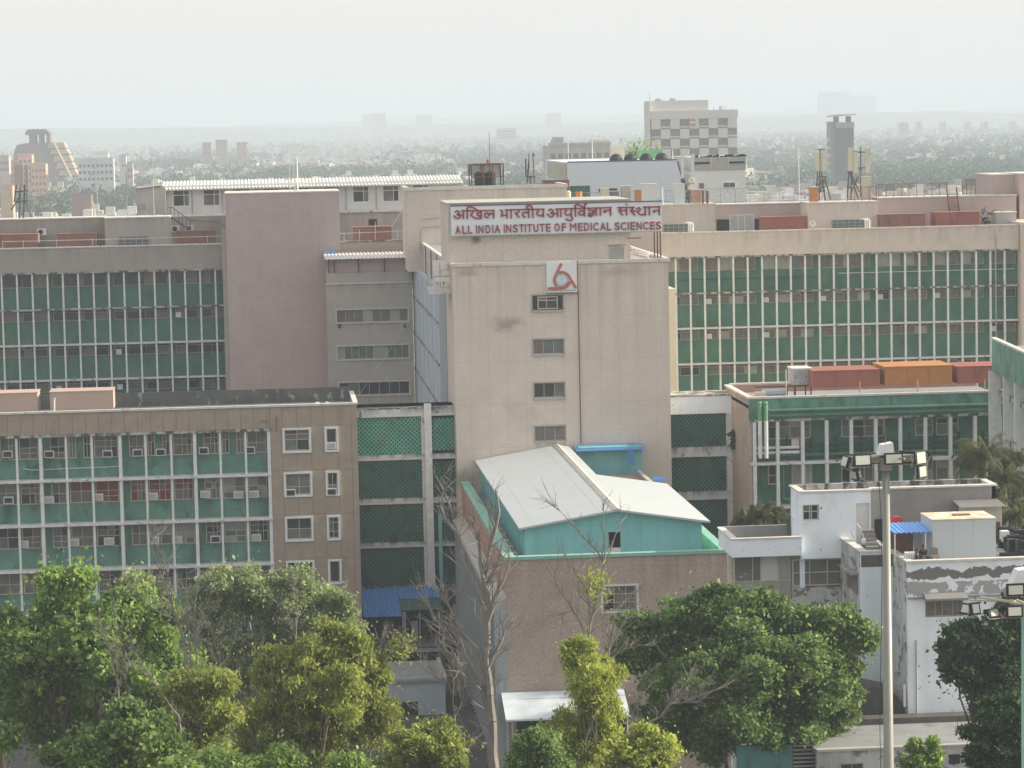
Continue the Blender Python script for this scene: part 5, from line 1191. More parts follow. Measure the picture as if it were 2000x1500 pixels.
# entrance awning
AW = thing('entrance_awning', 'pale flat sheet awning at the foot of the annex', 'awning', (PX(1100, 1400, 198), 198, 0))
ax0, ax1 = PX(984, 1380, 198), PX(1225, 1370, 198); z_b, z_f = PZ(1100, 1349, 199.9), PZ(1100, 1402, 196.4)
MB().prism([(199.95, z_b), (196.4, z_f), (196.4, z_f-.12), (199.95, z_b-.12)], ax0, ax1, 'x').build('roof', mat('pale_blue_sheet', (.60, .68, .72), rough=.5), AW)
for q in (ax0+.1, ax0+.45, ax0+4, ax1-.2): MB().tube((q, 196.6, 0), (q, 196.6, z_f-.1), .06).build('post', mt['metal'], AW)
MB().box(ax0+1, ax1, 199, 199.95, 0, z_b-.3).build('dark_entrance', mt['dark'], AW)

# ---------------------------------------------------------------- sheds below the left link
d = 245
LS = thing('service_shed', 'open service shed under a blue and green sheet awning at the foot of the screens', 'shed', (PX(785, 1250, 242), 242, 0))
a, b, c_ = PX(708, 1180, 242), PX(782, 1180, 242), PX(862, 1180, 242)
zh_, zl2 = PZ(780, 1148, 245.6), PZ(745, 1204, 240.8)
corr(a, b, 240.8, zl2, 245.7, zh_, mt['blue'], LS, 16, amp=.04); zmid = (zl2+zh_)/2+.2; corr(b, c_, 241.3, zl2+.35, 243.3, zmid, mat('dull_green_sheet', (.08, .15, .12)), LS, 14, amp=.04); corr(b, c_, 243.2, zmid+.06, 245.7, zh_+.05, mt['blue'], LS, 14, amp=.04)
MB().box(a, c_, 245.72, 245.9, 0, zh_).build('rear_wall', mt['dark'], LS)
for q, w_ in ((a+.05, .08), (b+.1, .3), (b+1.5, .08), (c_-.3, .1)): MB().box(q, q+w_, 241.4, 241.6, 0, zl2+.2).build('post', mt['fin'], LS)
zf = PZ(780, 1262, 241); MB().box(b, c_, 241.3, 245.7, zf-.2, zf).build('floor_slab', mt['cement'], LS); MB().box(b+.3, c_, 241.25, 241.3, zf-.6, zf-.3).build('beam', mt['fin'], LS)
m = MB()
for q0, q1 in ((b+.4, b+1.5), (b+1.6, c_-.3)): m.tube((q0, 241.5, zf), (q1, 241.5, zl2), .02, .02, 4); m.tube((q1, 241.5, zf), (q0, 241.5, zl2), .02, .02, 4)
m.build('cross_brace', mt['metal'], LS)
MB().box(b+.9, b+1.45, 243, 243.1, zf, zf+1.7).build('pale_door', mt['shed'], LS)
d = 223
CB = thing('low_white_room', 'low pale blue room with a square dark opening between the trees', 'building', (PX(810, 1380, d), d, 0))
a, b = PX(735, 1350, d), PX(870, 1350, d); zt2 = PZ(810, 1333, d); o0, o1, oz0, oz1 = PX(770, 1390, d), PX(817, 1390, d), PZ(793, 1412, d), PZ(793, 1371, d)
for q in ((a, o0, 0, zt2), (o1, b, 0, zt2), (o0, o1, oz1, zt2), (o0, o1, 0, oz0)): MB().box(q[0], q[1], d, d+.3, q[2], q[3]).build('front_wall', mat('pale_blue_wash', (.40, .46, .50), stains=[(GR, .8, .6, .15, .3, .5)]) if 'pbw' not in mt else mt['pbw'], CB)
MB().box(o0, o1, d+.5, d+.6, oz0, oz1).build('dark_opening', mt['dark'], CB); MB().box(b-.3, b, d+.3, d+8, 0, zt2).build('side_wall', mt['fin'], CB)
MB().box(a, b+.1, d-.15, d+8, zt2, zt2+.2).build('roof', mt['roofc'], CB)
m = MB(); m.box(a, b+.1, d-.15, d+.1, zt2+.2, zt2+.4); m.box(b-.15, b+.1, d+.1, d+8, zt2+.2, zt2+.4); m.build('kerb', mt['concrete'], CB)

# ---------------------------------------------------------------- peeling white building at the right
d = 176
mt['band_peel'] = band_mat('white_parapet_peeling_in_a_band', PZ(1880, 1118, 166.0), PZ(1880, 1134, 166.0), PZ(1880, 1162, 166.0))
WB = thing('peeling_white_building', 'peeling white building with roof terrace behind the lamp mast', 'building', (PX(1700, 1200, d), d, 0))
x0, xg, x1 = PX(1563, 1000, d), PX(1701, 1000, d), PX(1949, 1000, d); zt = PZ(1750, 957, d)
zf = PZ(1880, 1091, 168)-.1
wa, wb, wc, we = PX(1568, 1000, d), PX(1600, 1000, d), PZ(1584, 1017, d), PZ(1584, 986, d)
da, db, dc = PX(1672, 1000, d), PX(1698, 1000, d), PZ(1685, 983, d)
zlo = PZ(1600, 1091, d); xst = PX(1655, 1120, d)
for q in ((x0, wa, zlo, zt), (wb, xst, zlo, zt), (xst, da, 9, zt), (wa, wb, we, zt), (wa, wb, zlo, wc), (da, xg, dc, zt), (db, xg, 9, dc)): MB().box(q[0], q[1], d, d+.35, q[2], q[3]).build('front_wall', mt['peel'], WB)
MB().box(da, db, d+.12, d+.3, zf, dc).build('door', mat('dirty_white_door', (.62, .62, .60), stains=[((.2,.2,.2), 2.5, .66, .03, 1, .8)]), WB); MB().box(da, db, d, d+.35, 9, zf).build('front_wall', mt['peel'], WB)
win(WB, wa, wb, wc, we, d+.15, (1, .25, 1), (1.3, 1), mt['frame'], GD, .07); MB().box(wa, wb, d+.35, d+.45, wc, we).build('recess', mt['dark'], WB)
MB().box(xg+.002, x1, d+.5, d+.9, zf, zt).build('cement_wall', mt['cement'], WB); MB().box(x0, x0+.3, d+.35, d+3.4, 9, zt).build('side_wall', mt['peel'], WB); MB().box(x0, x1, d+3.1, d+3.4, 9, zt+.12).build('rear_parapet', mt['ledge_bad'], WB)
MB().box(x0+.3, x1, d+.9, d+3.1, zt-.7, zt-.5).build('roof', mt['roofc'], WB); MB().box(x1-.25, x1, d+.5, d+3.4, zf, zt).build('side_wall', mt['peel'], WB)
c = MB(); c.box(x0-.08, xg+.05, d-.08, d+.4, zt, zt+.1); c.box(xg+.05, x1+.1, d+.42, d+.95, zt, zt+.1); c.box(x0-.08, x0+.35, d+.4, d+3.4, zt, zt+.1); c.box(x1-.3, x1+.1, d+.95, d+3.4, zt, zt+.1); c.build('coping', mt['coping'], WB)
# projecting porch roof on the left
y0 = d-.35; a, b = PX(1430, 1080, y0), PX(1563, 1080, y0); zpt = PZ(1495, 1052.5, y0); zpb = PZ(1495, 1087, y0)
MB().box(a, b+.1, y0, y0+.3, zpb, zpt).build('porch_parapet', mt['peel'], WB); MB().box(a, a+.3, y0+.3, d+5, zpb, zpt).build('porch_parapet', mt['peel'], WB); MB().box(a+.3, x0-.01, y0+.3, d+5, zpb, zpb+.25).build('porch_roof', mt['roofc'], WB)
MB().box(a+.3, x0-.01, d+4.7, d+5, zpb+.25, zpt+.1).build('porch_parapet', mt['cement'], WB)
c = MB(); c.box(a-.08, b+.1, y0-.06, y0+.35, zpt, zpt+.08); c.box(a-.08, a+.35, y0+.35, d+5, zpt, zpt+.08); c.build('coping', mt['coping'], WB)
# glazed strip below
ws0, ws1 = PX(1436, 1130, d), PX(1653, 1130, d); wm = PX(1548, 1130, d)
zz1, zz0 = zpb-.02, PZ(1500, 1165, d)
win(WB, ws0, wm, zz0-.6, zz1, d+.6, (1.4, .6, 1.3, .9), (1, 1.1), mt['frame'], [mt['glass3'], mt['glass2'], mt['glassw'], mt['glass3']], .07); win(WB, wm+.05, ws1, PZ(1600, 1146, d), PZ(1600, 1093, d), d+.4, (1, 1, 1), (1, 1), mt['frame'], [mt['glass2'], mt['glass2'], mt['glass4']], .07)
MB().box(wm, ws1+.0, d+.02, d+.4, 0, PZ(1600, 1146, d)-.05).build('lower_wall', mt['peel_lot'], WB); MB().box(ws0-.2, wm, d+.8, d+1.2, 0, zz0).build('lower_wall', mt['peel'], WB)
MB().box(ws0-.3, x0, d+.8, d+1.1, zz0, zpb).build('inner_wall', mt['cream'], WB)
MB().box(x0, ws1+.1, d+.7, d+.9, 9, PZ(1600, 1093, d)).build('inner_wall', mt['dark'], WB)
# terrace wings B2, B1
y2 = 170.0; b0, b1 = PX(1683, 1200, y2), PX(1752, 1200, y2); zp2 = PZ(1705, 1079, y2)
zb1 = PZ(1740, 1368, y2)
MB().box(b0, b1, y2, y2+.35, 0, zp2).build('front_wall', mt['peel'], WB); MB().box(b0-.002, b1, y2-.02, y2, zp2-.85, zp2-.15).build('exposed_render', mt['peel_dark'], WB)
MB().box(b0, b0+.35, y2+.35, d+.3, 0, zp2).build('side_wall', mt['peel_lot'], WB)
for k, (pt, pb) in enumerate(((1128, 1165), (1235, 1262))): MB().box(b0-.04, b0-.002, y2+1.0, y2+4.2, PZ(1683, pb, y2), PZ(1683, pt, y2)).build('side_window', mt['glass2'], WB); MB().box(b0-.5, b0-.002, y2+.8, y2+4.4, PZ(1683, pt, y2)+.02, PZ(1683, pt, y2)+.14).build('window_hood', mt['ledge_bad'], WB)
y1 = 166.0; c0, c1 = PX(1773, 1200, y1), PX(2080, 1200, y1); zp1 = PZ(1880, 1096, y1); 
aw0, aw1, az0, az1 = PX(1807, 1187, y1), PX(1881, 1187, y1), PZ(1845, 1205, y1), PZ(1845, 1170, y1)
zbt = PZ(1850, 1402, y1); zband_ = PZ(1880, 1163, y1)
for q, mm in (((c0, c1, zband_, zp1), mt['band_peel']), ((c0, aw0, zbt, zband_), mt['peel']), ((aw1, c1, zbt, zband_), mt['peel']), ((aw0, aw1, az1, zband_), mt['peel']), ((aw0, aw1, zbt, az0), mt['peel'])): MB().box(q[0], q[1], y1, y1+.35, q[2], q[3]).build('front_wall', mm, WB)
win(WB, aw0, aw1, az0, az1, y1+.1, (1, .7, 1, 1), (1,), mt['frame_dk'], [mt['glass2'], mt['glass4']], .07); MB().box(aw0, aw1, y1+.35, y1+.4, az0, az1).build('recess', mt['dark'], WB)
MB().prism([(y1-.7, az1+.02), (y1-.7, az1+.14), (y1-.002, az1+.4), (y1-.002, az1+.02)], aw0-.1, aw1+.15, 'x').build('window_hood', mt['cement'], WB)
MB().box(c0-.02, c1, y1-.12, y1-.002, zband_-.1, zband_+.0).build('string_course', mt['cement'], WB)
MB().box(c0, c0+.3, y1+.35, y2+6, zbt, zp1).build('side_wall', mt['peel_lot'], WB)
MB().box(b0+.35, c1, y2+.35, d+.5, zf-.25, zf).build('terrace_floor', mt['roofc'], WB); MB().box(c0+.3, c1, y1+.35, y2+.35, zf-.25, zf).build('terrace_floor', mt['roofc'], WB)
c = MB(); c.box(b0-.08, b1, y2-.08, y2+.4, zp2, zp2+.1); c.box(b0-.08, b0+.4, y2+.4, d, zp2, zp2+.1); c.box(c0-.08, c1, y1-.08, y1+.4, zp1, zp1+.12); c.box(c0-.08, c0+.35, y1+.4, y2+.2, zp1, zp1+.12); c.build('coping', mt['coping'], WB)
m = MB(); p = W(1790, 1300, y1-.1); m.tube((p.x, y1-.1, PZ(1787, 1400, y1)), (p.x, y1-.1, PZ(1791, 1250, y1)), .05); m.build('drainpipe', mt['fin'], WB)
MB().box(PX(1764, 1350, y1), PX(1768, 1350, y1), y1-.1, y1-.0, PZ(1766, 1380, y1), PZ(1766, 1337, y1)).build('pipe_box', mt['white'], WB)
# low flat roof in front of it
LR = thing('low_flat_roofed_building', 'low building with a stained flat roof in front of the peeling white building', 'building', (PX(1780, 1470, 158), 158, 0))
yl = 158.5; a, b = PX(1595, 1470, yl), PX(2080, 1470, yl); zr = zbt
MB().box(a, b, yl+.3, y1+14, zr-.3, zr).build('roof', mt['roofc'], LR); MB().box(a, b, yl, yl+.3, 0, zr-.05).build('front_wall', mt['peel_lot'], LR)
MB().box(a, b, yl-.1, yl+.35, zr-.05, zr+.08).build('coping', mt['concrete'], LR); MB().box(PX(1660, 1390, 165), b, 164.8, 165.9, zr, zr+.35).build('gutter_kerb', mt['peel_dark'], LR)
win(LR, PX(1640, 1495, yl), PX(1686, 1495, yl), PZ(1663, 1530, yl), PZ(1663, 1490, yl), yl-.08, (1, 1), (1,), mt['frame_dk'], GD, .05)
MB().box(PX(1853, 1480, yl), PX(1874, 1480, yl), yl-.12, yl-.01, PZ(1863, 1491, yl), PZ(1863, 1473, yl)).build('vent_box', mt['black'], LR)
t = thing('dark_stair_shed', 'dark slanted stair shed at the foot of the white building', 'shed', (PX(1720, 1350, 168), 168, zr))
MB().prism([(PX(1665, 1400, 168), zr), (PX(1690, 1333, 168), PZ(1690, 1333, 168)), (PX(1735, 1345, 168), PZ(1735, 1343, 168)), (PX(1775, 1400, 168), zr)], 167, 169.5).build('wall', mt['peel_dark'], t)
t = thing('teal_wall', 'teal painted wall with a dark shutter under the big tree', 'wall', (PX(1520, 1490, 160), 160, 0))
MB().box(PX(1440, 1480, 160), PX(1548, 1480, 160), 160, 160.3, 0, PZ(1500, 1456, 160)).build('wall', mat('shaded_teal_paint', (.09, .24, .23), stains=[(DK, 1, .55, .15, .3, .6)]), t); MB().box(PX(1548, 1480, 160)+.01, PX(1592, 1480, 160), 160, 160.2, 0, PZ(1560, 1452, 160)).build('shutter', mt['black'], t)  # the shade on this wall is put into the darker teal
for i in range(8): MB().box(PX(1548, 1480, 160)+.03, PX(1592, 1480, 160)-.02, 159.95, 159.99, PZ(1560, 1456+i*8, 160)-.05, PZ(1560, 1456+i*8, 160)+.03).build('slat', mt['metal'], t)
# ================================================================ things on the roofs
zL = PZ(200, 529.5, 302)+.25; zR = PZ(1500, 497.5, 300)+.25
def rwall(label, px0, px1, pyt, d, material, dp=4, floor=zL, cope=True, name='rooftop_room'):
    a, b, z1 = PX(px0, pyt, d), PX(px1, pyt, d), PZ((px0+px1)/2, pyt, d)
    t = thing(name, label, 'rooftop room', ((a+b)/2, d, floor))
    MB().box(a, b, d, d+dp, floor, z1).build('wall', material, t)
    if cope: MB().box(a-.06, b+.06, d-.08, d+dp, z1, z1+.12).build('coping', mt['coping'], t)
    return t, a, b, z1
def grille(t, px0, px1, pyt, pyb, d, n):
    a, b, z1, z0 = PX(px0, pyt, d), PX(px1, pyt, d), PZ((px0+px1)/2, pyt, d), PZ((px0+px1)/2, pyb, d)
    f = MB().box(a, b, d-.1, d-.002, z0, z1).build('vent_grille', mt['glass4'], t)
    for i in range(n+1): q = a+(b-a)*i/n; MB().box(q-.03, q+.03, d-.16, d-.102, z0, z1).build('bar', mt['metal'], f)
    for k in range(2): MB().box(a, b, d-.18, d-.162, z0+(z1-z0)*(k+1)/3, z0+(z1-z0)*(k+1)/3+.05).build('bar', mt['metal'], f)
t, a, b, z1 = rwall('long grey rooftop wall at the far left behind the brown containers', -70, 204, 429, 308, mt['band_grey_shade'])
t, a, b, z1 = rwall('grey rooftop room with a low vent grille on the left wing roof', 204, 331, 426, 305, mt['pink_grey']); grille(t, 231, 290, 462, 481, 305, 5)
t, a, b, z1 = rwall('grey rooftop wall behind the steel stair left of the pink block', 331, 442, 422, 312.2, mt['band_grey_shade'], dp=.7, cope=False)
sheet_box('roof_container', 'rusty brown container cut by the left picture edge on the left wing roof', -30, 75, 459, 487, 304.5, 2.4, mt['redgrey'], floor=zL)
sheet_box('roof_container', 'rusty brown container left of the grey rooftop room with the vent grille', 113, 189, 457, 484, 304.5, 2.4, mt['redgrey'], floor=zL)
sheet_box('roof_container', 'rusty brown container below the steel stair by the pink block', 345, 421, 452, 480, 304.5, 2.4, mt['redgrey'], floor=zL)
sheet_box('roof_container', 'reddish container in the gap between the pink block and the beige rooftop block', 690, 765, 444, 470, 304.5, 2.4, mt['redgrey'], floor=zL)
sheet_box('roof_container', 'flat brick red container on the right wing roof beside the white dish', 1490, 1576, 424, 450, 303.5, 2.4, mt['red'], floor=zR)
sheet_box('roof_container', 'brown red container left of the small dark gap on the right wing roof', 1718, 1808, 419, 448, 303.5, 2.4, mt['redgrey'], floor=zR)
sheet_box('roof_container', 'brown red container right of the small dark gap on the right wing roof', 1828, 1913, 415, 444, 303.5, 2.6, mt['red'], floor=zR)
for px, py, d_, lab in ((81, 453, 307.5, 'grey outdoor unit hung on the wall above the leftmost containers'), (343, 447, 311.8, 'left one of two outdoor units by the steel stair'), (370, 446, 311.8, 'right one of two outdoor units by the steel stair'), (728, 434, 311, 'dark outdoor unit above the reddish container in the gap')):
    p = W(px, py, d_); t = thing('outdoor_unit', lab, 'air conditioner', p)
    MB().box(p.x-.45, p.x+.45, d_-.35, d_, p.z-.32, p.z+.34).build('casing', mt['shed'] if px != 728 else mt['black'], t)
    m = MB(); m.tube((p.x-.08, d_-.37, p.z), (p.x-.08, d_-.352, p.z), .25, .25, 12); m.build('fan_grille', mt['black'], t)
m = MB(); m.path([W(5, 472, 302.6), W(180, 468, 302.6), W(435, 461, 302.6)], .035, 4)
for px in (5, 45, 110, 180, 300, 405): p = W(px, 470-px*.025, 302.6); m.tube((p.x, 302.6, zL), p, .03, .03, 4)
tag(m.build('water_pipe', mt['white']), 'long white water pipe on short posts along the left wing roof', 'pipe')
for i, (px, dx) in enumerate(((215, .0), (222, .25), (227, .1))): p = W(px, 480, 303); MB().path([Vector((p.x, 303, zL)), Vector((p.x+dx, 303, zL+1.1))], .06).build('vent_pipe', mt['white']); 
for i, lab in enumerate(('left', 'middle', 'right')):
    o = bpy.data.objects['vent_pipe.%03d' % (i+1)] if i or 'vent_pipe' in bpy.data.objects and bpy.data.objects['vent_pipe'].children else bpy.data.objects['vent_pipe']
    tag(o, lab+' one of three short white vent pipes before the vent grille room', 'pipe')
# steel stair
t = thing('steel_stair', 'dark steel stair running down from the white penthouse to the roof', 'stair', W(350, 450, 309))
a, b = W(333, 424, 309), W(372, 450, 309)
for off in (0, .7):
    MB().tube((a.x, 309+off, a.z), (b.x, 309+off, b.z), .07).build('stringer', mt['black'], t)
    m = MB(); m.path([Vector((a.x-.3, 309+off, a.z+1)), Vector((a.x+.2, 309+off, a.z+1)), Vector((b.x, 309+off, b.z+1)), W(425, 433, 309+off), W(440, 444, 309+off)], .03, 4)
    for k in range(6): q = a.lerp(b, k/5); m.tube((q.x, 309+off, q.z), (q.x, 309+off, q.z+1), .02, .02, 4)
    m.build('handrail', mt['black'], t)
for k in range(9): q = a.lerp(b, (k+.5)/9); MB().box(q.x-.15, q.x+.15, 309, 309.7, q.z-.02, q.z+.02).build('tread', mt['black'], t)
# parapet over the gap
t = thing('gap_parapet', 'low mouldy parapet closing the gap between the pink block and the beige rooftop block', 'wall', (PX(726, 480, 299.6), 299.6, 0))
MB().box(PX(662, 480, 300), PX(797, 480, 300), 300.2, 300.6, 0, PZ(726, 472, 300)).build('wall', mt['pink'], t); MB().box(PX(662, 480, 300)+.02, PX(797, 480, 300), 300.1, 300.7, PZ(726, 472, 300), PZ(726, 472, 300)+.12).build('coping', mt['ledge_bad'], t)
MB().box(PX(662, 480, 300)+.02, PX(797, 480, 300), 300.7, 313, zL-.4, zL-.1).build('roof', mt['roofc'], t)
m = MB(); m.path([W(664, 456, 301), W(796, 451, 301)], .035, 4)
for px, lo, hi in ((702, 470, 448), (733, 470, 433), (776, 470, 448), (672, 472, 457)): m.tube(W(px, lo, 301), W(px, hi, 301), .04, .04, 4)
tag(m.build('pipe_rail', mt['white']), 'white pipe rail over the parapet in the gap', 'pipe')
t = thing('slanted_ladder', 'slanted grey stair leaning up to the white penthouse by the beige block', 'ladder', W(775, 440, 310))
for o_ in (0, .6): MB().tube(W(765, 442, 309+o_), W(786, 410, 309+o_), .07).build('stringer', mt['metal'], t)
# right wing roof walls
t, a, b, z1 = rwall('beige rooftop room right of the sign with a low vent grille', 1232, 1397, 401, 305, mt['band'], floor=zR); grille(t, 1295, 1345, 438, 458, 305, 5)
t, a, b, z1 = rwall('brownish rooftop wall with a steel mesh screen on the right wing roof', 1397.5, 1583, 399, 310, mt['pink'], floor=zR, dp=3)
f = thing('mesh_screen', 'pale steel mesh screen standing left of the brick red container', 'screen', W(1449, 450, 304)); a, b, z0, z1 = PX(1426, 435, 304), PX(1472, 435, 304), zR, PZ(1449, 420, 304)
m = MB(); [m.box(q-.03, q+.03, 304, 304.06, z0, z1) for q in (a, (a+b)/2-.4, (a+b)/2+.3, b)]; [m.box(a, b, 303.99, 304.05, z-.03, z+.03) for z in (z0+.1, (z0+z1)/2, z1)]; m.build('frame', mt['white'], f); MB().box(a, b, 304.07, 304.1, z0, z1).build('mesh', mt['glass3'], f)
for a_, b_, k in ((1400, 1424, 0), (1474, 1489, 1), (1584-40, 1583, 2)):
    if k < 2: tag(MB().box(PX(a_, 440, 309.9), PX(b_, 440, 309.9), 309.85, 309.99, zR, PZ(1440, 428, 309.9)).build('dark_opening', mt['dark']), ('dark opening left of the mesh screen on the right wing roof', 'dark opening between mesh screen and red container')[k], 'opening')
t, a, b, z1 = rwall('beige rooftop room under the antenna towers with a low vent grille', 1577, 1715, 396, 304.6, mt['tower'], floor=zR); grille(t, 1625, 1690, 429, 448, 304.6, 6)
t, a, b, z1 = rwall('long pink rooftop wall behind the two brown red containers', 1716, 1985, 385, 309, mt['pink'], floor=zR)
t, a, b, z1 = rwall('pink rooftop box at the far right end of the right wing', 1940, 1990, 342, 311, mt['pink'], floor=zR, dp=8)
t, a, b, z1 = rwall('taller pink rooftop box cut by the right picture edge', 1991, 2040, 340, 309, mt['pink'], floor=zR, dp=8)
t, a, b, z1 = rwall('small grey rooftop box right of the tangle of pipes', 1945, 1985, 416, 303.6, mt['concrete'], floor=zR, dp=2)
m = MB(); r = random.Random(8)
for i in range(26):
    p = W(r.uniform(1915, 1945), r.uniform(415, 440), 303.8+r.uniform(0, 1)); q = p+Vector((r.uniform(-1, 1), r.uniform(-.4, .4), r.uniform(-.9, .9))); m.tube(p, q, .05, .05, 4)
tag(m.build('pipe_tangle', mt['black']), 'tangle of dark pipes right of the last brown red container', 'pipes')
for base, lab in ((1345, 'bundle of bent white pipes over the parapet right of the sign'), (1690, 'bundle of bent white pipes over the parapet under the antenna towers')):
    t = thing('pipe_bundle', lab, 'pipes', W(base, 455, 300.4))
    for k in range(3):
        p = W(base+k*4, 440, 300.4); zt_ = PZ(base, 437 if base < 1500 else 430, 300.4); z0 = PZ(base, 452 if base < 1500 else 447, 300.4)
        MB().path([Vector((p.x, 300.35, z0)), Vector((p.x, 300.35, zt_)), Vector((p.x-.12, 300.7, zt_+.12)), Vector((p.x-.3, 301.2, zt_+.05))], .085, 8).build('pipe', mt['galv'], t)
t = thing('satellite_dish', 'small white satellite dish on the right wing parapet', 'dish', W(1588, 448, 300.6)); p = W(1587, 436, 300.5)
m = MB(); n = 14
ring = lambda rr, y: [(p.x+rr*math.cos(2*math.pi*i/n), p.y+y, p.z+rr*math.sin(2*math.pi*i/n)) for i in range(n)]
R1, R0 = ring(.36, -.12), ring(.12, .02)
for i in range(n): j = (i+1) % n; m.face([R1[i], R1[j], R0[j], R0[i]])
m.face(R0); m.build('dish', mt['white'], t, fix=False); MB().tube(p, (p.x+.15, p.y+.2, zR+.5), .03).build('stand', mt['metal'], t); MB().tube(p, (p.x+.03, p.y-.35, p.z), .02).build('feed_arm', mt['black'], t)
# ladder over the wall
t = thing('roof_ladder', 'dark wooden ladder standing against the long pink rooftop wall', 'ladder', W(1862, 415, 308.4))
for q in (1849, 1868): MB().tube(W(q+6, 413, 308.6), W(q, 366, 307.6), .09, .07).build('rail', mt['rust'], t)
for k in range(8): a = W(1855-k*.7, 410-k*4.4, 308.4); b = W(1874-k*.7, 410-k*4.4, 308.4); MB().tube(a, b, .035).build('rung', mt['rust'], t)
# railings on the right wing roofs
def railing(label, px0, px1, d, zfun, h, npan, material, motif=True, name='roof_railing'):
    a, b = PX(px0, 390, d), PX(px1, 390, d); z0 = zfun
    t = thing(name, label, 'railing', ((a+b)/2, d, z0)); step = (b-a)/npan
    for i in range(npan+1): MB().box(a+i*step-.03, a+i*step+.03, d-.03, d+.03, z0, z0+h).build('post', material, t)
    for k, zz_ in enumerate((.12, h-.05)): MB().box(a, b, d-.02, d+.02, z0+zz_, z0+zz_+.05).build('rail', material, t)
    for i in range(npan):
        m = MB(); c = a+(i+.5)*step
        if motif:
            hh = h/2+.05; r1 = min(step, h)*.26
            pts = [Vector((c+r1*math.cos(k*math.pi/4), d, z0+hh+r1*math.sin(k*math.pi/4))) for k in range(9)]; m.path(pts, .018, 3)
            for k in range(8): q = pts[k]; e = Vector((c+(step*.48)*(1 if q.x > c+.01 else -1 if q.x < c-.01 else 0), d, z0+hh+(h*.42)*(1 if q.z > z0+hh+.01 else -1 if q.z < z0+hh-.01 else 0))); m.tube(q, e, .015, .015, 3)
        else:
            for k in range(1, 7): m.tube((a+i*step+k*step/7, d, z0+.15), (a+i*step+k*step/7, d, z0+h-.05), .015, .015, 3)
        m.build('ornament', material, t)
zb1 = PZ(1310, 401, 305)+.12
railing('patterned steel roof railing before the white block on the right wing roof', 1110, 1377, 306.2, PZ(1240, 398, 306), 1.3, 7, mt['metal'])
railing('patterned steel roof railing left of the antenna towers', 1378, 1580, 310.5, PZ(1480, 398, 310)+.12, 1.55, 7, mt['metal'])
railing('rusty wire fence on the long pink rooftop wall', 1716, 1850, 309.8, PZ(1850, 385, 309)+.12, 1.4, 9, mt['rust'], False)
railing('rusty railing corner around the right antenna tower', 1655, 1712, 305.2, PZ(1646, 396, 304.6)+.12, 1.5, 4, mt['rust'], False)
# white block behind with tanks
d = 345
WK = thing('white_rooftop_block', 'big smooth white block with black tanks on top behind the sign', 'building', (PX(1220, 350, d), d, 0))
a, b = PX(1110, 350, d), PX(1334, 360, d); b2 = PX(1322, 320, d); z1 = PZ(1220, 315, d)
MB().prism([(a, 0), (a, z1), (b2, z1), (b, z1-3), (b, 0)], d, d+27, 'y').build('wall', mt['blockw'], WK)
MB().box(a-.05, b2, d-.05, d+.4, z1, z1+.12).build('coping', mat('navy_edge', (.1, .12, .22)), WK)
for i in range(14): yy = d+1.5+i*1.55; MB().box(a-.25, a-.02, yy, yy+.8, z1-1.7, z1-.1).build('louvre_blade', mt['louvre'], WK)
MB().box(a-.3, a-.02, d+1, d+24, z1-1.9, z1-1.72).build('louvre_base', mt['louvre'], WK)
MB().box(PX(1113, 370, d), PX(1152, 370, d), d-.12, d-.01, PZ(1130, 392, d), PZ(1130, 363, d)).build('green_shutter', mt['jali_dk'], WK)
MB().box(PX(1170, 380, d), PX(1205, 380, d), d-.12, d-.01, PZ(1190, 375, d), PZ(1190, 368, d)).build('window', mt['glass'], WK)
for i, px in enumerate((1203, 1231, 1262, 1292)):
    p = W(px, 308, d+6); t = thing('black_roof_tank', ('leftmost', 'second', 'third', 'rightmost')[i]+' of four dark round tanks on top of the white block', 'water tank', (p.x, d+6, z1), 'dark tanks on the white block')
    MB().sphere((p.x, d+6, z1+.1), .78, .78, .75, 14, 5, 0, 90).build('dome', mt['black'], t); MB().tube((p.x, d+6, z1-.2), (p.x, d+6, z1+.15), .82, .82, 14).build('base', mt['black'], t)
t = thing('green_roof_shed', 'small green roof shed beside shrubs behind the dark tanks', 'shed', W(1270, 305, d+16))
MB().box(PX(1249, 300, d+16), PX(1289, 300, d+16), d+16, d+19, z1-.5, PZ(1270, 293, d+16)).build('wall', mat('leaf_green_paint', (.18, .42, .22)), t)
MB().box(PX(1195, 300, d+16), PX(1220, 300, d+16), d+16, d+18, z1-.5, PZ(1207, 285, d+16)).build('tank_box', mt['cream'], t)
rng = np.random.default_rng(4); p = W(1260, 289, d+20); c = rng.normal(size=(500, 3))*np.array([1.4, .6, .7])+np.array([p.x-1, d+20, p.z-.4])
t = thing('roof_shrub', 'leafy green shrub behind the green roof shed', 'shrub', (p.x, d+20, z1)); o = place('foliage', leafmesh('foliage', leaf_cloud(c, .35, rng), LEAF['fresh']), (0, 0, 0), None); o.parent = t; o.location = -Vector(t.location)
MB().tube((p.x-1, d+20, z1), (p.x-1, d+20, p.z), .08).build('stem', mt['bark'], t)
W2 = thing('white_block_right', 'white block with a beige upper band and one small window right of the mast cluster', 'building', (PX(1408, 360, d), d, 0)); W2.name = 'white_rooftop_block.001'; WL[W2.name] = WL['white_block_right']
a, b = PX(1357, 360, d), PX(1459, 360, d); z1, z0 = PZ(1408, 307, d), PZ(1408, 332, d)
MB().box(a, b, d+1, d+18, 0, z0).build('wall', mt['blockw2'], W2); MB().box(a-.1, b+.05, d+.9, d+18, z0, z1).build('upper_band', mt['concrete'], W2)
for i in range(4): q = a+(b-a)*i/3; MB().box(q-.07, q+.07, d+.8, d+.9, z0, z1).build('pilaster', mt['cream'], W2)
for i in (0, 2): q = a+(b-a)*(i+.5)/3; MB().box(q-.9, q+.9, d+.82, d+.9, z1-.75, z1-.55).build('slot', mt['dark'], W2)
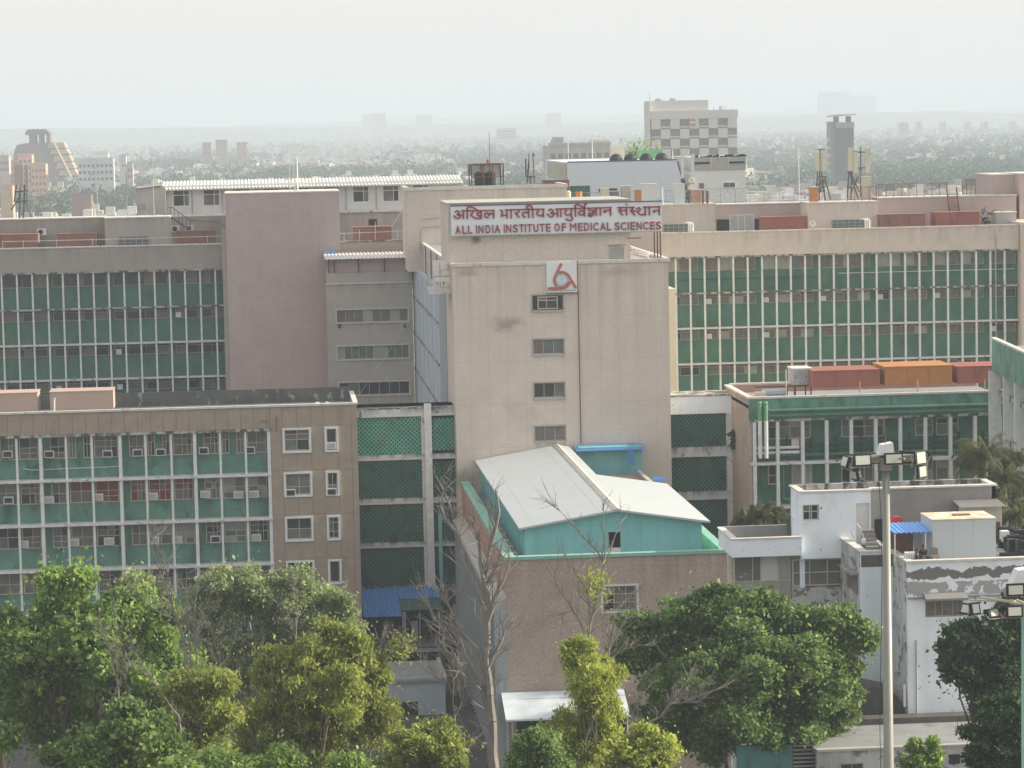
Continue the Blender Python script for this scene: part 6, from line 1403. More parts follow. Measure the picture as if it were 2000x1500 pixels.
win(W2, PX(1415, 360, d), PX(1439, 360, d), PZ(1427, 367, d), PZ(1427, 356, d), d+.92, (1, 1), (1,), mt['wframe'], [mt['glass4']], .05)
MB().box(PX(1368, 360, d), PX(1377, 360, d), d+.9, d+.98, PZ(1373, 368, d), PZ(1373, 358, d)).build('window', mt['glass2'], W2)
m = MB(); r = random.Random(4)
for i in range(30): q = r.uniform(a, b); m.box(q, q+r.uniform(.2, .6), d+1.5, d+2, z1, z1+r.uniform(.05, .3))
tag(m.build('roof_clutter', mt['black']), 'row of dark clutter along the beige banded white block', 'clutter')
block(1072, 285, 1192, 900, 20, mt['concrete'], 'grey_office', 'grey office block with a window band behind the white block', wins=(8, 1, mt['glass2']))
block(1080, 273, 1100, 902, 8, mt['concrete'], 'grey_office', 'small grey roof house on the grey office block, left one')
block(1150, 279, 1188, 903, 8, mt['cream'], 'grey_office', 'pale roof house on the grey office block, right one')
# barrels and cabinets behind the sign
def prop_box(name, label, cat, px0, px1, pyt, pyb, d, dp, material, extra=None):
    a, b = PX(px0, pyb, d), PX(px1, pyb, d); z1, z0 = PZ((px0+px1)/2, pyt, d), PZ((px0+px1)/2, pyb+6, d)
    t = thing(name, label, cat, ((a+b)/2, d, z0)); MB().box(a, b, d, d+dp, z0, z1).build('body', material, t)
    MB().box(a-.04, b+.04, d-.04, d+dp+.04, z1, z1+.06).build('lid', mt['coping'] if extra is None else extra, t); return t
t = thing('cream_tank', 'cream upright tank right of the beige rooftop block', 'water tank', W(1110, 398, 292)); p = W(1110, 398, 292); zt_ = PZ(1110, 372, 292)
MB().tube(p-Vector((0, 0, .5)), (p.x, p.y, zt_-.2), .28, .28, 12).build('body', mt['louvre'], t); MB().sphere((p.x, p.y, zt_-.2), .28, .28, .2, 12, 4, 0, 90).build('cap', mt['louvre'], t)
t = thing('orange_drum', 'orange brown upright drum right of the cream tank', 'drum', W(1131, 398, 297)); p = W(1131, 398, 297); zt_ = PZ(1131, 374, 297); MB().tube(p-Vector((0, 0, .5)), (p.x, p.y, zt_), .33, .33, 12).build('body', mt['orange'], t); MB().tube((p.x, p.y, zt_), (p.x, p.y, zt_+.05), .35, .35, 12).build('lid', mt['rust'], t)
prop_box('brown_crate', 'flat brown box behind the cream tank', 'box', 1063, 1112, 353, 372, 300, 2, mt['redgrey'], mt['rust'])
prop_box('outdoor_unit', 'cream outdoor unit with white frame above the sign', 'air conditioner', 1174, 1190, 369, 390, 304, .7, mt['cream'])
prop_box('outdoor_unit', 'dark fronted outdoor unit right of the cream one above the sign', 'air conditioner', 1192, 1209, 374, 392, 304, .7, mt['glass4'])
prop_box('grey_cabinet', 'grey metal cabinet between the outdoor units and the orange panel', 'cabinet', 1215, 1232, 364, 396, 304, 1, mt['concrete'])
prop_box('orange_panel_stack', 'narrow orange ribbed panel beside the large pale cabinet', 'cabinet', 1241, 1253, 371, 398, 303, .6, mt['orange'])
prop_box('pale_cabinet', 'large pale grey cabinet with slanted lid above the sign end', 'cabinet', 1253, 1284, 360, 401, 303, 1.4, mt['shed'])
prop_box('pale_cabinet', 'tall pale cabinet at the foot of the mast cluster', 'cabinet', 1318, 1338, 360, 402, 305.6, 1.2, mt['shed'])
prop_box('orange_panel_stack', 'wide orange pink ribbed panel right of the mast cluster', 'cabinet', 1353, 1369, 371, 401, 305.8, .6, mt['salmon'])
for i, q in enumerate((1371, 1380)): o = MB().box(PX(q, 385, 305), PX(q+4, 385, 305), 305, 305.3, PZ(q, 400, 305), PZ(q, 372+i*1, 305)).build('rusty_post', mt['rust']); tag(o, ('left', 'right')[i]+' of two thick rusty posts before the patterned railing', 'post')
m = MB()
for k in range(3): m.tube(W(1233, 484+k*5, 246.5), W(1272-k*3, 497+k*3, 246.5-k*.2), .13, .13, 8)
tag(m.build('roof_pipes', mt['coping']), 'fat cream pipes slanting down right of the sign head house', 'pipes')
# aerial masts
def mast(label, px, pyb, pyt, d, arms=(), guys=(), r=.05, material='metal', name='aerial_mast'):
    t = thing(name, label, 'mast', W(px, pyb, d)); p, q = W(px, pyb, d), W(px, pyt, d); q.x = p.x
    MB().tube(p, q, r, r*.7, 6).build('pole', mt[material], t)
    for (f, w) in arms: z = p.z+(q.z-p.z)*f; MB().tube((p.x-w/2, d, z), (p.x+w/2, d, z), .03, .03, 4).build('arm', mt[material], t); MB().box(p.x-w/2-.05, p.x-w/2+.08, d-.08, d+.08, z-.1, z+.15).build('insulator', mt[material], t)
    for g in guys: e = W(g, pyb, d); MB().tube((p.x, d, p.z+(q.z-p.z)*.5), (e.x, d, p.z), .025, .025, 4).build('guy_strut', mt[material], t)
    return t
mast('thin aerial mast with three cross arms left of the grey rooftop room', 191, 425, 326, 308.5, ((.55, 1.4), (.85, 1.2), (.98, .5)))
mast('aerial mast with one side strut left of the grey lean-to', 249, 424, 316, 307, ((.93, .6),), (268,))
mast('aerial mast with two side struts before the grey lean-to', 301, 424, 317, 307, ((.97, .5), (.3, .5)), (282,))
mast('left thin white aerial over the pink block', 567, 378, 310, 303, ((.95, .5), (.4, .8)), material='white')
mast('middle thin white aerial over the pink block', 575, 378, 314, 303, ((.9, .5),), material='white')
mast('thick right white aerial over the pink block', 581.5, 378, 306, 303, ((.1, .5),), r=.09, material='white')
mast('thin white pole on the grey office block', 1110, 312, 270, 350, (), r=.05, material='white')
mast('second thin white pole on the white block', 1157, 312, 275, 350, (), r=.06, material='white')
mast('thin grey pole right of the patterned railing', 1561, 393, 287, 306, (), r=.05, material='white')
mast('short white pole in front of the chequered tower', 1314, 312, 292, 350, (), r=.06, material='white')
mast('thin lamp pole on the roof right of the dark slender tower', 1696, 398, 300, 330, (), r=.03)
# telecom clusters: tripod, panels
def panel_ant(t, px, pyt, pyb, d, w, material, tilt=.0):
    a, b = W(px, pyt, d), W(px, pyb, d); m = MB(); m.obox(((a.x+b.x)/2, d, (a.z+b.z)/2), w, .2, a.z-b.z, 0, tilt); m.build('panel_antenna', material, t)
def tele(label, pxs, d, base, legs, wd=.32, mat_=None, mid=None):
    t = thing('antenna_tower', label, 'antenna', W(pxs[0][0], base, d))
    for px, a, b in pxs: panel_ant(t, px, a, b, d-.3, wd, mt[mat_ or 'louvre'])
    for a, b, c, e in legs: MB().tube(W(a, b, d), W(c, e, d), .085, .07, 5).build('strut', mt['steel_dk'], t)
    return t
tele('telecom tower with two cream panel antennas left of the slender dark tower', ((1596.5, 299, 333), (1610, 293, 333)), 307, 392,
     [(1600, 392, 1602, 292), (1612, 392, 1604, 335), (1592, 392, 1597, 335), (1622, 390, 1611, 345), (1597, 292, 1612, 292), (1596, 345, 1615, 345), (1596, 360, 1612, 357), (1594, 375, 1612, 372), (1602, 350, 1610, 375), (1610, 350, 1600, 380)], .42)
tele('telecom tower with three cream panel antennas right of the slender dark tower', ((1661, 288, 334), (1671, 297, 338), (1695, 290, 338)), 307, 390,
     [(1681, 385, 1681, 286), (1662, 390, 1664, 335), (1677, 390, 1660, 338), (1655, 388, 1660, 300), (1660, 297, 1696, 297), (1660, 330, 1696, 327), (1655, 336, 1672, 336), (1665, 345, 1678, 375), (1676, 345, 1662, 378)], .5)
tele('telecom mast cluster with grey panels right of the white block', ((1333, 300, 348), (1353, 300, 345)), 307, 398,
     [(1338, 398, 1334, 300), (1355, 398, 1352, 296), (1323, 315, 1346, 398), (1345, 398, 1350, 345), (1330, 350, 1348, 398), (1340, 360, 1340, 398), (1350, 350, 1338, 398), (1325, 398, 1333, 360)], .3, 'shed')
for i, py in enumerate((352, 366)): p = W(1350, py, 306.4); m = MB(); m.tube(p, p-Vector((0, .2, 0)), .36-.03*i, .3, 14); tag(m.build('drum_antenna', mt['louvre']), ('upper', 'lower')[i]+' cream drum antenna on the mast cluster right of the white block', 'antenna')
tele('dark telecom mast with three tall panels at the far left roof', ((33, 322, 360), (41, 320, 368), (52, 322, 368)), 309, 426,
     [(38, 426, 40, 330), (46, 426, 48, 360), (30, 395, 55, 392), (28, 375, 55, 372), (28, 395, 32, 360), (54, 395, 50, 360), (22, 410, 38, 385), (62, 424, 46, 385)], .36, 'concrete')
tele('white lattice antenna beside the beige rooftop block', ((1037, 298, 333),), 300, 358, [(1030, 358, 1034, 298), (1044, 358, 1041, 298), (1028, 345, 1046, 345), (1036, 358, 1036, 345), (1030, 335, 1044, 300), (1027, 310, 1027, 345)], .3, 'white')
mast('grey box antenna mast before the patterned railing', 1294, 400, 366, 304.5, ((.5, .9), (.75, .7)), r=.09, material='shed')
# cabinet & drum on right roof
prop_box('orange_panel_stack', 'orange rusty panel at the foot of the left telecom tower', 'cabinet', 1583, 1598, 366, 392, 306, .6, mt['orange'])
prop_box('cream_tank', 'cream upright tank behind the right telecom tower', 'water tank', 1684, 1702, 346, 386, 309, 1, mt['louvre'])
railing('orange rusty railing piece at the right end of the roof', 1880, 1905, 311, PZ(1890, 384, 309)+.1, 1.7, 3, mt['rust'], False)
# ================================================================ trees
def branch_path(m, a, b, r0, r1, rng, bend=.12, n=4, ns=6):
    a, b = Vector(a), Vector(b); L = (b-a).length; pts = [a]
    for i in range(1, n):
        t = i/n; pts.append(a.lerp(b, t)+Vector(rng.normal(size=3))*L*bend*.5)
    pts.append(b)
    for i in range(n): m.tube(pts[i], pts[i+1], r0+(r1-r0)*i/n, r0+(r1-r0)*(i+1)/n, ns, cap=False)
    return pts
def tree(name, label, lobes, d, foot, leaf, nleaf, size, barkm, trunk_r=.35, seed=1, sub=.75, droop=.0, aspect=.6, up=.25, group=None, dens=1.0, cat='tree', flat=.8, inner=.06, spread=.8):
    """lobes: (picture x, picture y, radius in picture pixels, depth offset)"""
    rng = np.random.default_rng(seed); C = []; R = []
    for px, py, rp, dy in lobes:
        p = W(px, py, d+dy); C.append((p.x, p.y, p.z)); R.append(rp*.92*(d+dy)/F_PX)
    C, R = np.array(C), np.array(R); big = len(C)
    kid = [(C[i]+rnd_dirs(1, rng, .2)[0]*np.array([1, .9, .9])*R[i]*rng.uniform(.75, 1.25), R[i]*rng.uniform(.2, .45)) for i in range(big) for _ in range(4)]
    C = np.concatenate([C, np.array([k_[0] for k_ in kid])]); R = np.concatenate([R, np.array([k_[1] for k_ in kid])])
    ft = W(foot[0], foot[1], d) if foot[1] else None
    fx = PX(foot[0], 1300, d); base = Vector((fx, d, foot[2] if len(foot) > 2 else 0))
    t = thing(name, label, cat, base, group)
    # sub clumps on each lobe
    sc, sr = [], []
    for c, r in zip(C, R):
        k = int(6+9*r*r/ (sub*sub)*.22*dens)
        dd = rnd_dirs(k, rng, .25); q = c+dd*(r*rng.uniform(.35, 1.12, k))[:, None]*np.array([1, 1, flat]); sc.append(q); sr.append(rng.uniform(.5, 1.15, k)*sub)
    sc, sr = np.concatenate(sc), np.concatenate(sr); w = sr**2/np.sum(sr**2)
    ni = int(nleaf*(1-inner)); k = rng.choice(len(sc), ni, p=w)
    dd = rnd_dirs(ni, rng, .35); c1 = sc[k]+dd*(sr[k]*rng.uniform(.35, 1.05, ni))[:, None]*np.array([1, 1, .62])
    nn = nleaf-ni; k = rng.choice(len(C), nn, p=R**3/np.sum(R**3)); c2 = C[k]+rng.normal(size=(nn, 3))*(R[k]*.45)[:, None]
    c = np.concatenate([c1, c2]); v = leaf_cloud(c, size, rng, up, droop, aspect)
    sp = leaf_cloud(sc[rng.integers(0, len(sc), nleaf//14)]+rng.normal(size=(nleaf//14, 3))*.62*sub, size*.9, rng, up, droop, aspect); o = place('crown', leafmesh('crown', np.concatenate([v, sp]), LEAF[leaf]), (0, 0, 0)); o.parent = t; o.location = -base
    # trunk and limbs
    m = MB(); top = C[:, 2].max(); mid = Vector((fx+(C[:, 0].mean()-fx)*.4, d, base.z+(C[:, 2].min()-base.z)*.75))
    branch_path(m, base, mid, trunk_r, trunk_r*.75, rng, .05, 4, 8)
    for c_, r in list(zip(C[:big], R[:big]))[:9]:
        e = Vector(c_); pts = branch_path(m, mid, e, trunk_r*.3*min(1, r/2+.3), trunk_r*.1, rng, .10, 4)
        for j in range(5):
            q = sc[rng.integers(0, len(sc))]
            near = sc[np.argsort(((sc-np.array(c_))**2).sum(1))[:14]]; q = near[rng.integers(0, len(near))]
            branch_path(m, pts[2+j % 3], q, trunk_r*.16, .02, rng, .1, 3, 4)
    m.build('trunk', mt[barkm], t, fix=False); return t
def L_(s): return s
# big bright tree, far left
tree('leafy_tree', 'big bright green tree filling the lower left corner', [(60,1265,75,0),(150,1225,55,1),(215,1225,62,0),(275,1225,68,1),(320,1290,72,0),(345,1320,45,0),(250,1200,40,0),(20,1240,50,0),(95,1310,95,2),(200,1330,110,2),(20,1290,75,0),(340,1360,50,0),(60,1420,90,2),(180,1440,95,2),(290,1430,75,2),(120,1165,24,0),(160,1135,12,0),(98,1128,13,0),(110,1190,30,0),(-20,1400,80,0),(180,1260,80,-2),(300,1350,70,-2)],
     158, (150, 0), 'fresh', 95000, .27, 'bark_d', .5, 11, sub=.85, dens=1.3)
tree('leafy_tree', 'dark tree at the very left edge behind the bright one', [(8,1240,38,0),(-10,1300,50,0),(30,1265,30,0)], 190, (0, 0), 'deep_shade', 8000, .3, 'bark_d', .3, 12)
tree('leafy_tree', 'grey olive tree with a broad crown before the front left block', [(470,1150,60,0),(400,1165,50,1),(545,1160,52,0),(610,1185,48,1),(330,1190,45,0),(520,1215,80,2),(620,1250,60,0),(430,1240,75,0),(665,1230,42,0),(300,1170,30,0),(380,1300,70,2),(580,1290,70,2),(680,1180,28,0),(265,1140,26,0),(590,1135,26,0),(480,1310,80,2)],
     196, (500, 0), 'olive', 85000, .23, 'bark_d', .45, 13, sub=.8, dens=1.2)
tree('weeping_tree', 'yellow green weeping tree at the lower centre left', [(595,1290,52,0),(660,1295,58,0),(545,1320,48,0),(715,1325,42,0),(745,1390,32,0),(640,1350,75,-2),(560,1340,65,1),(690,1370,62,0),(620,1400,90,2),(520,1410,70,0),(720,1440,55,0),(640,1470,80,0),(500,1480,70,0),(730,1335,25,0),(650,1255,35,0),(705,1300,35,0)],
     140, (610, 0), 'gold', 85000, .22, 'bark', .3, 14, sub=.6, droop=1.1, aspect=.35, up=.1, dens=1.3)
tree('weeping_tree', 'smaller yellow green tree left of the weeping one', [(410,1350,42,0),(430,1400,38,0),(385,1430,45,1),(400,1480,60,0),(350,1340,28,0),(300,1470,55,0),(370,1380,35,0)],
     132, (400, 0), 'gold', 36000, .21, 'bark', .22, 15, sub=.55, droop=1.0, aspect=.35, up=.1, dens=1.2)
tree('leafy_tree', 'olive green tree low in the corner below the bright tree', [(260,1420,45,0),(230,1470,55,0),(320,1500,60,0),(160,1500,60,0)], 126, (250, 0), 'mid', 15000, .22, 'bark_d', .25, 16)
tree('weeping_tree', 'round yellow green bush crown at the bottom centre left', [(840,1440,50,0),(800,1465,45,0),(880,1460,42,0),(860,1500,60,0),(780,1500,40,0)], 145, (845, 0), 'gold', 22000, .23, 'bark', .22, 17, sub=.5, droop=.8, aspect=.4, up=.2, dens=1.2)
tree('leafy_tree', 'low green foliage along the bottom left edge', [(450,1520,50,0),(560,1525,55,0),(690,1530,50,0),(350,1530,45,0)], 120, (520, 0), 'fresh', 16000, .2, 'bark', .2, 18)
# yellow column tree
tree('weeping_tree', 'bright yellow green narrow tree before the annex', [(1155,1300,40,0),(1165,1340,46,0),(1150,1320,42,-1),(1180,1370,36,0),(1140,1350,34,0),(1140,1270,24,0),(1160,1390,38,0),(1185,1310,28,0),(1140,1420,48,1),(1105,1440,45,0),(1170,1450,50,0),(1150,1480,60,0),(1120,1275,18,0)],
     142, (1150, 0), 'lime', 48000, .19, 'bark', .25, 19, sub=.48, droop=1.1, aspect=.38, up=.1, dens=1.4)
tree('leafy_tree', 'lime green low tree right of the narrow yellow one', [(1265,1460,42,0),(1230,1475,35,0),(1300,1480,35,0),(1250,1500,50,0)], 138, (1260, 0), 'lime', 16000, .2, 'bark', .2, 20, sub=.5, dens=1.2)
tree('leafy_tree', 'green glossy low tree left of the narrow yellow one', [(1060,1470,42,0),(1030,1455,28,0),(1090,1500,50,0),(1020,1500,40,0)], 136, (1060, 0), 'mid', 18000, .18, 'bark', .2, 21, sub=.5, dens=1.2)
# big spreading tree
tree('spreading_tree', 'big dark green spreading tree before the white building', [(1375,1192,42,0),(1450,1200,50,0),(1330,1215,55,1),(1420,1225,70,0),(1510,1212,45,0),(1580,1228,50,0),(1645,1212,32,0),(1680,1240,20,0),(1260,1230,42,1),(1230,1270,36,1),(1300,1290,70,2),(1400,1310,85,2),(1500,1290,80,1),(1590,1290,62,0),(1640,1320,36,0),(1550,1360,75,0),(1450,1390,80,1),(1340,1370,60,3),(1610,1390,48,0),(1520,1440,60,0),(1600,1440,45,0),(1415,1172,24,0),(1330,1195,25,0),(1400,1450,50,2),(1470,1250,60,-3),(1570,1440,50,-2),(1480,1330,75,-4),(1360,1330,60,-4),(1420,1400,60,-4),(1300,1340,48,-2),(1290,1400,45,0),(1480,1420,50,-3),(1340,1440,45,0),(1650,1360,30,0),(1630,1265,45,0),(1690,1250,14,0),(1600,1345,60,-2),(1640,1395,28,0),(1560,1300,62,-3),(1655,1300,28,0)],
     163, (1470, 0), 'mid', 165000, .24, 'bark', .6, 22, sub=.72, dens=1.5, flat=.75)
tree('leafy_tree', 'dark green tree under the broken lamp mast at the right edge', [(1920,1240,45,0),(1880,1260,36,0),(1960,1250,48,0),(1900,1310,62,0),(1975,1310,60,0),(1940,1370,60,0),(1870,1320,32,0),(2010,1240,45,0),(1985,1200,28,0)],
     150, (1930, 0), 'deep_shade', 40000, .25, 'bark_d', .35, 23, sub=.62, dens=1.5)
tree('leafy_tree', 'dark green bush filling the lower right corner', [(1960,1410,50,0),(1985,1460,60,0),(1930,1440,36,0),(1935,1480,40,0),(1985,1390,40,0)], 128, (1975, 0), 'deep_shade', 22000, .2, 'bark_d', .25, 24, sub=.5, dens=1.3)
tree('sapling', 'left one of two small bright saplings at the bottom right', [(1788,1468,14,0),(1795,1485,18,0),(1775,1495,18,0),(1785,1455,9,0)], 130, (1785, 0), 'fresh', 3500, .17, 'bark', .1, 25, sub=.3)
tree('sapling', 'right narrow one of two small bright saplings at the bottom right', [(1823,1450,9,0),(1825,1470,11,0),(1825,1490,13,0)], 130, (1825, 0), 'fresh', 3500, .17, 'bark', .1, 26, sub=.25)
tree('creeper_plant', 'dark creeper growing in the gap of the right screen link', [(1434,850,7,0),(1436,862,6,0),(1432,872,5,0)], 245.5, (1434, 0, PZ(1434, 880, 245)), 'deep_shade', 900, .22, 'bark_d', .05, 27, sub=.25, cat='plant')
tree('leafy_tree', 'green treetop poking over the white terrace at the right edge', [(2000,1135,18,0),(2015,1120,22,0)], 150, (2010, 0), 'mid', 3000, .22, 'bark_d', .15, 28, sub=.4)
# palms / bamboo like plumes
def plume(label, px, py, d, n, L, seed, floor=0, name='palm_tree'):
    rng = np.random.default_rng(seed); p = W(px, py, d); base = Vector((p.x, d, floor)); t = thing(name, label, 'palm', base)
    m = MB(); branch_path(m, base, p, .2, .12, rng, .01, 4, 8); m.build('trunk', mt['bark'], t, fix=False); vs = []
    for i in range(n):
        a = rng.uniform(0, 2*math.pi); el = rng.uniform(.2, 1.35); ln = L*rng.uniform(.7, 1.1); pts = []
        dr = np.array([math.cos(a)*math.cos(el), math.sin(a)*math.cos(el), math.sin(el)])
        pos = np.array([p.x, d, p.z]); vel = dr.copy()
        for k in range(12): pos = pos+vel*ln/12; vel = vel+np.array([0, 0, -.17]); vel /= np.linalg.norm(vel); pts.append(pos.copy())
        pts = np.array(pts); side = np.cross(dr, [0, 0, 1.0]); side /= np.linalg.norm(side)+1e-9
        for s in (1, -1):
            for q in range(12):
                for z in range(3):
                    c = pts[q]+(pts[q]-pts[q-1])*z/3 if q else pts[q]; av = side*s*.32*(1-q/16)+np.array([0, 0, -.28]); vs.append(quads((c+av*.6)[None], av[None]*.75, (dr*.035)[None]))
    o = place('fronds', leafmesh('fronds', np.concatenate(vs), LEAF['palm']), (0, 0, 0)); o.parent = t; o.location = -base
tree('leafy_tree', 'ragged olive tree mass behind the palms at the right edge', [(1930,920,34,0),(1960,960,36,0),(1900,900,22,0),(1985,1010,34,0),(1940,1000,30,0),(1975,900,22,0)], 210, (1950, 0), 'palm', 16000, .3, 'bark', .2, 61, sub=.6, droop=1.0, aspect=.3, up=.1)
tree('leafy_tree', 'ragged olive bush mass behind the white porch', [(1480,1012,20,0),(1510,1010,18,0),(1450,1018,16,0)], 200, (1480, 0), 'palm', 5000, .26, 'bark', .15, 62, sub=.45, droop=1.0, aspect=.3, up=.1)
plume('palm with drooping olive fronds beside the right-edge building', 1925, 895, 205, 30, 2.6, 31)
plume('lower palm plumes right of the corrugated grey awning', 1962, 935, 200, 24, 2.3, 32)
plume('drooping palm plumes at the right edge over the terrace', 1985, 1010, 190, 24, 2.0, 33)
plume('palm plume below the tall palm near the picture edge', 1945, 975, 196, 24, 2.4, 36)
plume('palm clump left of the peeling white building top', 1485, 1003, 192, 22, 1.4, 34)
plume('dry palm clump behind the white porch parapet', 1455, 1014, 196, 16, 1.2, 35)
plume('small palm clump beside the stair tower of the white building', 1515, 1014, 190, 14, 1.1, 37)

# ---------------------------------------------------------------- bare trees: limbs traced, twigs grown
def bare(label, limbs, d, seed, r0, base_px, twigs=70, tl=1.6, base_z=0, name='bare_tree', leaf=None, tr=.03):
    """limbs: lists of picture points with depth offsets, thick to thin"""
    rng = np.random.default_rng(seed); bx = PX(base_px, 1450, d); base = Vector((bx, d, base_z)); t = thing(name, label, 'tree', base)
    m = MB(); first = limbs[0]; P0 = W(first[0][0], first[0][1], d); allp = []
    if first[0][1] < 1560: r0 *= .62; m.tube(base, P0, r0*1.15, r0, 7, cap=False)
    for li, lb in enumerate(limbs):
        pts = [W(px, py, d+(dy if len(q) > 2 else 0)) for q in lb for (px, py, dy) in [(q[0], q[1], q[2] if len(q) > 2 else 0)]]
        ra = r0 if li == 0 else r0*lb_scale(li, len(limbs)); n = len(pts)-1
        for i in range(n):
            a, b = ra*(1-.85*i/n), ra*(1-.85*(i+1)/n); mid = pts[i].lerp(pts[i+1], .5)+Vector(rng.normal(size=3))*(pts[i+1]-pts[i]).length*.03
            m.tube(pts[i], mid, a, (a+b)/2, 6, cap=False); m.tube(mid, pts[i+1], (a+b)/2, b, 6, cap=False)
            if i > 0 or li: allp += [(pts[i].lerp(pts[i+1], f), (pts[i+1]-pts[i]).normalized()) for f in (.2, .5, .8)]
    tips = []
    for i in range(twigs):
        p, dv = allp[rng.integers(0, len(allp))]; w = Vector(rng.normal(size=3)); w.z = abs(w.z)*.6; w = (dv*1.0+w*.75).normalized(); L = tl*rng.uniform(.4, 1.2)
        q = p+w*L*.5; w2 = (w+Vector(rng.normal(size=3))*.3+Vector((0, 0, .25))).normalized(); e = q+w2*L*.5
        m.tube(p, q, tr, tr*.7, 4, cap=False); m.tube(q, e, tr*.7, tr*.25, 4, cap=False)
        for k in range(2):
            w3 = (w2+Vector(rng.normal(size=3))*.6).normalized(); s = p.lerp(q, .6) if k else q; f = s+w3*L*.45; m.tube(s, f, tr*.5, tr*.2, 3, cap=False); tips.append(f)
        tips.append(e)
    m.build('trunk', mt['bark_l'], t, fix=False)
    if leaf:
        nm, cnt, (lx, ly, lr) = leaf; c0 = W(lx, ly, d); c = rng.normal(size=(cnt, 3))*lr+np.array([c0.x, c0.y, c0.z]); o = place('crown', leafmesh('crown', leaf_cloud(c, .2, rng, .2, .8, .4), LEAF[nm]), (0, 0, 0)); o.parent = t; o.location = -base
    return t
def lb_scale(i, n): return .62*(1-.45*i/n)
bare('tall bare tree with a thick forked trunk left of the annex', [
 [(965,1500),(962,1440),(958,1380),(955,1330),(950,1280),(952,1215),(948,1150),(955,1080),(975,1000),(968,955)],
 [(958,1400),(940,1340),(915,1290),(893,1260),(870,1240),(835,1180),(800,1130)],[(955,1330),(935,1270),(905,1240),(880,1190),(865,1160)],
 [(951,1240),(945,1180),(925,1150),(905,1100),(893,1040),(880,990),(852,930)],[(952,1215),(965,1170),(985,1130),(998,1090)],[(950,1160),(938,1100),(935,1050),(915,1000)],
 [(893,1040),(868,1010),(855,965)],[(955,1300),(980,1250),(1000,1205)],[(948,1150),(972,1100),(985,1050)],[(940,1340),(925,1330),(880,1290),(860,1270)],[(955,1080),(965,1030),(950,985)]],
 150, 41, .46, 965, 170, 2.0, tr=.035)
bare('pale bare tree with a few yellow leaves in front of the annex', [
 [(1140,1400),(1140,1340),(1143,1290),(1149,1250),(1160,1190),(1172,1130),(1182,1100),(1200,1050),(1214,1015)],
 [(1149,1250),(1135,1220),(1118,1190),(1095,1160),(1083,1130),(1092,1070)],[(1182,1105),(1165,1075),(1140,1050),(1105,1010),(1080,985)],[(1178,1110),(1182,1070),(1178,1020),(1175,975)],
 [(1150,1245),(1152,1190),(1145,1150),(1125,1120),(1105,1090)],[(1160,1190),(1130,1160),(1122,1110)],[(1118,1190),(1100,1200),(1095,1260)]],
 148, 42, .17, 1142, 90, 1.5, leaf=('lime', 420, (1166, 1140, .42)), tr=.022)
bare('small bare forked tree before the annex window', [[(1185,1330),(1188,1290),(1192,1250),(1200,1210),(1215,1170)],[(1190,1270),(1210,1230),(1235,1190),(1245,1150)],[(1192,1255),(1180,1210),(1188,1160)],[(1188,1290),(1215,1270),(1245,1258),(1275,1262)]],
 155, 43, .13, 1185, 70, 1.3, tr=.02)
bare('fallen looking bare branch over the dark spreading tree', [[(1215,1440),(1250,1420),(1290,1400),(1310,1375),(1360,1370),(1380,1360)],[(1300,1385),(1330,1345),(1350,1325)],[(1340,1372),(1390,1350),(1410,1345)],[(1250,1420),(1245,1380),(1250,1345)],[(1310,1375),(1345,1350),(1385,1335)]],
 146, 44, .16, 1215, 90, 1.3, tr=.02)
bare('reddish bare tree with upright limbs between the bright tree and the olive tree', [[(372,1340),(362,1280),(350,1220),(338,1190),(320,1140),(310,1110),(295,1060),(298,1050)],[(345,1210),(300,1190),(270,1165),(262,1155)],[(338,1190),(335,1150),(328,1120),(330,1090)],[(382,1330),(382,1260),(380,1200),(385,1150),(398,1110)],[(372,1300),(370,1240),(365,1190),(370,1140)],[(381,1250),(400,1210),(420,1180)],[(430,1340),(432,1300),(420,1260),(412,1210)],[(433,1310),(455,1260),(465,1210)]],
 150, 45, .16, 372, 110, 1.6, tr=.022)
bare('thin bare stems in front of the bright green tree', [[(235,1460),(232,1400),(230,1330),(228,1250),(225,1190)],[(231,1340),(215,1270),(197,1230)],[(340,1380),(325,1360),(290,1320),(250,1290),(200,1250)],[(325,1360),(295,1320),(260,1270),(255,1240)],[(232,1400),(245,1350),(248,1310)],[(232,1420),(215,1350)]],
 138, 46, .09, 236, 80, 1.3, tr=.018)
bare('white barked broken trunk in the lower left trees', [[(354,1460),(352,1420),(350,1400),(330,1375),(322,1360)],[(352,1420),(365,1440)]], 130, 47, .13, 354, 10, .6, tr=.02)
bare('thin bare tree rising over the olive tree', [[(580,1270),(578,1220),(580,1170),(575,1140)],[(578,1250),(560,1200),(540,1175)]], 190, 48, .1, 580, 30, 1.3, tr=.02)
bare('bare twiggy shrub between the olive tree and the blue awning', [[(720,1320),(735,1290),(750,1265),(770,1245)],[(735,1290),(745,1250),(752,1240)],[(730,1300),(770,1275),(790,1265)]], 140, 49, .08, 715, 70, 1.0, leaf=('gold', 420, (782, 1262, .35)), tr=.016)
bare('tangle of grey bare stems at the foot of the annex left wall', [[(890,1430),(885,1370),(890,1320),(880,1270)],[(890,1400),(905,1360),(900,1310)],[(870,1340),(850,1320),(835,1300)],[(900,1480),(930,1440),(985,1490)],[(880,1420),(850,1395),(820,1385)]], 152, 50, .07, 890, 110, 1.6, tr=.018)
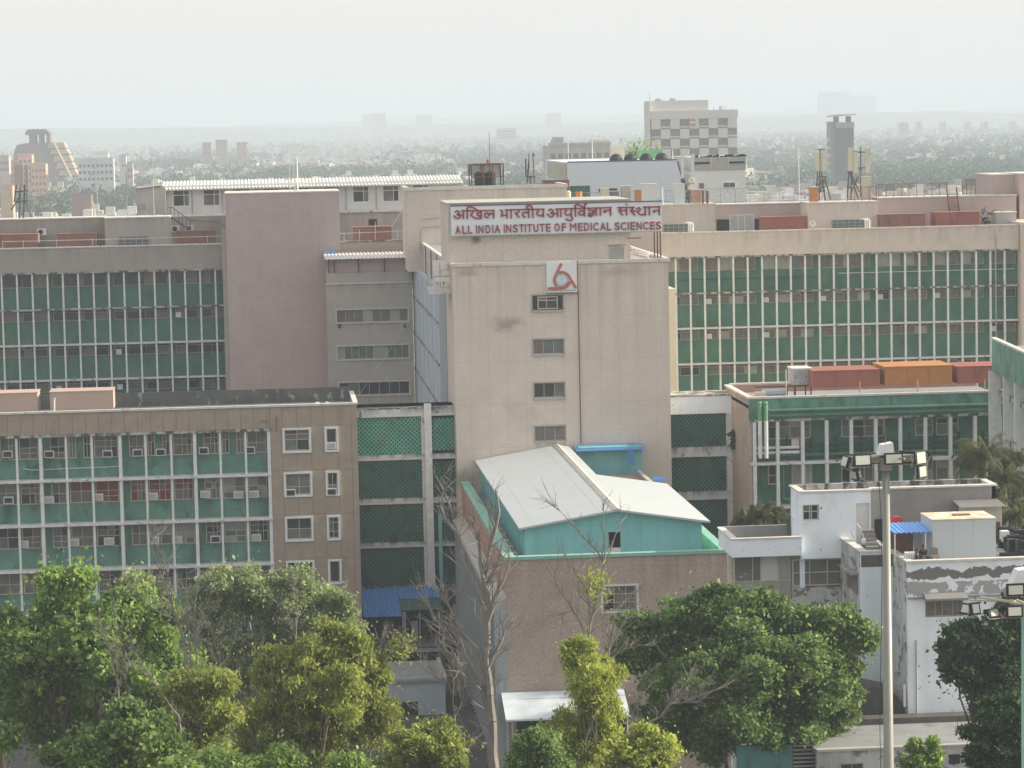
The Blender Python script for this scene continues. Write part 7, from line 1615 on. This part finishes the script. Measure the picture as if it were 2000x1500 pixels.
# ================================================================ the lamp masts
def flood(t, c, yaw, tilt, w=.95, h=.62, face=True):
    if w > .7: w *= .8; h *= .82
    R = Matrix.Rotation(yaw, 3, 'Z') @ Matrix.Rotation(tilt, 3, 'X'); c = Vector(c)
    def bx(sx, sy, sz, off):
        m = MB(); n = 0
        for q in ((-1,-1,-1),(1,-1,-1),(1,1,-1),(-1,1,-1),(-1,-1,1),(1,-1,1),(1,1,1),(-1,1,1)): m.v.append(tuple(c+R@(Vector((q[0]*sx/2, q[1]*sy/2, q[2]*sz/2))+Vector(off))))
        for q in ((0,3,2,1),(4,5,6,7),(0,1,5,4),(1,2,6,5),(2,3,7,6),(3,0,4,7)): m.f.append(q); m.m.append(0)
        return m
    f = bx(w, .10, h, (0, 0, 0)).build('floodlight', mt['rust'] if False else mt['black'], t)
    bx(w-.14, .02, h-.14, (0, -.065, 0)).build('lens', mt['lens'], f)
    bx(w*.55, .16, h*.6, (0, .13, 0)).build('heat_sink', mt['metal'], f)
    m = MB()
    for s in (-1, 1): m.tube(c+R@Vector((s*w*.52, .05, 0)), c+R@Vector((s*w*.52, .22, -h*.55)), .02, .02, 4)
    m.tube(c+R@Vector((-w*.52, .22, -h*.55)), c+R@Vector((w*.52, .22, -h*.55)), .02, .02, 4); m.build('bracket', mt['metal'], f)
d = 120
LM = thing('lamp_mast', 'tall galvanised lamp mast with a ring of floodlights in front of the white building', 'lamp mast', (PX(1741, 1490, d), d, 0))
p1, p0 = W(1730, 905, d), W(1742, 1500, d); base = Vector((p1.x+.25, d, 0))
# the mast leans a hair, as in the picture
MB().tube((p1.x, d, 0), p1, .30, .145, 20).build('pole', mt['pole'], LM, smooth=True)
MB().tube((p1.x, d, 0), (p1.x, d, .3), .5, .5, 12).build('base_plate', mt['metal'], LM)
s = d/F_PX; hc = W(1729, 893, d)
m = MB(); m.prism([(p1.x-14*s, W(0, 882, d).z-(W(0,882,d).z-hc.z)+.0), (p1.x-14*s, hc.z-.02), (p1.x+13*s, hc.z-.02), (p1.x+9*s, hc.z-.55), (p1.x-9*s, hc.z-.55)], d-.25, d+.25) if False else m.box(p1.x-.22, p1.x+.22, d-.22, d+.22, hc.z-.55, hc.z+.0)
m.build('collar', mt['pole'], LM)
m = MB(); zc = hc.z+.12; k = [(-.33, 0), (.33, 0), (.27, .5), (-.2, .42)]
m.prism([(p1.x+a-.02, zc+b) for a, b in k], d-.3, d+.3); m.build('winch_hood', mt['wframe'], LM)
MB().tube((p1.x, d, zc+.3), (p1.x-.05, d, W(1728, 810, d).z), .025, .012, 5).build('lightning_rod', mt['rust'], LM)
m = MB(); n = 16; rr = 1.25; zr_ = hc.z+.02
m.tube((p1.x-1.55, d-.05, zr_), (p1.x+1.7, d+.1, zr_+.02), .05, .05, 6); m.tube((p1.x-.25, d-.3, zr_-.05), (p1.x+.0, d+1.2, zr_), .045, .045, 6); m.tube((p1.x, d, zr_-.05), (p1.x+.6, d-.9, zr_), .045, .045, 6)
m.build('arm', mt['pole'], LM)
m = MB(); m.tube((p1.x-.95, d-.06, zr_), (p1.x-.28, d-.04, zr_+.06), .075, .075, 8); m.build('arm_sleeve', mt['louvre'], LM)
def fw(px, py, dd=0): return W(px, py, d+dd)
flood(LM, fw(1684, 899, -.4), rad(10), rad(-8), .95, .62)
flood(LM, fw(1745, 896, -.6), rad(3), rad(-4), .98, .6)
flood(LM, fw(1797, 894, -.2), rad(38), rad(-6), .85, .72)
flood(LM, fw(1665, 899, .3), rad(-55), rad(-10), .9, .6)
flood(LM, fw(1652, 902, .0), rad(-82), rad(-18), .9, .62)
flood(LM, fw(1669, 927, -.2), rad(-75), rad(10), .8, .55)
flood(LM, fw(1800, 921, .0), rad(42), rad(-4), .75, .68)
flood(LM, fw(1774, 892, .5), rad(150), rad(-10), .95, .6)
flood(LM, fw(1708, 895, .6), rad(190), rad(-10), .9, .55)
flood(LM, fw(1810, 889, .6), rad(110), rad(-10), .8, .5)
m = MB(); pts = [Vector((p1.x-.35, d-.1, zr_-.3))]+[Vector((p1.x-.33+.08*math.sin(i*.9), d-.25, zr_-.3-i*2.2)) for i in range(1, 12)]; m.path(pts, .016, 4); m.build('hanging_rope', mt['black'], LM)
# second mast
d = 104
L2 = thing('lamp_mast', 'lamp mast cut by the right edge with floodlights around a domed hood', 'lamp mast', (PX(2004, 1200, d), d, 0))
px_ = PX(2003, 1180, d); zt = PZ(2000, 1175, d)
MB().tube((px_, d, 0), (px_, d, zt), .3, .15, 20).build('pole', mt['teal_cap'], L2, smooth=True)
m = MB(); a, b = W(1971, 1142, d), W(1985, 1112, d)
m.prism([(a.x, a.z), (b.x, b.z), (b.x+1.0, b.z+.1), (b.x+1.2, a.z)], d-.3, d+.35); m.build('winch_hood', mt['wframe'], L2)
def fw(px, py, dd=0): return W(px, py, d+dd)
m = MB(); m.tube(fw(1915, 1166), fw(1972, 1175), .05, .06, 8); m.tube(fw(1985, 1172, -.3), fw(2012, 1182, -.5), .05, .05, 8); m.tube(fw(1972, 1175), fw(2005, 1180), .09, .09, 8); m.build('arm', mt['louvre'], L2)
m = MB(); m.tube(fw(1895, 1172, .4), fw(1990, 1176, .2), .03, .03, 6); m.build('ring_rail', mt['metal'], L2)
flood(L2, fw(1983, 1152, -.5), rad(2), rad(-3), .66, .46); flood(L2, fw(1981, 1194, -.5), rad(5), rad(-5), .62, .44)
flood(L2, fw(1904, 1189, -.2), rad(25), rad(-14), .42, .46); flood(L2, fw(1937, 1200, .1), rad(200), rad(25), .58, .4); flood(L2, fw(1888, 1190, .2), rad(-60), rad(-25), .5, .42)

# ================================================================ things on the white building's terrace
zf2 = zf
t = thing('terrace_shed', 'pale blue boxy shed with a weathered cream roof on the terrace', 'shed', (PX(1880, 1050, 168), 168, zf2))
a, b, z1 = PX(1822, 1050, 168), PX(1945, 1050, 168), PZ(1884, 1015, 168)
MB().box(a, b, 168, 171.1, zf2, z1).build('wall', mt['shed'], t); MB().box(a-.04, b+.04, 167.96, 171.15, z1, z1+.06).build('roof', mat('cream_weathered_roof', (.62, .50, .36), var=.2, stains=[((.7,.68,.6), 1.2, .5, .05, 1, .7), ((.2,.15,.12), 1.3, .7, .05, 1, .7)]), t)
MB().box((a+b)/2-.3, (a+b)/2+.7, 169.3, 169.8, z1+.06, z1+.12).build('hatch', mt['rust'], t)
for q in np.arange(a+1.2, b-.3, 1.2): MB().box(q-.01, q+.01, 167.985, 167.998, zf2, z1).build('panel_joint', mt['shed'], t)
t = thing('blue_canopy', 'small blue corrugated canopy on white posts left of the terrace shed', 'canopy', (PX(1775, 1060, 169), 169, zf2))
a2, b2 = PX(1745, 1035, 168.2), a-.02; zc0, zc1 = PZ(1775, 1040, 168.2), PZ(1770, 1021, 171)
corr(a2, b2, 168.2, zc0, 171.2, zc1, mat('bright_blue_sheet', (.13, .36, .78), rough=.45), t, 8, amp=.035)
for q, y in ((a2+.1, 168.3), (a2+.1, 171), (b2-.35, 168.3), (b2-.35, 171)): MB().box(q-.035, q+.035, y-.035, y+.035, zf2, zc0-.05).build('post', mt['wframe'], t)
MB().box(a2+.2, b2-.4, 171.3, 171.4, zf2, zc1-.3).build('back_panel', mt['redgrey'], t); MB().box(b2-.6, b2-.1, 170.2, 170.25, zf2, zf2+1.4).build('pale_door', mt['panelb'], t)
p = W(1752, 1018, 174); t = thing('red_roof_tank', 'round red tank peeping over the blue canopy', 'water tank', (p.x, 174, zf2)); m = MB(); m.tube((p.x, 174.6, p.z-.1), (p.x, 173.8, p.z-.1), .38, .38, 16); m.build('tank', mat('red_plastic', (.5, .05, .05), rough=.4), t); MB().box(p.x-.08, p.x+.08, 173.75, 173.8, p.z-.25, p.z-.05).build('cap', mt['white'], t); MB().tube((p.x, 174.3, zf2), (p.x, 174.3, p.z-.4), .08).build('stand', mt['metal'], t)
p = W(1778, 1090, 166.9); t = thing('outdoor_unit', 'white outdoor unit standing on the terrace edge beside the seated people', 'air conditioner', (p.x, 166.9, zf2)); MB().box(p.x-.28, p.x+.28, 166.9, 167.3, zf2, zf2+.72).build('casing', mt['wframe'], t)
for k in range(4): MB().box(p.x-.22+k*.13, p.x-.16+k*.13, 166.88, 166.898, zf2+.06, zf2+.62).build('louvre', mt['metal'], t)
t = thing('corrugated_awning', 'grey corrugated awning over a cream lean-to at the end of the cement wall', 'awning', (PX(1915, 1000, 175), 175, zf2))
corr(PX(1875, 990, 174.4), PX(1964, 985, 174.4), 174.2, PZ(1920, 989, 174.4), 176.4, PZ(1915, 975, 176.4), mt['concrete'], t, 20, amp=.03); MB().box(PX(1882, 1000, 175), PX(1957, 1000, 175), 175, 176.3, zf2, PZ(1920, 991, 175)).build('wall', mt['cream'], t)
MB().box(PX(1945, 1040, 174.9), PX(1953, 1040, 174.9), 174.85, 174.99, zf2, PZ(1949, 1019, 174.9)).build('dark_door', mt['rust'], t)
t = thing('terrace_steps', 'concrete steps before the dirty white door', 'steps', (PX(1700, 1060, 174), 174, zf2))
for i in range(5): MB().box(PX(1688, 1050, 174), PX(1712, 1050, 174), 173.2+i*.35, 173.6+i*.35, zf2, zf2+.2+i*.2).build('step', mt['cement'], t)
m = MB(); m.path([W(1672, 1022, 173), W(1680, 1032, 173), W(1690, 1058, 172.5)], .04, 5); m.path([W(1676, 1020, 173.4), W(1685, 1048, 173)], .035, 5); m.path([W(1662, 1036, 172), W(1668, 1050, 172)], .04, 5); tag(m.build('handrail', mt['metal']), 'bent metal handrails by the steps before the white door', 'handrail')
tag(MB().box(PX(1712, 1050, 175.9), PX(1728, 1050, 175.9), 176.35, 176.45, zf2, PZ(1720, 1016, 175.9)).build('dark_doorway', mt['dark']), 'dark doorway in the cement wall behind the lamp mast', 'doorway')
p = W(1687, 1057, 171.2); m = MB(); m.sphere((p.x, 171.2, p.z), .16, .16, .2); tag(m.build('metal_pot', mt['galv']), 'round metal pot on the terrace edge before the steps', 'pot')
tj = thing('terrace_junk', 'dark heap of junk right of the terrace shed', 'junk', (PX(1975, 1088, 170), 170, zf2)); m = MB(); r = random.Random(3)
for i in range(40): q = W(r.uniform(1950, 2000), 1088, 0+r.uniform(168, 175)); m.box(q.x, q.x+r.uniform(.1, 1.2), q.y, q.y+r.uniform(.1, .6), zf2, zf2+r.uniform(.1, 1.1))
m.build('scrap', mt['black'], tj, kind='stuff')
tag(MB().box(PX(1957, 1050, 172), PX(1972, 1050, 172), 172, 172.6, zf2+.4, PZ(1962, 1038, 172)).build('white_box', mt['white']), 'small white box on the junk right of the terrace shed', 'box')
# plastic chair
p = W(1826, 1090, 167.2); t = thing('plastic_chair', 'grey brown plastic chair against the terrace shed', 'chair', (p.x, 167.2, zf2)); cm = mat('brown_plastic', (.22, .2, .17), rough=.5)
MB().box(p.x-.24, p.x+.24, 167.0, 167.45, zf2+.40, zf2+.44).build('seat', cm, t); m = MB(); m.box(p.x-.24, p.x+.24, 167.45, 167.49, zf2+.44, zf2+.8); m.prism([(p.x-.24, zf2+.8), (p.x+.24, zf2+.8), (p.x+.14, zf2+.88), (p.x-.14, zf2+.88)], 167.45, 167.49); m.build('backrest', cm, t)
for sx in (-.2, .2):
    for sy in (167.03, 167.42): MB().tube((p.x+sx, sy, zf2), (p.x+sx, sy, zf2+.4), .025, .025, 6).build('leg', cm, t)
# seated people: one skinned body each, clothes and hair as children
def person(label, px, y, rz, seed, h=1.0):
    p = W(px, 1090, y); x0 = p.x; base = Vector((x0, y, zf2))
    J = {'pelvis': (0, 0, .20, .15), 'waist': (0, .02, .36, .13), 'chest': (0, -.02, .55, .15), 'neck': (0, -.05, .70, .055), 'head': (0, -.08, .80, .085), 'crown': (0, -.07, .90, .075),
         'shL': (-.17, -.03, .63, .06), 'elL': (-.22, -.16, .42, .042), 'waL': (-.12, -.36, .40, .03), 'haL': (-.09, -.43, .39, .03), 'shR': (.17, -.03, .63, .06), 'elR': (.23, -.15, .42, .042), 'waR': (.12, -.36, .38, .03), 'haR': (.09, -.43, .37, .03),
         'hiL': (-.1, -.04, .18, .1), 'knL': (-.14, -.42, .42, .07), 'anL': (-.12, -.46, .06, .045), 'toL': (-.12, -.62, .03, .035), 'hiR': (.1, -.04, .18, .1), 'knR': (.15, -.40, .42, .07), 'anR': (.13, -.46, .06, .045), 'toR': (.14, -.62, .03, .035)}
    E = [('pelvis','waist'),('waist','chest'),('chest','neck'),('neck','head'),('head','crown'),('chest','shL'),('shL','elL'),('elL','waL'),('waL','haL'),('chest','shR'),('shR','elR'),('elR','waR'),('waR','haR'),('pelvis','hiL'),('hiL','knL'),('knL','anL'),('anL','toL'),('pelvis','hiR'),('hiR','knR'),('knR','anR'),('anR','toR')]
    R = Matrix.Rotation(rz, 3, 'Z'); ks = list(J)
    def skin(keys, edges, fat, name, material):
        me = bpy.data.meshes.new(name); me.from_pydata([tuple(R@Vector(J[k][:3])*h) for k in keys], [(keys.index(a), keys.index(b)) for a, b in edges], [])
        o = bpy.data.objects.new(name, me); COL.objects.link(o); md = o.modifiers.new('skin', 'SKIN')
        for i, k in enumerate(keys): r_ = J[k][3]*fat*h; me.skin_vertices[0].data[i].radius = (r_, r_)
        me.skin_vertices[0].data[0].use_root = True
        sb = o.modifiers.new('sub', 'SUBSURF'); sb.levels = 1; sb.render_levels = 2; me.materials.append(material); return o
    body = None
    me = bpy.data.meshes.new('person'); tmp = skin(ks, E, 1.0, 'person', mt['skin']); tmp.location = base; WL[tmp.name] = base; tag(tmp, label, 'person')
    ck = ['waist', 'pelvis', 'chest', 'shL', 'elL', 'shR', 'elR']; sh = skin(ck, [('pelvis','waist'),('waist','chest'),('chest','shL'),('shL','elL'),('chest','shR'),('shR','elR')], 1.14, 'shirt', mt['cloth']); sh.parent = tmp
    lk = ['pelvis', 'hiL', 'knL', 'anL', 'hiR', 'knR', 'anR']; tr = skin(lk, [('pelvis','hiL'),('hiL','knL'),('knL','anL'),('pelvis','hiR'),('hiR','knR'),('knR','anR')], 1.16, 'trousers', mt['black']); tr.parent = tmp
    m = MB(); hd = R@Vector((0, -.055, .865))*h; m.sphere(hd, .1*h, .105*h, .1*h, 10, 6, -10, 90); hm = m.mesh('hair', [mt['black']]); ho = bpy.data.objects.new('hair', hm); COL.objects.link(ho); ho.parent = tmp
    m = MB(); fc = R@Vector((0, -.165, .80))*h
    for s_ in (-1, 1): e = R@Vector((s_*.03, -.158, .815))*h; m.sphere(e, .009, .009, .007, 6, 4)
    m.sphere(fc, .011, .02, .018, 6, 4); me2 = m.mesh('face_features', [mt['black']]); fo = bpy.data.objects.new('face_features', me2); COL.objects.link(fo); fo.parent = tmp
    return tmp
person('person in dark clothes seated on the terrace floor, nearer the white outdoor unit', 1790, 167.0, rad(55), 1, 1.0)
person('person in dark clothes seated against the terrace shed beside the plastic chair', 1805, 167.4, rad(-50), 2, 1.18)
